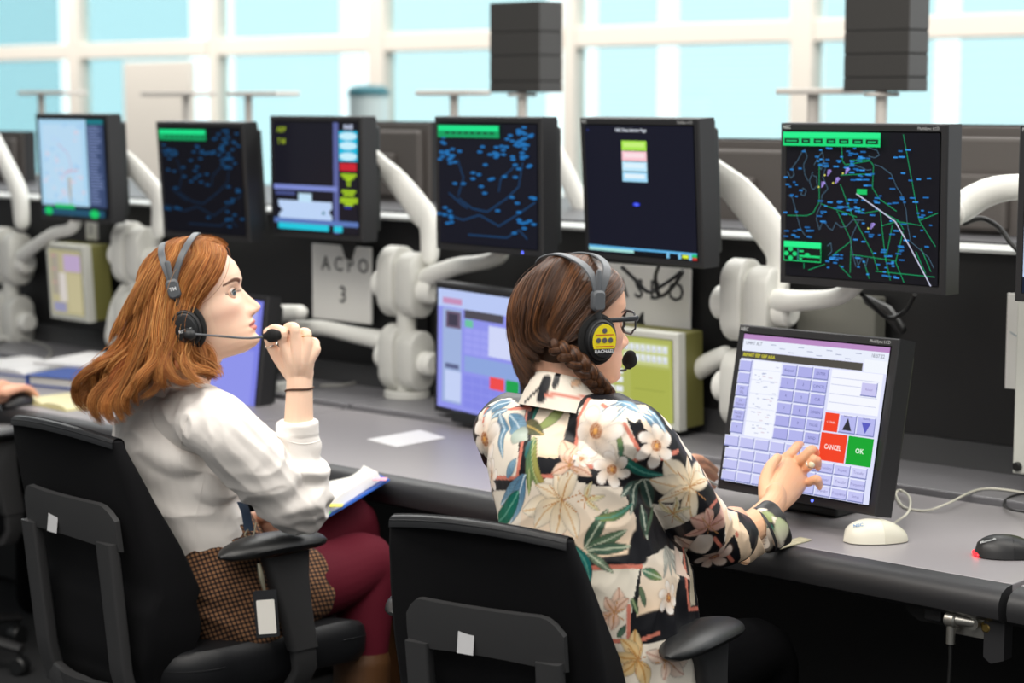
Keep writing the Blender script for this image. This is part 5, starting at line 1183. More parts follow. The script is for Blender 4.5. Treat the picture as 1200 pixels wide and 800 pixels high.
e[0].position = 0; e[0].color = (*lin('#946a48'), 1); e[1].position = .3; e[1].color = (*lin('#4c3325'), 1); x = e.new(.7); x.color = (*lin('#17100e'), 1)
nt.links.new(cr_.outputs[0], b.inputs['Base Color']); b.inputs['Roughness'].default_value = .9
mb = MB()
mb.tube([D(244, 632, 4.13), D(252, 655, 4.14), D(266, 688, 4.16), D(282, 722, 4.18)], [(.126, .103), (.138, .116), (.146, .126), (.135, .112)], 32, up=RT1, res=5, round_end=True)
for hp, kn_, k in ((HIPR, KNR, .54), (HIPL, KNL, .54)): mb.tube([hp, hp.lerp(kn_, .3), hp.lerp(kn_, k)], [.090, .086, .080], 24, res=5)
a_, b_ = HIPR.lerp(HIPL, .5), KNR.lerp(KNL, .5); mb.tube([a_, a_.lerp(b_, .3), a_.lerp(b_, .54)], [.092, .090, .084], 24, res=4)
sk = voxel(mb, .004, 5).build('skirt', ck, auto=None)
folds(sk, lambda co, nm: .0045 * ridge(co, D(380, 670, 4.2) - D(240, 660, 4.1), 5, 22, 2.2))
put(sk, person1)
# cloth coordinates: around the hips and along the body
co = coords(sk.data); ax0 = np.array(D(248, 638, 4.13)); axd = np.array(b_) - np.array(a_); axd /= np.linalg.norm(axd); rt = np.array(RT1); upv = np.cross(rt, axd)
hipc = np.array(D(276, 705, 4.15)); rel = co - hipc; u = rel @ np.array(CR) * 1.0 + rel @ np.array((0, 0, 1)) * .38; v = rel @ np.array((0, 0, 1)) - rel @ np.array(CR) * .28 + .35 * (rel @ np.array(AH))
at = sk.data.attributes.new('Wv', 'FLOAT_VECTOR', 'POINT'); at.data.foreach_set('vector', np.stack([u + .25 * (rel @ np.array(AH)), v, u * 0], 1).astype(np.float32).ravel())
TIGHT = mat('tights_burgundy', '#5e1626', .8, bump=.2, bscale=900, spec=.2, vary=.2, vscale=500)
BOOT = mat('boot_brown', '#5a3a1e', .55, vary=.35, vscale=9)
mb = MB()
for hp, kn_, an in ((HIPR, KNR, D(420, 905, 4.40)), (HIPL, KNL, D(455, 880, 4.62))):
    mb.tube([hp.lerp(kn_, .35), hp.lerp(kn_, .7), kn_ + Vector((0, 0, .005)), kn_ * .85 + an * .15, kn_ * .55 + an * .45], [.082, .078, .070, .066, .056], 24, res=6, round_end=True)
tg = voxel(mb, .004, 6).build('tights', TIGHT, auto=None); put(tg, person1)
for kn_, an in ((KNR, D(420, 905, 4.40)), (KNL, D(455, 880, 4.62))):
    an = Vector((an.x, an.y, .10)); mb = MB(); f_ = Vector((-.1, .99, 0)).normalized()
    mb.tube([kn_ * .55 + an * .45, kn_ * .35 + an * .65, an, an + Vector((0, 0, -.06)) + f_ * .02, an + f_ * .10 + Vector((0, 0, -.065)), an + f_ * .17 + Vector((0, 0, -.072))], [.064, .062, .046, (.042, .045), (.034, .04), (.024, .032)], 20, res=5, round_end=True)
    bt = voxel(mb, .005, 3).build('boot', BOOT, auto=None); put(bt, person1)
# ---------------- hair
HAIR = vcol_mat('hair_strands', .5, .3, vary=.12, vscale=60, stretch=(1, 1, .12))
def H(px, py, dy): return D(px, py, 4.0 - dy)
G1 = [  # from the hairline back to the nape; each from parting to tip
    [(262, 288, .018), (253, 304, .048), (245, 325, .066), (234, 343, .078), (225, 358, .086), (221, 376, .088), (230, 398, .080), (240, 418, .072), (254, 442, .074)],
    [(256, 283, .02), (244, 302, .055), (235, 328, .076), (224, 352, .088), (217, 374, .094), (222, 396, .09), (227, 416, .082), (240, 432, .08), (262, 452, .082)],
    [(250, 280, .02), (240, 300, .060), (230, 328, .082), (219, 358, .094), (212, 384, .098), (210, 405, .098), (216, 424, .10), (232, 436, .105), (250, 446, .105)],
    [(238, 278, .02), (226, 298, .062), (214, 328, .084), (206, 360, .096), (203, 390, .102), (203, 412, .108), (206, 430, .125), (214, 444, .135), (228, 446, .14)],
    [(226, 278, .02), (212, 298, .062), (200, 330, .084), (193, 362, .096), (192, 392, .104), (190, 414, .112), (184, 436, .13), (176, 452, .14), (160, 470, .13)],
    [(216, 280, .015), (201, 300, .058), (187, 332, .080), (180, 365, .092), (178, 396, .100), (168, 420, .108), (152, 444, .115), (146, 470, .115), (158, 494, .11)],
    [(208, 282, .01), (192, 302, .048), (178, 334, .070), (171, 368, .082), (163, 398, .086), (146, 422, .088), (128, 446, .09), (120, 472, .09), (134, 500, .09)],
    [(204, 284, .0), (186, 305, .034), (171, 338, .052), (163, 372, .062), (150, 402, .064), (128, 424, .06), (110, 446, .06), (102, 468, .06), (116, 492, .06)],
    [(202, 285, -.02), (183, 307, .01), (167, 340, .022), (158, 374, .028), (142, 404, .025), (120, 426, .02), (104, 446, .02), (96, 462, .02), (100, 482, .02)],
    [(202, 285, -.035), (183, 307, -.025), (167, 342, -.02), (158, 376, -.02), (144, 406, -.03), (124, 430, -.03), (110, 450, -.04), (104, 470, -.04), (112, 490, -.04)],
    [(206, 283, -.05), (190, 304, -.055), (176, 340, -.065), (170, 376, -.07), (158, 408, -.08), (140, 434, -.08), (130, 456, -.08), (126, 476, -.08), (140, 498, -.08)]]
far = [[(x + 4, y - 2, -abs(d) - .004) for x, y, d in gde] for gde in G1[:6]]
K = 40
Gn = np.array([resample([H(*q) for q in gde], K) for gde in G1]); Gf = np.array([resample([H(*q) for q in gde], K) for gde in far])
rs = np.random.RandomState(5)
GING = ['#b3723c', '#a2642f', '#c08549', '#8d512a', '#cc9459', '#aa6b36']
Gn[3:] = Gn[3:]; Gn = push_out(Gn, M1, .013, -.045)
def hline1(z, y): return float(np.interp(z, [-.09, -.03, .0, .03, .05, .07, .085, .095, .105, .125], [.0, -.002, .006, .020, .030, .042, .052, .060, .068, .085]))
cap = hair_cap(M1, hline1, .0055); hair1 = cap.build('hair', HAIR, auto=None)
mb = MB()
for gi, gde in enumerate(Gn):
    kk = .6 if gi < 3 else 1.0; inner = gde + np.array(CF) * (.016 if gi > 2 else .012); q = inner[6:34:3]; mb.tube([Vector(x) for x in q], list(np.interp(np.linspace(0, 1, len(q)), [0, .2, .7, 1], [.008 * kk, .018 * kk, .017 * kk, .007 * kk])), 10, round_end=True)
hb = voxel(mb, .003, 3).build('hair_mass', HAIR, auto=None)
for ob in (hair1, hb):
    co = coords(ob.data); n_ = noise_arr(np.stack([co @ np.array(CR) * 90, co @ np.array(AH) * 90, co[:, 2] * 9], 1), 2); setcol(ob.data, np.tile(lin('#8e4e26'), (len(co), 1)) * (1 + .4 * n_)[:, None])
put(hair1, person1); put(hb, hair1)
p_, r_, c_ = hair_paths(rs, Gn, K, 11000, .0052, .011, .42, 17, .5, 3.2, (.86, 1.0), .00055, GING, .42)
strand_mesh('hair_locks', p_, r_, c_, HAIR, hair1, 3)
p_, r_, c_ = hair_paths(rs, Gf, K, 900, .005, .012, .42, 17, .6, 3, (.8, 1.0), .0010, GING, .5); strand_mesh('hair_locks', p_, r_, c_, HAIR, hair1, 3)
# crown: from the parting over both sides down to where the long locks take over
def crown(sy):
    g_ = []
    for x0 in np.linspace(.054, -.088, 10):
        zt = float(np.interp(x0, [-.09, -.05, 0, .04, .068], [.085, .121, .1365, .126, .098])); w_ = float(np.interp(x0, [-.09, -.05, .0, .05, .068], [.035, .066, .082, .066, .040]))
        g_.append([M1 @ Vector((x0, .012, zt)), M1 @ Vector((x0 - .012, sy * w_ * .55, zt - .012)), M1 @ Vector((x0 - .038, sy * w_ * .95, zt - .042)), M1 @ Vector((x0 - .070, sy * (w_ + .006), zt - .080)), M1 @ Vector((x0 - .092, sy * (w_ + .006), zt - .115))])
    return push_out(np.array([resample(q, K) for q in g_]), M1, .009, -.045)
for sy in (-1, 1):
    p_, r_, c_ = hair_paths(rs, crown(sy), K, 2600, .0018, .0015, .3, 9, .1, 4, (.75, 1.0), .00055, GING, .3); strand_mesh('hair_locks', p_, r_, c_, HAIR, hair1, 3)
p_, r_, c_ = hair_paths(rs, Gn, K, 90, .013, .012, .2, 14, .2, 4, (.7, 1.0), .00035, GING, .3); strand_mesh('flyaway_hairs', p_, r_, c_, HAIR, hair1, 3)
# ---------------- headset
HSG = mat('headset_grey', '#55585c', .45, bump=.1, bscale=800); HSB = mat('headset_black', '#1a1b1d', .5); FOAM = mat('headset_foam', '#0d0d0e', .95, bump=.6, bscale=1200); HSW = mat('headset_print', '#d6d8da', .5)
def headset(label, Mh, side, cup, hub, fr, bk, mic, boom, cuptilt=0, sticker=None, strap_w=.0065, logo='TM', cupr=(.034, .042), cup_n=None):
    """Mh head frame; side -1 = wearer's right. cup, hub in head coordinates; fr/bk top offsets of the two straps"""
    r = thing('headset', label, 'headset', Mh @ Vector((0, 0, .12)))
    s = Mh.to_scale()[0]; R3 = Mh.to_3x3().normalized()
    def W_(p): return Mh @ Vector(p)
    hubm = (hub[0], -hub[1], hub[2])
    for nm, top, w in (('headband_strap', fr, strap_w), ('headband_strap', bk, strap_w)):
        mb = MB(); P = []
        for k in range(33):
            a = PI * k / 32; y = hub[1] * math.cos(a); zz = hub[2] + (top[1] - hub[2]) * math.sin(a) ** .62; x = hub[0] + (top[0] - hub[0]) * math.sin(a) ** .8; P.append(W_((x, y * (1 + .10 * math.sin(2 * a) ** 2), zz)))
        rings_ = []
        for i, p in enumerate(P):
            t = (P[min(i + 1, 32)] - P[max(i - 1, 0)]).normalized(); c = W_((hub[0] * .5 + top[0] * .5, 0, .03)); n = (p - c); n = (n - t * n.dot(t)).normalized(); b = t.cross(n)
            rings_.append([p + b * (u * w * s) + n * (v * s) for u, v in ((-1, 0), (-.85, .0022), (.85, .0022), (1, 0), (.85, -.0014), (-.85, -.0014))])
        mb.rings(rings_); put(mb.build(nm, HSG), r)
    for sg, h in ((1, hub), (-1, hubm)):
        sd = R3 @ Vector((0, h[1], 0)).normalized()
        mb = MB(); mb.rings([[W_(h) + sd * (o * s) + R3 @ Vector((u * k * s, 0, v * k * s)) for u, v in rrect(.024, .036, .008, 4)] for o, k in ((-.004, .8), (-.004, 1), (.005, 1), (.0075, .8))]); y_ = mb.build('yoke', HSG); put(y_, r)
        mb = MB(); mb.tube([W_((h[0], h[1] * 1.02, h[2] + .012)), W_((h[0] + .002, h[1] * .99, h[2] + .048))], [(.0055 * s, .0022 * s)] * 2, 10, up=R3 @ Vector((1, 0, 0)), round_end=True); put(mb.build('adjuster', HSG), y_)
        if sg == 1 and logo:
            mb = MB(); axx = R3 @ Vector((1, 0, 0)) * (-1 if h[1] > 0 else 1); mb.text(logo, W_(h) + sd * .008 * s, axx, R3 @ Vector((0, 0, 1)), .0105, .0005, bold=.02); put(mb.build('lettering', HSW, auto=None), y_)
        mb = MB(); cc = (cup[0], cup[1] * sg, cup[2]); mb.tube([W_((h[0], h[1], h[2] - .012)), W_((h[0] * .7 + cc[0] * .3, h[1] * 1.02, h[2] * .6 + cc[2] * .4)), W_((cc[0], cc[1] * 1.0, cc[2] + cupr[1] * .75))], [(.006 * s, .0025 * s)] * 3, 8, res=4, up=R3 @ Vector((1, 0, 0))); put(mb.build('slider', HSB), r)
        c = W_(cc); nn = (R3 @ (Vector((0, 1 if cc[1] > 0 else -1, 0)) + Vector(cup_n or (0, 0, 0)) )).normalized(); ax = R3 @ Vector((0, 0, 1)); ax = (ax - nn * ax.dot(nn)).normalized(); bx = nn.cross(ax)
        def dd(prof, m, nm, par):
            q = MB(); q.rings([[c + nn * (o * s) + ax * (math.cos(t) * cupr[1] * k * s) + bx * (math.sin(t) * cupr[0] * k * s) for t in (2 * PI * j / 40 for j in range(40))] for o, k in prof]); o_ = q.build(nm, m); put(o_, par); return o_
        ec = dd([(-.022, .5), (-.020, .92), (-.012, 1.04), (-.004, 1.02), (.0, .90), (.0, .2)], FOAM, 'ear_cushion', r)
        cp = dd([(-.004, .80), (.004, .82), (.010, .80), (.0115, .74), (.010, .70), (.012, .62), (.0165, .58), (.0175, .4), (.0175, .02)], HSB, 'ear_cup', r)
        if sg == 1:
            if sticker: sticker(c, nn, ax, bx, cupr, s, cp)
            else:
                mb = MB(); mb.text('ROLLIE', c + nn * .0182 * s + ax * -.002, -bx, ax, .0085, .0003, bold=.02); put(mb.build('lettering', HSW, auto=None), cp)
    mb = MB(); mb.tube(boom, [.0045 * s] + [.0022 * s] * (len(boom) - 2) + [.0026 * s], 10, res=6); bo = mb.build('boom', HSG); put(bo, r)
    mb = MB(); mb.ell(boom[0], .0125 * s); put(mb.build('boom_joint', HSB), r)
    mb = MB(); d_ = (Vector(boom[-1]) - Vector(boom[-2])).normalized(); q = mic; mb.tube([q - d_ * .014, q - d_ * .009, q, q + d_ * .008], [.0075, .0125, .0135, .0105], 20, res=4, round_end=True); put(mb.build('microphone', FOAM), r)
    return r
mic1 = D(320, 393, 3.935)
headset('grey headset with thin boom microphone worn over the red hair', M1, -1, (-.016, -.098, -.020), (-.020, -.095, .056), (.034, .1405), (-.030, .139), mic1,
    [D(222, 392, 3.885), D(236, 392, 3.885), D(262, 394, 3.895), D(290, 396, 3.915), D(311, 394, 3.93)], cup_n=(-.05, 0, -.05), cupr=(.033, .043))
# rings, hair tie, lanyard with badge
BRS = mat('ring_silver', '#cfcac2', .25, metal=.9); GOLD = mat('ring_gold', '#c9a24e', .25, metal=.9)
def torus_thing(name, lab, cat, c, n, R, r_, m, parts=None):
    c = Vector(c); n = Vector(n).normalized(); a = n.orthogonal().normalized(); b = n.cross(a); mb = MB()
    vr = [[c + (a * math.cos(t) + b * math.sin(t)) * (R + r_ * math.cos(p)) + n * (r_ * math.sin(p)) for p in (2 * PI * j / 8 for j in range(8))] for t in (2 * PI * k / 28 for k in range(29))]
    mb.rings(vr, cap=False); o = mb.build(name, m); tag(o, lab, cat); return o
def ring_on(f0, f1, t, *a): p0, p1 = D(*f0), D(*f1); return p0.lerp(p1, t), (p1 - p0)
c, n = ring_on(kn[2][0], kn[2][1], .62); torus_thing('finger_ring', 'gold ring on the raised hand of the red-haired woman', 'ring', c, n, .0112, .0013, GOLD)
c, n = D(318, 404, 3.98), D(315, 396, 3.975) - D(319, 407, 3.98); torus_thing('finger_ring', 'silver thumb ring on the raised hand below the microphone', 'ring', c, n, .0125, .0016, BRS)
mb = MB(); wv = [D(351, 456, 3.975) + CR * (.0278 * math.cos(t)) + CF * (.0228 * math.sin(t)) + CU * (.0016 * math.sin(t * 2) + .0035 * math.cos(t)) for t in (2 * PI * j / 40 for j in range(41))]
mb.tube(wv, .0022, 8, cap=False); tag(mb.build('hair_tie', mat('tie_brown', '#4a2f1e', .8)), 'thin brown hair tie round the raised wrist', 'hair tie')
NAVY = mat('lanyard_navy', '#16304a', .6); BADGE = mat('badge_holder_black', '#15161a', .4); CARD = mat('badge_card', '#dcd9d2', .5); CLIP = mat('badge_clip', '#b6b09a', .3, metal=.8)
r = thing('id_badge', 'navy lanyard with black badge holder hanging over the checked skirt', 'badge', D(312, 715, 3.97))
mb = MB(); P = [D(283, 588, 4.04), D(288, 600, 4.02), D(292, 622, 4.0)]
mb.rings([[p + CR * (u * .0095) + CF * v for u, v in ((-1, 0), (1, 0), (1, .0015), (-1, .0015))] for p in P]); put(mb.build('lanyard', NAVY), r)
mb = MB(); mb.tube([D(291, 620, 4.0), D(287, 626, 3.995), D(291, 630, 3.995), D(297, 627, 3.995), D(300, 612, 3.998)], .0015, 8, res=4); mb.tube([D(303, 660, 3.97), D(306, 676, 3.97), D(310, 692, 3.97)], [.004, .006, .003], 10, res=3); put(mb.build('clip', CLIP), r)
c = D(312, 719, 3.965); ax, ay = (CR + CU * .08).normalized(), (CU - CR * .08).normalized(); nn = ax.cross(ay)
mb = MB(); mb.prism(rrect(.047, .094, .004, 3), c, ax, ay, -.005); o = mb.build('holder', BADGE); put(o, r)
mb = MB(); mb.prism(rrect(.036, .068, .002, 2), c + nn * .0006 - ay * .006, ax, ay, .0006); o2 = mb.build('card', CARD); put(o2, o)
# notebook pages in a blue folder lying on her lap
r = thing('folder', 'blue folder with open white pages and index tabs on the lap', 'folder', D(415, 590, 4.42))
A = [D(366, 612, 4.30), D(384, 610, 4.24), D(457, 564, 4.38), D(430, 556, 4.62), D(365, 566, 4.62)]
def slabp(P, t, m, nm, par, off=0):
    q = MB(); up_ = (P[1] - P[0]).cross(P[2] - P[0]).normalized(); up_ = up_ if up_.z > 0 else -up_
    lo = [q.bm.verts.new(p + up_ * off) for p in P]; hi = [q.bm.verts.new(p + up_ * (off + t)) for p in P]; n = len(P)
    q.bm.faces.new(lo); q.bm.faces.new(hi); [q.bm.faces.new((lo[i], lo[(i + 1) % n], hi[(i + 1) % n], hi[i])) for i in range(n)]
    o = q.build(nm, m); put(o, par); return o
F4 = [D(372, 614, 4.26), D(457, 563, 4.36), D(432, 552, 4.72), D(350, 585, 4.66)]
slabp(F4, .005, mat('folder_blue', '#2565cf', .4), 'cover', r)
pg = slabp([F4[0].lerp(F4[2], .06) + CR * .005, F4[1].lerp(F4[3], .07), F4[2].lerp(F4[0], .05), F4[3].lerp(F4[1], .05)], .020, mat('folder_pages', '#f3f1ea', .7), 'pages', r, .006)
for t, cc, nm in ((.08, '#7fd08a', 'index_tab'), (.25, '#e8dc4a', 'index_tab'), (.86, '#f0a8b8', 'index_tab')):
    p = F4[0].lerp(F4[1], t); q2 = MB(); q2.box(p + Vector((0, 0, .016)) + AH * .004, (.03, .03, .0015), 0, RZ(40)); put(q2.build(nm, mat('tab_' + cc[1:], cc, .5)), r)
# ------------------------------------------------------------------ woman with a plait and floral shirt
M2 = frame_m(D(672, 388, 3.47), 70, -1, 0, 1.0)
M2i = np.array(M2.inverted()); Mn2 = np.array(M2)
FW2 = Vector((math.cos(math.radians(84)), math.sin(math.radians(84)), 0)); RT2 = Vector((FW2.y, -FW2.x, 0))
T7M = mw(T7); T7n = (T7M.to_3x3() @ Vector((0, -1, 0))).normalized(); T7c = T7M.translation
def scr(px, py, lift=0):
    d = ray(px, py); return EYE + d * ((T7c + T7n * lift - EYE).dot(T7n) / d.dot(T7n))
def dep(p): return (p - EYE).dot(CF)
mb = MB(); head_into(mb, M2)
mb.tube([M2 @ Vector((-.018, 0, -.015)), M2 @ Vector((-.020, 0, -.07)), D(668, 448, 3.455), D(668, 475, 3.46), D(668, 505, 3.46)], [(.052, .058), (.052, .056), (.053, .055), (.056, .056), (.07, .05)], 28, up=RT2, res=6)
b1 = voxel(mb, .0018, 3).build('tmp_head', SKIN, auto=None)
L = coords(b1.data); Lh = L @ M2i[:3, :3].T + M2i[:3, 3]; Lh, inf, aa, bb = shape_eyes(Lh); setcoords(b1.data, Lh @ Mn2[:3, :3].T + Mn2[:3, 3])
setcol(b1.data, paint_face(Lh, inf, aa, bb, '#e3b195', '#b8605c', '#3a2518', '#15100e'))
WR = D(904, 594, 3.80); EL2 = D(822, 625, 3.575); SH2 = D(740, 514, 3.35)
mb = MB(); kd = dep(scr(930, 550)) - .035
fd = [[(917, 541), (934, 523), (938, 521)], [(930, 545), (951, 527), (957, 531)], [(940, 552), (956, 538), (960, 548)], [(941, 567), (957, 561), (962, 571)]]
kn2 = []
mb.tube([EL2, D(850, 628, 3.645), D(880, 618, 3.72), WR, D(909, 583, 3.83)], [.041, .038, .031, (.027, .022), (.031, .021)], 20, up=CU, res=5, round_end=True)
for k, f in enumerate(fd):
    r0 = (.0100, .0103, .0098, .0090)[k]; tp = scr(*f[2], .012); p1 = D(*f[1], dep(tp) - .012); p0 = D(*f[0], kd - .012 + .004 * k); kn2.append((p0, p1, tp))
    w0 = D(900 + k * 3, 588 + k * 3, 3.815); mid = w0.lerp(p0, .55) - CF * .006
    pm = p0.lerp(p1, .5) - CF * .006
    mb.tube([w0, mid, p0, pm, p1, p1.lerp(tp, .6) + CF * .002, tp], [.014, .014, r0 * 1.18, r0, r0 * .98, r0 * .9, r0 * .8], 14, res=4, round_end=True)
w0, k0_ = WR, (kn2[1][0] + kn2[2][0]) / 2; ax_ = (kn2[0][0] - kn2[3][0]).normalized()
mb.tube([w0.lerp(k0_, .15), w0.lerp(k0_, .5) - CF * .004, w0.lerp(k0_, .85) - CF * .004, k0_], [(.026, .014), (.031, .0145), (.034, .013), (.032, .010)], 20, up=ax_, res=4, round_end=True)
mb.tube([D(905, 565, kd + .0), D(922, 560, kd - .008), D(934, 565, kd - .002)], [(.018, .014), (.020, .014), (.014, .012)], 14, up=CU, res=4, round_end=True)
th = [D(898, 585, 3.825), D(897, 566, 3.86), D(902, 548, 3.885), D(911, 536, 3.905)]; mb.tube(th, [.015, .014, .0115, .009], 14, res=5, round_end=True)
h1 = voxel(mb, .0014, 4).build('tmp_hand', SKIN, auto=None); L = coords(h1.data); base = np.tile(lin('#e6b48f'), (len(L), 1))
for p0, p1, tp in kn2:
    for t in (p0, p1): kk = (.30 * g(np.linalg.norm(L - np.array(t), axis=1), .009))[:, None]; base = base * (1 - kk) + np.array((.60, .25, .16)) * kk
    kk = (.25 * g(np.linalg.norm(L - np.array(tp), axis=1), .012))[:, None]; base = base * (1 - kk) + np.array((.70, .25, .2)) * kk
setcol(h1.data, base)
# left forearm and hand reaching past the left side of the touch screen
WL = D(798, 552, 4.10); ELL = D(690, 590, 3.83); SHL2 = D(596, 508, 3.58)
mb = MB(); mb.tube([ELL, ELL.lerp(WL, .6), WL, D(808, 549, 4.13)], [.038, .031, (.025, .020), (.029, .017)], 18, up=CU, res=5, round_end=True)
for k, f in enumerate([[(812, 540), (824, 541), (838, 551)], [(813, 546), (825, 549), (838, 559)], [(813, 553), (824, 560), (836, 569)], [(810, 560), (820, 570), (832, 577)]]):
    mb.tube([D(804, 550 + k * 2, 4.115), D(*f[0], 4.15 + k * .004), D(*f[1], 4.19), D(*f[2], 4.25)], [.014, .0105, .0098, .008], 12, res=4, round_end=True)
mb.tube([D(803, 544, 4.11), D(812, 537, 4.14), D(822, 538, 4.17)], [.013, .010, .0085], 12, res=4, round_end=True)
h2 = voxel(mb, .0018, 3).build('tmp_hand2', SKIN, auto=None); setcol(h2.data, np.tile(lin('#e0a88a'), (len(h2.data.vertices), 1)))
mb = MB(); PEL = Vector((-2.235, 2.66, .54))
mb.tube([PEL, D(690, 680, 3.50), D(672, 560, 3.47), D(668, 520, 3.46), D(668, 490, 3.46)], [(.13, .09), (.115, .08), (.125, .08), (.10, .055), (.05, .05)], 24, up=RT2, res=5)
mb.tube([D(668, 525, 3.46), SH2, EL2, EL2.lerp(WR, .5)], [.045, .040, .036, .03], 16, res=4); mb.tube([D(668, 525, 3.46), SHL2, ELL, ELL.lerp(WL, .5)], [.05, .042, .038, .03], 16, res=4)
legs2 = []
for sx in (-1, 1):
    hp = PEL + RT2 * (sx * .09); kn_ = Vector((-2.235 + sx * .10, 3.08, .52)); an = Vector((-2.235 + sx * .11, 3.06, .09)); legs2.append((hp, kn_, an)); mb.tube([hp, hp.lerp(kn_, .5), kn_, kn_.lerp(an, .4), an, an + Vector((0, .10, -.04))], [.07, .062, .047, .043, .03, .028], 18, res=4, round_end=True)
b2 = voxel(mb, .006, 2).build('tmp_body', SKIN, auto=None); setcol(b2.data, np.tile(lin('#dfae92'), (len(b2.data.vertices), 1)))
person2 = join_meshes('person', [b1, h1, h2, b2], SKIN)
tag(person2, 'brown-plaited woman with glasses in floral shirt, seated, pressing the large touch screen', 'person')
add_eyes(person2, M2, '#5d4a38'); add_lashes(person2, M2, mat('lash_black', '#100d0c', .6))
TRO = mat('trousers_black', '#070709', .95, spec=.1, bump=.2, bscale=500); SHOE = mat('shoe_black', '#0c0c0c', .4)
mb = MB(); mb.tube([PEL + Vector((0, 0, .09)), PEL + Vector((0, 0, -.02))], [(.15, .11), (.165, .125)], 28, up=RT2, round_end=True)
for hp, kn_, an in legs2: mb.tube([hp, hp.lerp(kn_, .5), kn_ + Vector((0, .0, .0)), kn_.lerp(an, .4), an], [.088, .078, .062, .060, .055], 20, res=5)
put(voxel(mb, .006, 3).build('trousers', TRO, auto=None), person2)
for hp, kn_, an in legs2:
    mb = MB(); mb.tube([an + Vector((0, -.03, -.02)), an + Vector((0, .03, -.045)), an + Vector((0, .12, -.062)), an + Vector((0, .17, -.068))], [(.038, .036), (.042, .04), (.036, .042), (.018, .028)], 18, res=5, round_end=True); put(mb.build('shoe', SHOE, auto=None), person2)
# ---------------- shirt
SHIRT = vcol_mat('shirt_floral_satin', .42, .4, bump=.05, bscale=500)
mb = MB()
mb.tube([D(712, 850, 3.56), D(706, 780, 3.53), D(694, 695, 3.49), D(677, 592, 3.47), D(668, 532, 3.46), D(668, 506, 3.457), D(669, 478, 3.455)], [(.190, .150), (.182, .142), (.166, .126), (.160, .120), (.166, .112), (.122, .086), (.066, .064)], 40, up=RT2, res=6)
mb.tube([D(668, 510, 3.455), D(708, 502, 3.39), SH2, D(770, 553, 3.40), D(800, 592, 3.465), EL2], [.066, .060, .060, .062, .061, .056], 26, res=6, round_end=True)
CUFF = D(864, 630, 3.655)
mb.tube([EL2 + CU * .0, D(834, 628, 3.595), D(848, 629, 3.62), CUFF], [.056, .053, .048, .045], 26, up=CU, res=5)
mb.tube([D(668, 510, 3.455), D(625, 504, 3.52), SHL2, D(640, 560, 3.72), ELL, D(745, 572, 3.96)], [.066, .060, .060, .06, .054, .047], 24, res=6, round_end=True)
mb.ell(D(735, 560, 3.44), (.07, .07, .08)); mb.ell(D(700, 570, 3.56), (.13, .10, .12))
# loose front panel hanging below the arm
mb.tube([D(752, 610, 3.47), D(778, 680, 3.50), D(790, 740, 3.52), D(794, 800, 3.54)], [(.045, .07), (.05, .085), (.045, .09), (.045, .09)], 20, up=CR, res=4)
sh = voxel(mb, .0026, 6).build('floral_shirt', SHIRT, auto=None)
def f2(co, nm):
    tu, du = seg_t(co, SH2, EL2); tf, df = seg_t(co, EL2, CUFF); up = sst(.10, .078, du); fo = sst(.09, .07, df); tor = 1 - np.clip(up + fo, 0, 1)
    d = tor * (.0046 * ridge(co, Vector((0, 0, 1)) + RT2 * .25, 5, 15, 1.9) + .003 * ridge(co, RT2 + Vector((0, 0, .5)), 6, 16, 5.2))
    d += up * (.0042 * ridge(co, D(820, 600, 3.5) - D(740, 560, 3.4), 6, 20, 3.1)) + fo * .004 * ridge(co, CU + CR * .5, 6, 22, 8.3)
    return d
folds(sh, f2); put(sh, person2)
# turned-back cuff piece round the forearm and the peach band at the sleeve end
def ringband(c, n, ra, rb, w, nm, m, par, th_=.003, wob=.0, neck=1.0):
    c = Vector(c); n = Vector(n).normalized(); a = (CU - n * CU.dot(n)).normalized(); b = n.cross(a); q = MB(); R = []
    for o, k in ((-w / 2 - .004, neck), (-w / 2, 1 if neck == 1 else .5 + neck / 2), (-w / 4, 1.02), (0, 1.0), (w / 4, 1.01), (w / 2, 1.03), (w / 2 + .001, .97), (0, .95), (-w / 2, .96)):
        R.append([c + n * (o + wob * math.sin(3 * t)) + a * (math.cos(t) * ra * k) + b * (math.sin(t) * rb * k) for t in (2 * PI * j / 120 for j in range(120))])
    R2 = []
    for r0_, r1_ in zip(R, R[1:]): R2 += [[p.lerp(q_, t) for p, q_ in zip(r0_, r1_)] for t in (0, .25, .5, .75)]
    R2.append(R[-1]); q.rings(R2, cap=False); o = q.build(nm, m, auto=None); put(o, par); return o
ax2 = (WR - EL2).normalized()
cuffp = ringband(D(900, 618, 3.745), CR * .78 + CU * .42 + CF * .42, .046, .041, .040, 'cuff', SHIRT, sh, wob=.002, neck=.70)
bandp = ringband(D(868, 630, 3.662), CR * .75 + CU * .5 + CF * .3, .0470, .0455, .030, 'sleeve_band', SHIRT, sh, wob=.001)
# collar: stands round the neck and folds over
nb = D(672, 464, 3.457); nb2 = D(669, 447, 3.452); R = []
for r1, r2, h in ((.066, .062, -.010), (.064, .060, .010), (.064, .060, .024), (.067, .063, .031), (.073, .069, .027), (.085, .081, .004), (.099, .094, -.026)):
    R.append([nb + RT2 * (r1 * math.cos(q)) + FW2 * (r2 * math.sin(q)) + Vector((0, 0, h - .022 * math.sin(q) - .004)) for q in (2 * PI * j / 160 for j in range(160))])
R2 = []
for r0_, r1_ in zip(R, R[1:]): R2 += [[p.lerp(q_, t) for p, q_ in zip(r0_, r1_)] for t in (0, .17, .33, .5, .67, .83)]
mb = MB(); mb.rings(R2 + [R[-1]], cap=False); collar = mb.build('collar', SHIRT, auto=None); put(collar, sh)
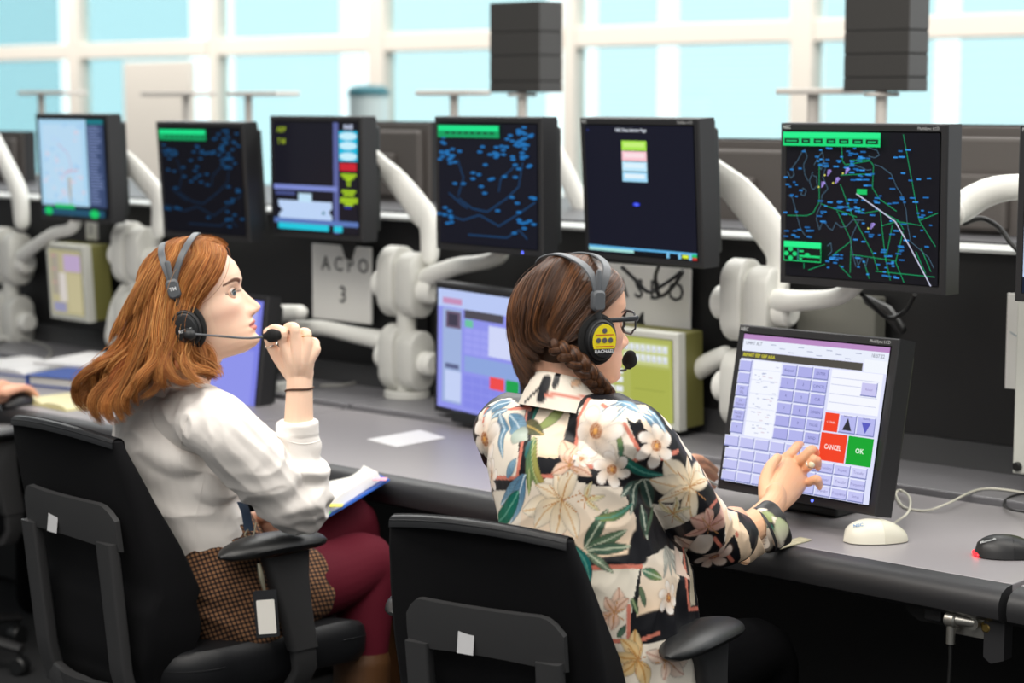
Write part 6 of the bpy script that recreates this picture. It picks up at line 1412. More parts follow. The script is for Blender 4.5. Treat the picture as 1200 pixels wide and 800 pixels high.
# ---------------- printed pattern of the shirt: bands, panels, flowers and leaves lying on the cloth
class Cloth:
    def __init__(s, ob, base):
        s.ob = ob; bpy.context.view_layer.update(); s.bv = BVHTree.FromObject(ob, bpy.context.evaluated_depsgraph_get()); s.co = coords(ob.data); s.nm = normals(ob.data); s.C = np.tile(lin(base), (len(s.co), 1))
    def hit(s, px, py):
        h = s.bv.ray_cast(EYE, ray(px, py).normalized()); return (np.array(h[0]), np.array(h[1])) if h[0] is not None else None
    def plane(s, c, n):
        d = s.co - c; h = d @ n; a = np.array(CR) - n * (np.array(CR) @ n); a /= np.linalg.norm(a) + 1e-9; b = np.cross(n, a)
        return d @ a, d @ b, h, (s.nm @ n > .05)
    def mix(s, k, c): s.C = s.C * (1 - k[:, None]) + (np.array(lin(c)) if isinstance(c, str) else np.asarray(c)) * k[:, None]
    def poly(s, P, col, col2=None):
        cx, cy = np.mean([p[0] for p in P]), np.mean([p[1] for p in P]); h = s.hit(cx, cy)
        if h is None: return
        c, n = h; n = (n * .35 + np.array(-CF) * .65); n /= np.linalg.norm(n); u, v, hh, ok = s.plane(c, n); ok = ok & (np.abs(hh) < .14)
        Q = []
        a = np.array(CR) - n * (np.array(CR) @ n); a /= np.linalg.norm(a); b = np.cross(n, a)
        for px, py in P:
            d = np.array(ray(px, py)); t = ((c - np.array(EYE)) @ n) / (d @ n); q = np.array(EYE) + d * t - c
            hq = s.hit(px, py)
            if hq is not None and np.linalg.norm(hq[0] - c) < .25: q = hq[0] - c
            Q.append((q @ a, q @ b))
        ins = np.zeros(len(u), bool); j = len(Q) - 1
        for i in range(len(Q)):
            (x1, y1), (x2, y2) = Q[i], Q[j]; cond = ((y1 > v) != (y2 > v)) & (u < (x2 - x1) * (v - y1) / (y2 - y1 + 1e-12) + x1); ins ^= cond; j = i
        k = (ins & ok).astype(float)
        if col2 is not None:
            vv = np.clip((v - min(q[1] for q in Q)) / (max(q[1] for q in Q) - min(q[1] for q in Q) + 1e-9), 0, 1); cc = np.array(lin(col)) * vv[:, None] + np.array(lin(col2)) * (1 - vv[:, None]); s.C = np.where(k[:, None] > 0, cc, s.C)
        else: s.mix(k, col)
    def line(s, P, w, col):
        H_ = [s.hit(*p) for p in resample([(x, y, 0) for x, y in P], max(2, 6 * (len(P) - 1)))[:, :2]] if len(P) > 2 else [s.hit(P[0][0] + (P[1][0] - P[0][0]) * t, P[0][1] + (P[1][1] - P[0][1]) * t) for t in np.linspace(0, 1, 9)]
        H_ = [h[0] for h in H_ if h is not None]
        for a, b in zip(H_, H_[1:]):
            if np.linalg.norm(b - a) > .08: continue
            s.mix(sst(w * 1.25, w * .75, seg_t(s.co, a, b)[1]), col)
    def flower(s, px, py, r, rot=0, c1='#fffaf4', c2='#f8d6b4', cen='#a9632c', n=6, sq=1.0):
        h = s.hit(px, py)
        if h is None: return
        u, v, hh, ok = s.plane(*h); v = v / sq; R = np.hypot(u, v); m = ok & (R < r * 1.15) & (np.abs(hh) < .05)
        th = np.arctan2(v, u) + rot + .12 * np.sin(R / r * 5); pet = np.abs(np.cos(n / 2 * th)); lim = r * (.40 + .60 * pet ** .55)
        k = sst(lim, lim * .93, R) * m; t = np.clip(R / r, 0, 1)
        cc = np.array(lin(c1)) * t[:, None] + np.array(lin(c2)) * (1 - t[:, None]); sh_ = 1 - .22 * (1 - pet[:, None]) * (t[:, None] > .3) - .10 * np.abs(np.sin(th * n * 3))[:, None] * (1 - t[:, None])
        s.C = s.C * (1 - k[:, None]) + cc * sh_ * k[:, None]
        s.mix(.28 * g(R - lim, r * .05) * m, '#8a6450')
        sp = .5 + .5 * np.sin(th * 23 + R / r * 60); s.mix(sst(.30 * r, .24 * r, R) * m * (.55 + .45 * sp), cen); s.mix(sst(.12 * r, .08 * r, R) * m, '#e8a95a')
    def petal(s, p0, p1, w, c1, c2, vein=None, bend=0.0, stripes=0):
        """pointed petal or leaf from p0 to p1 (pixels of the photograph projected to the cloth)"""
        a, b = s.hit(*p0), s.hit(*p1); mid = s.hit((p0[0] + p1[0]) / 2, (p0[1] + p1[1]) / 2)
        if a is None or mid is None: return
        if b is None:
            b = (2 * mid[0] - a[0], mid[1])
        n = mid[1]; c = (a[0] + b[0]) / 2; ax = b[0] - a[0]; l = np.linalg.norm(ax); ax = ax - n * (ax @ n); ax /= np.linalg.norm(ax) + 1e-9; bx = np.cross(n, ax)
        d = s.co - a[0]; t = (d @ ax) / l; y = d @ bx - bend * l * np.sin(np.clip(t, 0, 1) * PI); hh = (s.co - mid[0]) @ n
        ww = w * l * np.sin(np.clip(t, 0, 1) ** .85 * PI) ** .8; m = (t > 0) & (t < 1) & (np.abs(hh) < .06) & (s.nm @ n > .0)
        k = sst(1.08, .9, np.abs(y) / (ww + 1e-6)) * m; q = np.clip(np.abs(y) / (ww + 1e-6), 0, 1)[:, None]; tt = np.clip(t, 0, 1)[:, None]
        cc = np.array(lin(c1)) * (1 - tt) + np.array(lin(c2)) * tt
        if stripes: cc = cc * (1 - .20 * (np.sin((t * 1.2 - np.abs(y) / (l + 1e-9) * 2.2) * stripes) > .35)[:, None])
        cc = cc * (1 - .25 * q ** 3)
        s.C = s.C * (1 - k[:, None]) + cc * k[:, None]
        if vein: s.mix(.85 * k * sst(.0022, .0010, np.abs(y)), vein)
        s.mix(.32 * m * g(np.abs(y) - ww, .0010), '#5a4636')
    def lily(s, px, py, r, angs, c1='#fcf1de', c2='#f6dcb4', vein='#e2b983', w=.16, spread=1.0):
        for a, k in angs:
            q = math.radians(a); s.petal((px, py), (px + r * k * math.cos(q), py - r * k * math.sin(q)), w, c2, c1, vein, bend=.08 * math.sin(a))
        s.stamens(px, py, r * .5)
    def stamens(s, px, py, r):
        for a in (20, 75, 130, 200, 260, 320): s.line([(px, py), (px + r * math.cos(math.radians(a)), py - r * math.sin(math.radians(a)))], .0008, '#c99058')
    def done(s): setcol(s.ob.data, np.clip(s.C, 0, 1))
def ZA(*P): return [(540 + x / 3.077, 430 + y / 3.077) for x, y in P]
def ZC(*P): return [(690 + x / 3.333, 450 + y / 3.333) for x, y in P]
def ZB(*P): return [(640 + x / 4, 600 + y / 4) for x, y in P]
CRM, PCH, COR, TEAL, BLU, OLV, DGR = '#f1e6d6', '#f5d8b8', '#d9806c', '#157065', '#5f8cab', '#8d9a52', '#3f5a4c'
def pattern(c):
    for P, a, b in ((ZA((38, 175), (60, 150), (235, 150), (210, 395), (75, 395)), CRM, CRM), (ZA((282, 118), (402, 118), (385, 215), (350, 330), (238, 322)), CRM, PCH), (ZA((425, 150), (470, 115), (570, 120), (600, 190), (655, 320), (585, 360), (415, 350)), CRM, CRM),
                    (ZA((80, 462), (225, 402), (216, 590), (80, 562)), CRM, CRM), (ZA((230, 402), (375, 398), (470, 425), (580, 432), (640, 560), (628, 668), (480, 705), (400, 625), (214, 575)), CRM, PCH), (ZB((160, 262), (440, 255), (405, 430), (388, 600), (280, 608), (190, 345)), '#ece4d3', CRM),
                    (ZB((455, 215), (560, 165), (640, 190), (600, 450), (420, 505), (440, 330)), CRM, PCH), (ZB((285, 615), (560, 600), (720, 660), (720, 860), (330, 860)), CRM, CRM), (ZC((122, 165), (205, 280), (130, 332), (108, 210)), CRM, CRM), (ZC((172, 80), (240, 78), (320, 205), (290, 250), (215, 170)), PCH, CRM),
                    (ZC((240, 470), (330, 470), (395, 530), (300, 582)), CRM, CRM), (ZC((545, 510), (600, 545), (675, 680), (622, 710), (570, 590)), PCH, PCH), (ZB((648, 170), (668, 170), (700, 430), (675, 445)), '#b9ad98', '#b9ad98')): c.poly(P, a, b)
    for P, w_ in ((ZA((258, 108), (250, 200)), .007), (ZA((250, 200), (222, 400)), .006), (ZA((416, 108), (398, 215)), .008), (ZA((398, 215), (368, 345)), .008), (ZA((228, 352), (420, 376)), .009), (ZA((640, 440), (652, 665)), .008), (ZA((85, 430), (215, 430)), .007), (ZA((480, 712), (655, 690)), .010), (ZB((415, 200), (435, 110)), .012), (ZB((430, 520), (560, 480)), .012)): c.line(P, w_, '#15151a')
    for P in (ZA((90, 152), (240, 148)), ZA((240, 148), (203, 395)), ZA((75, 396), (205, 400)), ZA((90, 152), (62, 300)), ZA((62, 300), (76, 396)), ZA((236, 392), (372, 394)), ZA((370, 394), (366, 600)), ZA((460, 115), (425, 180)), ZA((425, 180), (414, 300)), ZA((415, 354), (490, 360)), ZA((580, 362), (655, 322)), ZA((655, 322), (590, 205)), ZA((430, 722), (650, 718)),
              ZC((280, 292), (350, 260)), ZC((460, 502), (500, 452)), ZC((490, 600), (572, 705)), ZB((160, 262), (442, 255)), ZB((388, 440), (386, 602)), ZB((280, 606), (386, 602)), ZB((436, 602), (530, 566)), ZB((642, 170), (672, 455)), ZB((672, 455), (712, 450)), ZA((300, 86), (445, 96)), ZC((545, 515), (580, 590))): c.line(P, .0034, COR)
    for P, a in ([(724, 474), (742, 478), (752, 488), (744, 496), (728, 486)], CRM), ([(754, 482), (768, 492), (776, 508), (764, 506)], PCH), ([(570, 476), (598, 466), (610, 474), (590, 480)], CRM), ([(640, 474), (668, 474), (666, 484), (640, 484)], CRM): c.poly(P, a, a)
    c.petal((722, 470), (752, 484), .2, BLU, '#8fb3c8', '#d5e3ea', 0, 40); c.petal((752, 484), (776, 508), .2, '#6f9ab6', BLU, '#d5e3ea', 0, 40); c.petal((600, 470), (566, 488), .2, BLU, '#7fa6be', '#d5e3ea', 0, 40); c.line([(612, 470), (622, 480)], .0034, COR); c.line([(706, 474), (722, 486)], .0034, COR)
    # leaves
    for p0, p1, w, a, b, v, bd, st in ((ZA((250, 240))[0], ZA((385, 95))[0], .09, OLV, '#9fb06a', None, -.12, 0), (ZA((255, 205))[0], ZA((345, 110))[0], .08, TEAL, '#2f8a78', None, .1, 0), (ZA((262, 250))[0], ZA((245, 465))[0], .11, TEAL, OLV, '#c2c98a', .08, 0), (ZA((268, 250))[0], ZA((300, 470))[0], .085, '#3a7a5c', OLV, '#c2c98a', -.05, 0), (ZA((275, 255))[0], ZA((345, 480))[0], .05, OLV, '#b39a50', None, -.12, 0), (ZA((225, 205))[0], ZA((300, 245))[0], .22, '#6d5f3a', '#4f5a38', '#c9a95a', 0, 20), (ZA((250, 262))[0], ZA((232, 330))[0], .14, '#4b6f7c', TEAL, None, 0, 0),
        (ZA((170, 150))[0], ZA((105, 190))[0], .16, BLU, '#8fb3c8', '#d5e3ea', 0, 40), (ZA((140, 165))[0], ZA((150, 315))[0], .13, BLU, '#7fa6be', '#d5e3ea', 0, 44), (ZA((175, 170))[0], ZA((225, 250))[0], .2, BLU, '#8fb3c8', '#d5e3ea', 0, 40), (ZA((190, 235))[0], ZA((240, 262))[0], .3, '#a9b9ac', '#c9d2c4', None, 0, 0), (ZA((235, 385))[0], ZA((125, 505))[0], .14, BLU, '#7fa6be', '#d5e3ea', .05, 50), (ZA((228, 395))[0], ZA((178, 565))[0], .16, '#4f80a4', '#8fb3c8', '#d5e3ea', 0, 50), (ZA((165, 400))[0], ZA((200, 330))[0], .22, BLU, '#8fb3c8', None, 0, 40), (ZA((210, 445))[0], ZA((95, 570))[0], .13, TEAL, '#2c7a58', '#6fb09a', .10, 0),
        (ZA((575, 320))[0], ZA((670, 378))[0], .20, TEAL, '#0f5a58', '#5fa090', -.1, 0), (ZC((115, 265))[0], ZC((300, 352))[0], .11, '#1c6a58', '#0f5a58', '#5fa090', -.12, 0), (ZC((108, 180))[0], ZC((125, 300))[0], .10, OLV, TEAL, None, .1, 0), (ZC((130, 72))[0], ZC((40, 118))[0], .14, BLU, '#8fb3c8', '#d5e3ea', 0, 40), (ZC((150, 85))[0], ZC((85, 150))[0], .12, '#6f9ab6', '#a9c3d2', '#e5eef2', 0, 40), (ZC((215, 85))[0], ZC((305, 200))[0], .12, BLU, '#7fa0b4', '#d5e3ea', 0, 50), (ZC((235, 80))[0], ZC((300, 160))[0], .12, '#7c9fb4', '#a0b9c4', '#d5e3ea', .1, 40), (ZC((215, 375))[0], ZC((125, 440))[0], .18, '#4a6a62', '#38524a', '#cdd6c4', 0, 40), (ZC((210, 370))[0], ZC((165, 500))[0], .16, '#3f5a52', '#2f463e', '#cdd6c4', 0, 40), (ZC((215, 370))[0], ZC((245, 480))[0], .18, '#3f5a52', '#2f463e', '#cdd6c4', 0, 40), (ZC((220, 370))[0], ZC((320, 400))[0], .14, '#3f5a52', '#38524a', '#cdd6c4', 0, 40), (ZC((205, 470))[0], ZC((230, 610))[0], .14, DGR, '#2f463e', '#cdd6c4', 0, 40), (ZC((255, 475))[0], ZC((215, 600))[0], .10, '#6f8a6a', DGR, None, 0, 30),
        (ZA((445, 655))[0], ZA((530, 512))[0], .15, DGR, '#54705a', '#c8d2b8', 0, 50), (ZA((450, 655))[0], ZA((602, 585))[0], .14, '#4a6a52', '#6f8a6a', '#c8d2b8', 0, 50), (ZA((450, 660))[0], ZA((615, 645))[0], .13, '#3f5f50', '#54705a', '#c8d2b8', 0, 50), (ZA((455, 668))[0], ZA((550, 742))[0], .14, '#5f7a62', '#7d927a', '#c8d2b8', 0, 30), (ZA((395, 635))[0], ZA((462, 800))[0], .11, TEAL, '#1c6a70', '#5fa090', .14, 0), (ZA((480, 545))[0], ZA((622, 488))[0], .11, OLV, TEAL, '#5fa090', -.12, 0),
        (ZB((448, 270))[0], ZB((545, 312))[0], .20, TEAL, OLV, '#c8d2b8', 0, 0), (ZB((400, 400))[0], ZB((432, 480))[0], .16, '#4a6a4a', '#3a5a42', '#a9b98a', 0, 0), (ZB((440, 345))[0], ZB((465, 445))[0], .14, '#6a7a5a', '#54705a', None, 0, 0), (ZB((335, 590))[0], ZB((375, 525))[0], .2, '#54705a', '#3f5a4c', None, 0, 0)):
        c.petal(p0, p1, w, a, b, v, bd, st)
    # lilies and buds
    c.lily(*ZA((365, 480))[0], 46, [(195, 1.05), (150, .8), (100, .85), (65, .95), (225, 1.0), (258, 1.1), (292, 1.05)], w=.23)
    c.lily(*ZA((450, 475))[0], 24, [(10, 1), (70, .9), (320, .9)], '#f6eed2', '#e9dcae', '#d8c890')
    c.lily(*ZC((395, 400))[0], 46, [(95, .8), (60, .8), (135, .95), (170, 1.05), (205, .9), (275, .9), (20, .6)], w=.25)
    c.lily(*ZC((330, 505))[0], 22, [(20, 1), (80, .9), (140, 1), (320, .8)], '#f4ead2', '#eadab0', '#cdbb84')
    c.lily(*ZC((470, 555))[0], 27, [(200, 1.15), (155, .9), (100, .8), (40, .9)], '#f2c9b4', '#e0a294', '#c07a6e', w=.28)
    c.lily(*ZA((392, 355))[0], 26, [(105, 1.2), (70, 1.0), (205, .9), (335, 1.1)], '#f6d9c0', '#efc2a8', '#cf947a', w=.28)
    c.lily(*ZB((320, 470))[0], 27, [(80, 1.1), (45, .9), (120, .8), (225, 1.0), (260, .8)], '#f3d8c4', '#e3b79c', '#c08e76', w=.30)
    c.lily(*ZB((430, 690))[0], 36, [(95, 1.0), (130, .9), (170, .9), (215, .9), (285, 1)], '#f7dca8', '#f0c88a', '#d79a48', w=.24)
    c.lily(*ZB((560, 690))[0], 28, [(10, 1), (60, .8), (320, 1), (160, .9), (265, .9)], '#f3e0d0', '#e6c4ae', '#c99a84', w=.28)
    for a in (215, 240, 262, 285): c.petal(ZC((300, 630))[0], (ZC((300, 630))[0][0] + 40 * math.cos(math.radians(-a)) * -.6 + 4, ZC((300, 630))[0][1] + 34 + (a - 215) * .06), .13, '#d5d3c8', '#b9bab0', '#8d8f86')
    c.petal(ZC((420, 640))[0], ZC((335, 590))[0], .22, '#e9c7b4', '#f0dccb', '#b5806a')
    c.petal(ZC((455, 660))[0], ZC((430, 590))[0], .3, '#f0dccb', '#f5e8dc', None)
    # open white flowers
    c.flower(697.6, 504.7, .050, .2); c.flower(567.6, 514.5, .042, .5, sq=1.2); c.flower(576, 557, .032, .1); c.flower(717, 550, .033, .4); c.flower(769.5, 522, .038, .6); c.flower(837, 652, .038, .1, '#f2ded0', '#dfae98', '#9d5a48'); c.flower(784, 700, .030, .3); c.flower(*ZA((435, 330))[0], .016, .3); c.flower(*ZC((540, 585))[0], .016, .2)
c = Cloth(sh, '#15151a'); pattern(c)
rsp = np.random.RandomState(9)   # the sides and front that the photograph does not show get the same kind of print
hid = np.where((c.nm @ np.array(CF) > .15))[0]
for i in rsp.choice(hid, 34):
    n = c.nm[i]; a = np.array((.3, .2, .9)) - n * (np.array((.3, .2, .9)) @ n); a /= np.linalg.norm(a); b = np.cross(n, a); d = c.co - c.co[i]; u, v = d @ a, d @ b; R = np.hypot(u, v); ok = (np.abs(d @ n) < .04) & (c.nm @ n > .1)
    th = np.arctan2(v, u); r = rsp.uniform(.025, .045); k = sst(1.05, .95, R / (r * (.4 + .6 * np.abs(np.cos(3 * th)) ** .55))) * ok; c.mix(((np.abs(u) < r * 1.6) & (np.abs(v) < r * 1.3) & ok).astype(float), rsp.choice([CRM, PCH, '#15151a'])); c.mix(k, '#f7ecdf'); c.mix(sst(.3 * r, .25 * r, R) * ok, '#a9632c')
c.done()
c = Cloth(collar, CRM); c.line([(640, 445), (634, 466)], .010, '#15151a'); c.line([(654, 438), (650, 452)], .005, '#15151a'); c.line([(612, 474), (640, 446)], .003, '#15151a'); c.petal((668, 452), (684, 444), .25, '#e9b890', '#f3d2b0', None); c.petal((684, 440), (697, 460), .25, TEAL, '#2c7a58', None); c.petal((690, 450), (712, 470), .2, '#2c7a58', '#f1e6d6', None); c.line([(640, 462), (690, 466)], .003, COR); c.done()
c = Cloth(cuffp, '#2a2a2c')
for p0, p1, w, a, b in (((890, 600), (912, 612), .25, '#a9b98a', OLV), ((898, 612), (905, 632), .3, TEAL, '#2c7a58'), ((905, 605), (917, 622), .25, CRM, PCH), ((902, 618), (898, 640), .2, CRM, CRM), ((895, 650), (912, 636), .35, BLU, '#3f6a8f'), ((908, 628), (917, 640), .3, PCH, CRM), ((884, 600), (900, 597), .2, CRM, CRM), ((893, 606), (897, 622), .3, CRM, '#e9d8c0')): c.petal(p0, p1, w, a, b, None)
c.petal((884, 612), (894, 640), .35, CRM, PCH, None); c.petal((912, 606), (920, 640), .3, '#a9b98a', CRM, None); c.petal((888, 645), (905, 655), .4, CRM, PCH, None); c.flower(908, 648, .010, 0, '#f7ecdf', '#dfae98', '#c25a48'); c.done()
c = Cloth(bandp, PCH); c.line([(858, 606), (866, 612)], .004, CRM); c.done()
# ---------------- hair, combed to a plait over the right shoulder
HAIR2 = vcol_mat('hair_brown_strands', .36, .45, vary=.12, vscale=60)
BRN = ['#4a2f1e', '#563723', '#3a2418', '#664227', '#744a2b', '#452b1c', '#52331f']
def hline2(z, y): return float(np.interp(z, [-.10, -.05, -.02, .0, .02, .045, .07, .085, .095, .105, .125], [-.035, -.03, -.016, .004, .014, .024, .042, .060, .072, .08, .09]))
hair2 = hair_cap(M2, hline2, .0065, back_low=-.099).build('hair', HAIR2, auto=None); put(hair2, person2)
BL = (M2.inverted() @ D(654, 409, 3.374))
gl = [[(.060, -.036, .086), (.024, -.068, .058), (-.008, -.082, .028), (-.042, -.084, .0), tuple(BL)], [(.062, -.008, .102), (.030, -.055, .092), (-.020, -.080, .050), (-.06, -.075, .0), tuple(BL)], [(.030, .0, .125), (-.01, -.045, .118), (-.055, -.070, .07), (-.080, -.062, .01), tuple(BL)], [(-.01, .005, .135), (-.05, -.03, .12), (-.085, -.05, .07), (-.098, -.045, .01), tuple(BL)],
      [(-.04, .01, .13), (-.08, -.01, .10), (-.105, -.02, .05), (-.104, -.025, -.01), (BL[0] - .006, BL[1] + .02, BL[2] - .012)], [(-.04, .02, .128), (-.085, .025, .09), (-.108, .02, .04), (-.104, .01, -.02), (BL[0] - .004, BL[1] + .04, BL[2] - .030)], [(-.02, .03, .128), (-.07, .06, .08), (-.098, .055, .03), (-.098, .04, -.03), (-.086, .0, -.095)], [(.02, .03, .122), (-.03, .085, .07), (-.075, .08, .01), (-.084, .055, -.045), (-.078, .015, -.112)], [(.06, .03, .098), (.01, .085, .05), (-.04, .086, .0), (-.07, .066, -.05), (-.066, .035, -.115)]]
rs2 = np.random.RandomState(11)
Gp = push_out(np.array([resample([M2 @ Vector(q) for q in gg], K) for gg in gl]), M2, .0105, -.075)
p_, r_, c_ = hair_paths(rs2, Gp, K, 6500, .0020, .0025, .3, 10, .25, 4, (.93, 1.0), .00062, BRN, .5); strand_mesh('hair_locks', p_, r_, c_, HAIR2, hair2, 3)
p_, r_, c_ = hair_paths(rs2, Gp, K, 110, .007, .006, .2, 14, .1, 4, (.5, 1.0), .0003, BRN, .4); strand_mesh('flyaway_hairs', p_, r_, c_, HAIR2, hair2, 3)
co = coords(hair2.data); setcol(hair2.data, np.tile(lin('#3d2618'), (len(co), 1)) * (1 + .5 * noise_arr(np.stack([co[:, 0] * 70, co[:, 1] * 70, co[:, 2] * 14], 1), 3))[:, None])
# the plait: three strands woven along its path
path = resample([D(648, 405, 3.378), D(661, 412, 3.366), D(674, 421, 3.362), D(686, 433, 3.366), D(697, 446, 3.378), D(708, 459, 3.40), D(716, 474, 3.43), D(720, 500, 3.52), D(722, 540, 3.58)], 90)
tg_ = np.gradient(path, axis=0); tg_ /= np.linalg.norm(tg_, axis=1, keepdims=True); A_ = np.cross(tg_, np.array(CF)); A_ /= np.linalg.norm(A_, axis=1, keepdims=True); B_ = np.cross(A_, tg_)
ln = np.concatenate([[0], np.cumsum(np.linalg.norm(np.diff(path, axis=0), axis=1))]); env = np.interp(ln / ln[-1], [0, .08, .8, 1], [.8, 1, .8, .4])[:, None]
for k in range(3):
    ph = ln * (2 * PI / .062) + 2 * PI * k / 3; P = path + A_ * (.0105 * np.sin(ph))[:, None] * env + B_ * (.0065 * np.sin(2 * ph))[:, None] * env
    mb = MB(); mb.tube([Vector(p) for p in P], list((.0080 * env[:, 0])), 14, round_end=True); o = mb.build('plait_strand', HAIR2, auto=None); cc = coords(o.data); setcol(o.data, np.tile(lin('#3a2318'), (len(cc), 1))); put(o, hair2)
    Q = np.zeros((150, 90, 3)); C_ = np.zeros((150, 3)); a0 = rs2.uniform(0, 2 * PI, 150)
    tP = np.gradient(P, axis=0); tP /= np.linalg.norm(tP, axis=1, keepdims=True); nA = np.cross(tP, np.array(CF)); nA /= np.linalg.norm(nA, axis=1, keepdims=True); nB = np.cross(nA, tP)
    for i in range(150): an_ = a0[i] + ln * 22 * (.6); Q[i] = P + (nA * np.cos(an_)[:, None] + nB * np.sin(an_)[:, None]) * .0081 * env; C_[i] = np.array(lin(BRN[rs2.randint(len(BRN))])) * rs2.uniform(.6, 1.2)
    strand_mesh('plait_hairs', Q, np.full(150, .0006), C_, HAIR2, o, 3)
# ---------------- headset, glasses, ring, pen
YELS = mat('sticker_yellow', '#e3cf1c', .4); DOT = mat('sticker_dot', '#54525a', .4); REDM = mat('sticker_red', '#c2452e', .4); BLKS = mat('sticker_black', '#131315', .4)
def sticker(c, nn, ax, bx, cupr, s, par):
    def el(k0, k1, off, m, nm, y0=-1, y1=1, n=40):
        q = MB(); P = []
        for j in range(n):
            t = 2 * PI * j / n; y = max(y0, min(y1, math.cos(t))); x = math.sin(t) if y0 <= math.cos(t) <= y1 else math.copysign(math.sqrt(max(0, 1 - y * y)), math.sin(t)); P.append(c + nn * off + ax * (y * cupr[1] * k0) + bx * (x * cupr[0] * k1))
        q.bm.faces.new([q.bm.verts.new(p) for p in P]); o = q.build(nm, m, auto=None); put(o, par); return o
    st = el(.66, .66, .0182, YELS, 'sticker'); put(st, par)
    el(.66, .66, .0185, BLKS, 'sticker_band', -1, -.48)
    q = MB(); q.text('RACHAEL', c + nn * .019 - ax * (cupr[1] * .42), -bx, ax, .0085, .0002, bold=.02); put(q.build('lettering', HSW, auto=None), st)
    q = MB()
    for yy in (.40, .02, -.2):
        for xx in (-.42, 0, .42):
            if abs(xx) + abs(yy) < .75 and yy > -.15: P = c + nn * .0188 + ax * (yy * cupr[1]) + bx * (xx * cupr[0] * .8); q.disc(tuple(P), nn, .0046, .0006, 14, .0001)
    put(q.build('sticker_dots', DOT), st)
    q = MB()
    for yy in (.22, -.24): q.rings([[c + nn * .0187 + ax * (yy * cupr[1] + h) + bx * (x * cupr[0] * .5) for x in np.linspace(-1, 1, 9)] for h in (0, .0014)], cap=False, closed=False)
    put(q.build('sticker_lines', REDM), st)
mic2 = D(738, 421, 3.545)
Lc = M2 @ Vector((-.010, .098, -.022))
headset('grey headset with yellow sticker on the ear cup, worn over the brown plait', M2, -1, (-.006, -.100, -.004), (-.010, -.098, .062), (.026, .135), (-.030, .1345), mic2, [Lc, M2 @ Vector((.02, .100, -.045)), M2 @ Vector((.08, .072, -.07)), M2 @ Vector((.122, .03, -.078)), mic2 - CR * .008], cupr=(.034, .043), sticker=sticker, strap_w=.0075, logo=None, cup_n=(-.05, 0, .0))
GLF = mat('glasses_dark_grey', '#2b2d31', .3); r = thing('glasses', 'dark-framed glasses on the plaited woman, temple arm tucked under her headset', 'glasses', M2 @ Vector((.1, 0, .02)))
R3 = M2.to_3x3(); lensm, nt, b = nodes('lens_clear'); nt.nodes.remove(b); t_ = nt.nodes.new('ShaderNodeBsdfTransparent'); t_.inputs[0].default_value = (.93, .95, .96, 1); gg = nt.nodes.new('ShaderNodeBsdfGlossy'); gg.inputs['Roughness'].default_value = .03; m_ = nt.nodes.new('ShaderNodeMixShader'); m_.inputs[0].default_value = .08; nt.links.new(t_.outputs[0], m_.inputs[1]); nt.links.new(gg.outputs[0], m_.inputs[2]); nt.links.new(m_.outputs[0], nt.nodes['Material Output'].inputs[0])
for sy in (1, -1):
    out = [M2 @ Vector((.1075 - .010 * abs(sy * .034 + y - 0) / .06 - .004 * (z < -.01) - .008, sy * .034 + y, .016 + z)) for y, z in rrect(.052, .038, .014, 6)]
    mb = MB(); mb.tube(out + [out[0]], [(.0026, .0018)] * (len(out) + 1), 8, cap=False); put(mb.build('rim', GLF), r)
    mb = MB(); mb.bm.faces.new([mb.bm.verts.new(p) for p in out]); put(mb.build('lens', lensm), r)
    mb = MB(); mb.tube([M2 @ Vector((.089, sy * .062, .027)), M2 @ Vector((.084, sy * .0725, .027)), M2 @ Vector((.05, sy * .0765, .026)), M2 @ Vector((.0, sy * .0795, .024)), M2 @ Vector((-.02, sy * .0805, .012))], [(.0042, .0022), (.0048, .0022), (.0042, .002), (.0036, .002), (.003, .002)], 10, up=R3 @ Vector((0, 0, 1)), res=5); put(mb.build('temple_arm', GLF), r)
mb = MB(); mb.tube([M2 @ Vector((.098, -.010, .022)), M2 @ Vector((.102, 0, .025)), M2 @ Vector((.098, .010, .022))], .0022, 8, res=4); put(mb.build('bridge', GLF), r)
p0, p1, tp = kn2[2]; c_ = p0.lerp(p1, .62); rg = torus_thing('finger_ring', 'silver ring with pale oval stone on the hand pressing the touch screen', 'ring', c_ - CF * .004, p1 - p0, .0108, .0014, BRS)
mb = MB(); mb.ell(c_ - CF * .0155, (.0068, .0050, .0068)); put(mb.build('stone', mat('stone_pale', '#e8e2c4', .25)), rg)
mb = MB(); mb.tube([D(812, 556, 4.135), D(824, 560, 4.17), D(836, 566, 4.21), D(850, 572, 4.25)], [.0026, .0036, .0036, .0015], 10); tag(mb.build('pen', mat('pen_white', '#eceae6', .35)), 'white pen in the hand at the left side of the touch screen', 'pen')
# ------------------------------------------------------------------ person at the far left: only a hand on a dark mouse is in view
c0 = atz(8, 458, DZ + .045); dM = (c0 - EYE).dot(CF)
mb = MB(); fw = (CR * .55 + AH * .8); fw.z = 0; fw.normalize(); sd = fw.cross(Vector((0, 0, 1)))
wr = c0 - fw * .10 + Vector((0, 0, .012)); C3 = atz(-62, 600, .45); pel = Vector((C3.x - .22, C3.y + .04, .57)); nk = pel + Vector((-.10, .06, .50)); shd = nk + Vector((.17, .02, -.07))
el = shd.lerp(wr, .5) + Vector((.05, -.04, -.10))
mb.tube([el, el.lerp(wr, .6), wr, c0 - fw * .02], [.038, .032, (.026, .022), (.036, .018)], 18, res=5, round_end=True)
for k in range(4): o_ = sd * (.028 - .019 * k); mb.tube([c0 - fw * .03 + o_ * .8, c0 + fw * .025 + o_ + Vector((0, 0, .008)), c0 + fw * .055 + o_ * 1.05 + Vector((0, 0, .002)), c0 + fw * .082 + o_ * 1.05 + Vector((0, 0, -.018))], [.014, .0115, .0100, .0085], 12, res=4, round_end=True)
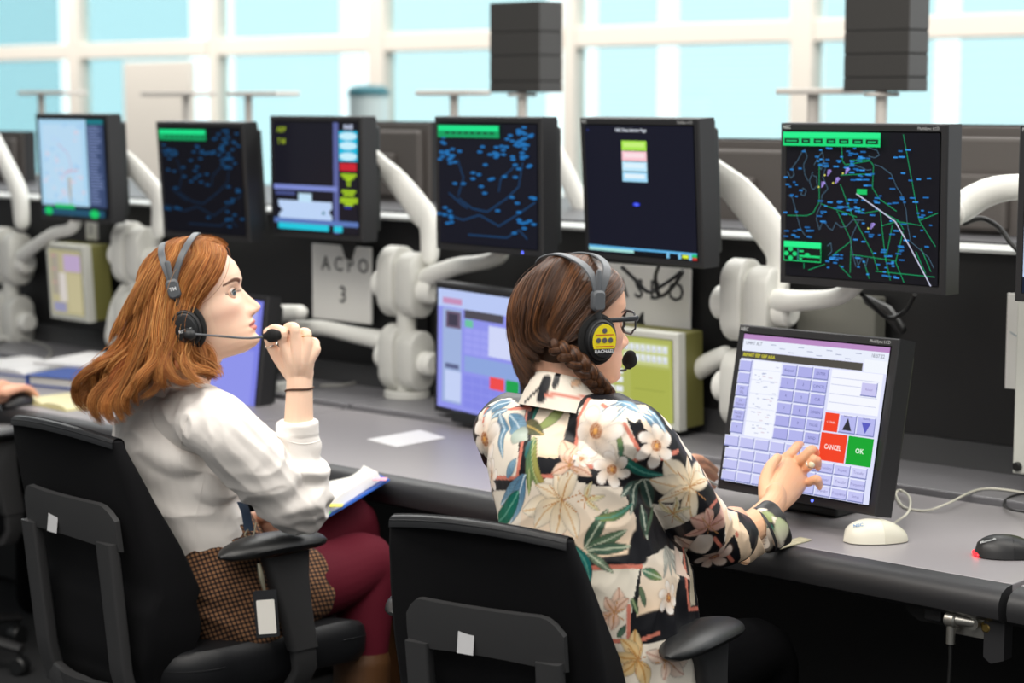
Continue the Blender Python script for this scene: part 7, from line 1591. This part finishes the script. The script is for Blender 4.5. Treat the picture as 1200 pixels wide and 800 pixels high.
mb.tube([c0 - fw * .05 - sd * .02, c0 - fw * .005 - sd * .045 - Vector((0, 0, .01)), c0 + fw * .03 - sd * .045 - Vector((0, 0, .02))], [.015, .012, .010], 12, res=4, round_end=True)
mb.tube([el, shd, nk], [.042, .055, .06], 16, res=4); mb.tube([nk + Vector((0, 0, .05)), nk, nk + Vector((0, -.01, -.25)), pel], [(.05, .05), (.14, .08), (.15, .10), (.15, .11)], 20, res=4, up=(1, 0, 0)); M3 = frame_m(nk + Vector((0, .03, .19)), 80); mb.tube([nk + Vector((0, 0, -.02)), M3 @ Vector((-.02, 0, -.02))], .054, 18)
hm = MB(); head_into(hm, M3); hd3 = voxel(hm, .0028, 3).build('tmp_head3', SKIN, auto=None)
for sx in (-.09, .09): q = pel + Vector((sx, 0, 0)); mb.tube([q, q + Vector((0, .42, -.02)), q + Vector((0, .44, -.40))], [.075, .055, .04], 14, res=4, round_end=True)
mb.tube([nk + Vector((-.17, -.03, -.05)), nk + Vector((-.21, .05, -.30)), nk + Vector((-.12, .25, -.36))], [.05, .045, .03], 14, res=4, round_end=True)
p3 = join_meshes('person', [hd3, voxel(mb, .004, 3).build('tmp3', SKIN, auto=None)], SKIN); setcol(p3.data, np.tile(lin('#e2a98c'), (len(p3.data.vertices), 1)))
tag(p3, 'person outside the left edge, only a hand on a dark mouse showing', 'person')
mb = MB(); mb.tube([nk + Vector((0, 0, .02)), nk + Vector((0, 0, -.02)), nk + Vector((0, -.01, -.25)), pel], [(.08, .07), (.17, .10), (.175, .125), (.17, .13)], 24, res=4, up=(1, 0, 0)); mb.tube([shd + Vector((-.05, 0, 0)), shd, el, el.lerp(wr, .4)], [.07, .07, .056, .048], 18, res=4, round_end=True); mb.tube([nk + Vector((-.15, -.03, -.05)), nk + Vector((-.21, .05, -.30)), nk + Vector((-.15, .18, -.34))], [.065, .056, .045], 16, res=4, round_end=True)
put(voxel(mb, .006, 3).build('jumper', mat('jumper_navy', '#22283a', .9), auto=None), p3)
h3 = hair_cap(M3, hline2, .012, back_low=-.06).build('hair', mat('hair_dark', '#3a2a20', .6, bump=.4, bscale=200), auto=None); put(h3, p3)
mb = MB(); mb.tube([pel + Vector((0, 0, .10)), pel + Vector((0, 0, -.02))], [(.16, .12), (.17, .13)], 24, up=(1, 0, 0), round_end=True)
for sx in (-.09, .09): q = pel + Vector((sx, 0, 0)); mb.tube([q, q + Vector((0, .42, -.02)), q + Vector((0, .45, -.20)), q + Vector((0, .44, -.50))], [.09, .068, .06, .052], 16, res=4, round_end=True)
put(voxel(mb, .006, 3).build('trousers', TRO, auto=None), p3)
mouse('dark mouse under the hand at the left edge of the photo', (c0.x + fw.x * .035, c0.y + fw.y * .035, DZ), .11, .062, .036, math.degrees(math.atan2(fw.y, fw.x)) + 90, MSK, mat('mouse_button_dark', '#1c1c1d', .4))
bpy.context.view_layer.update()
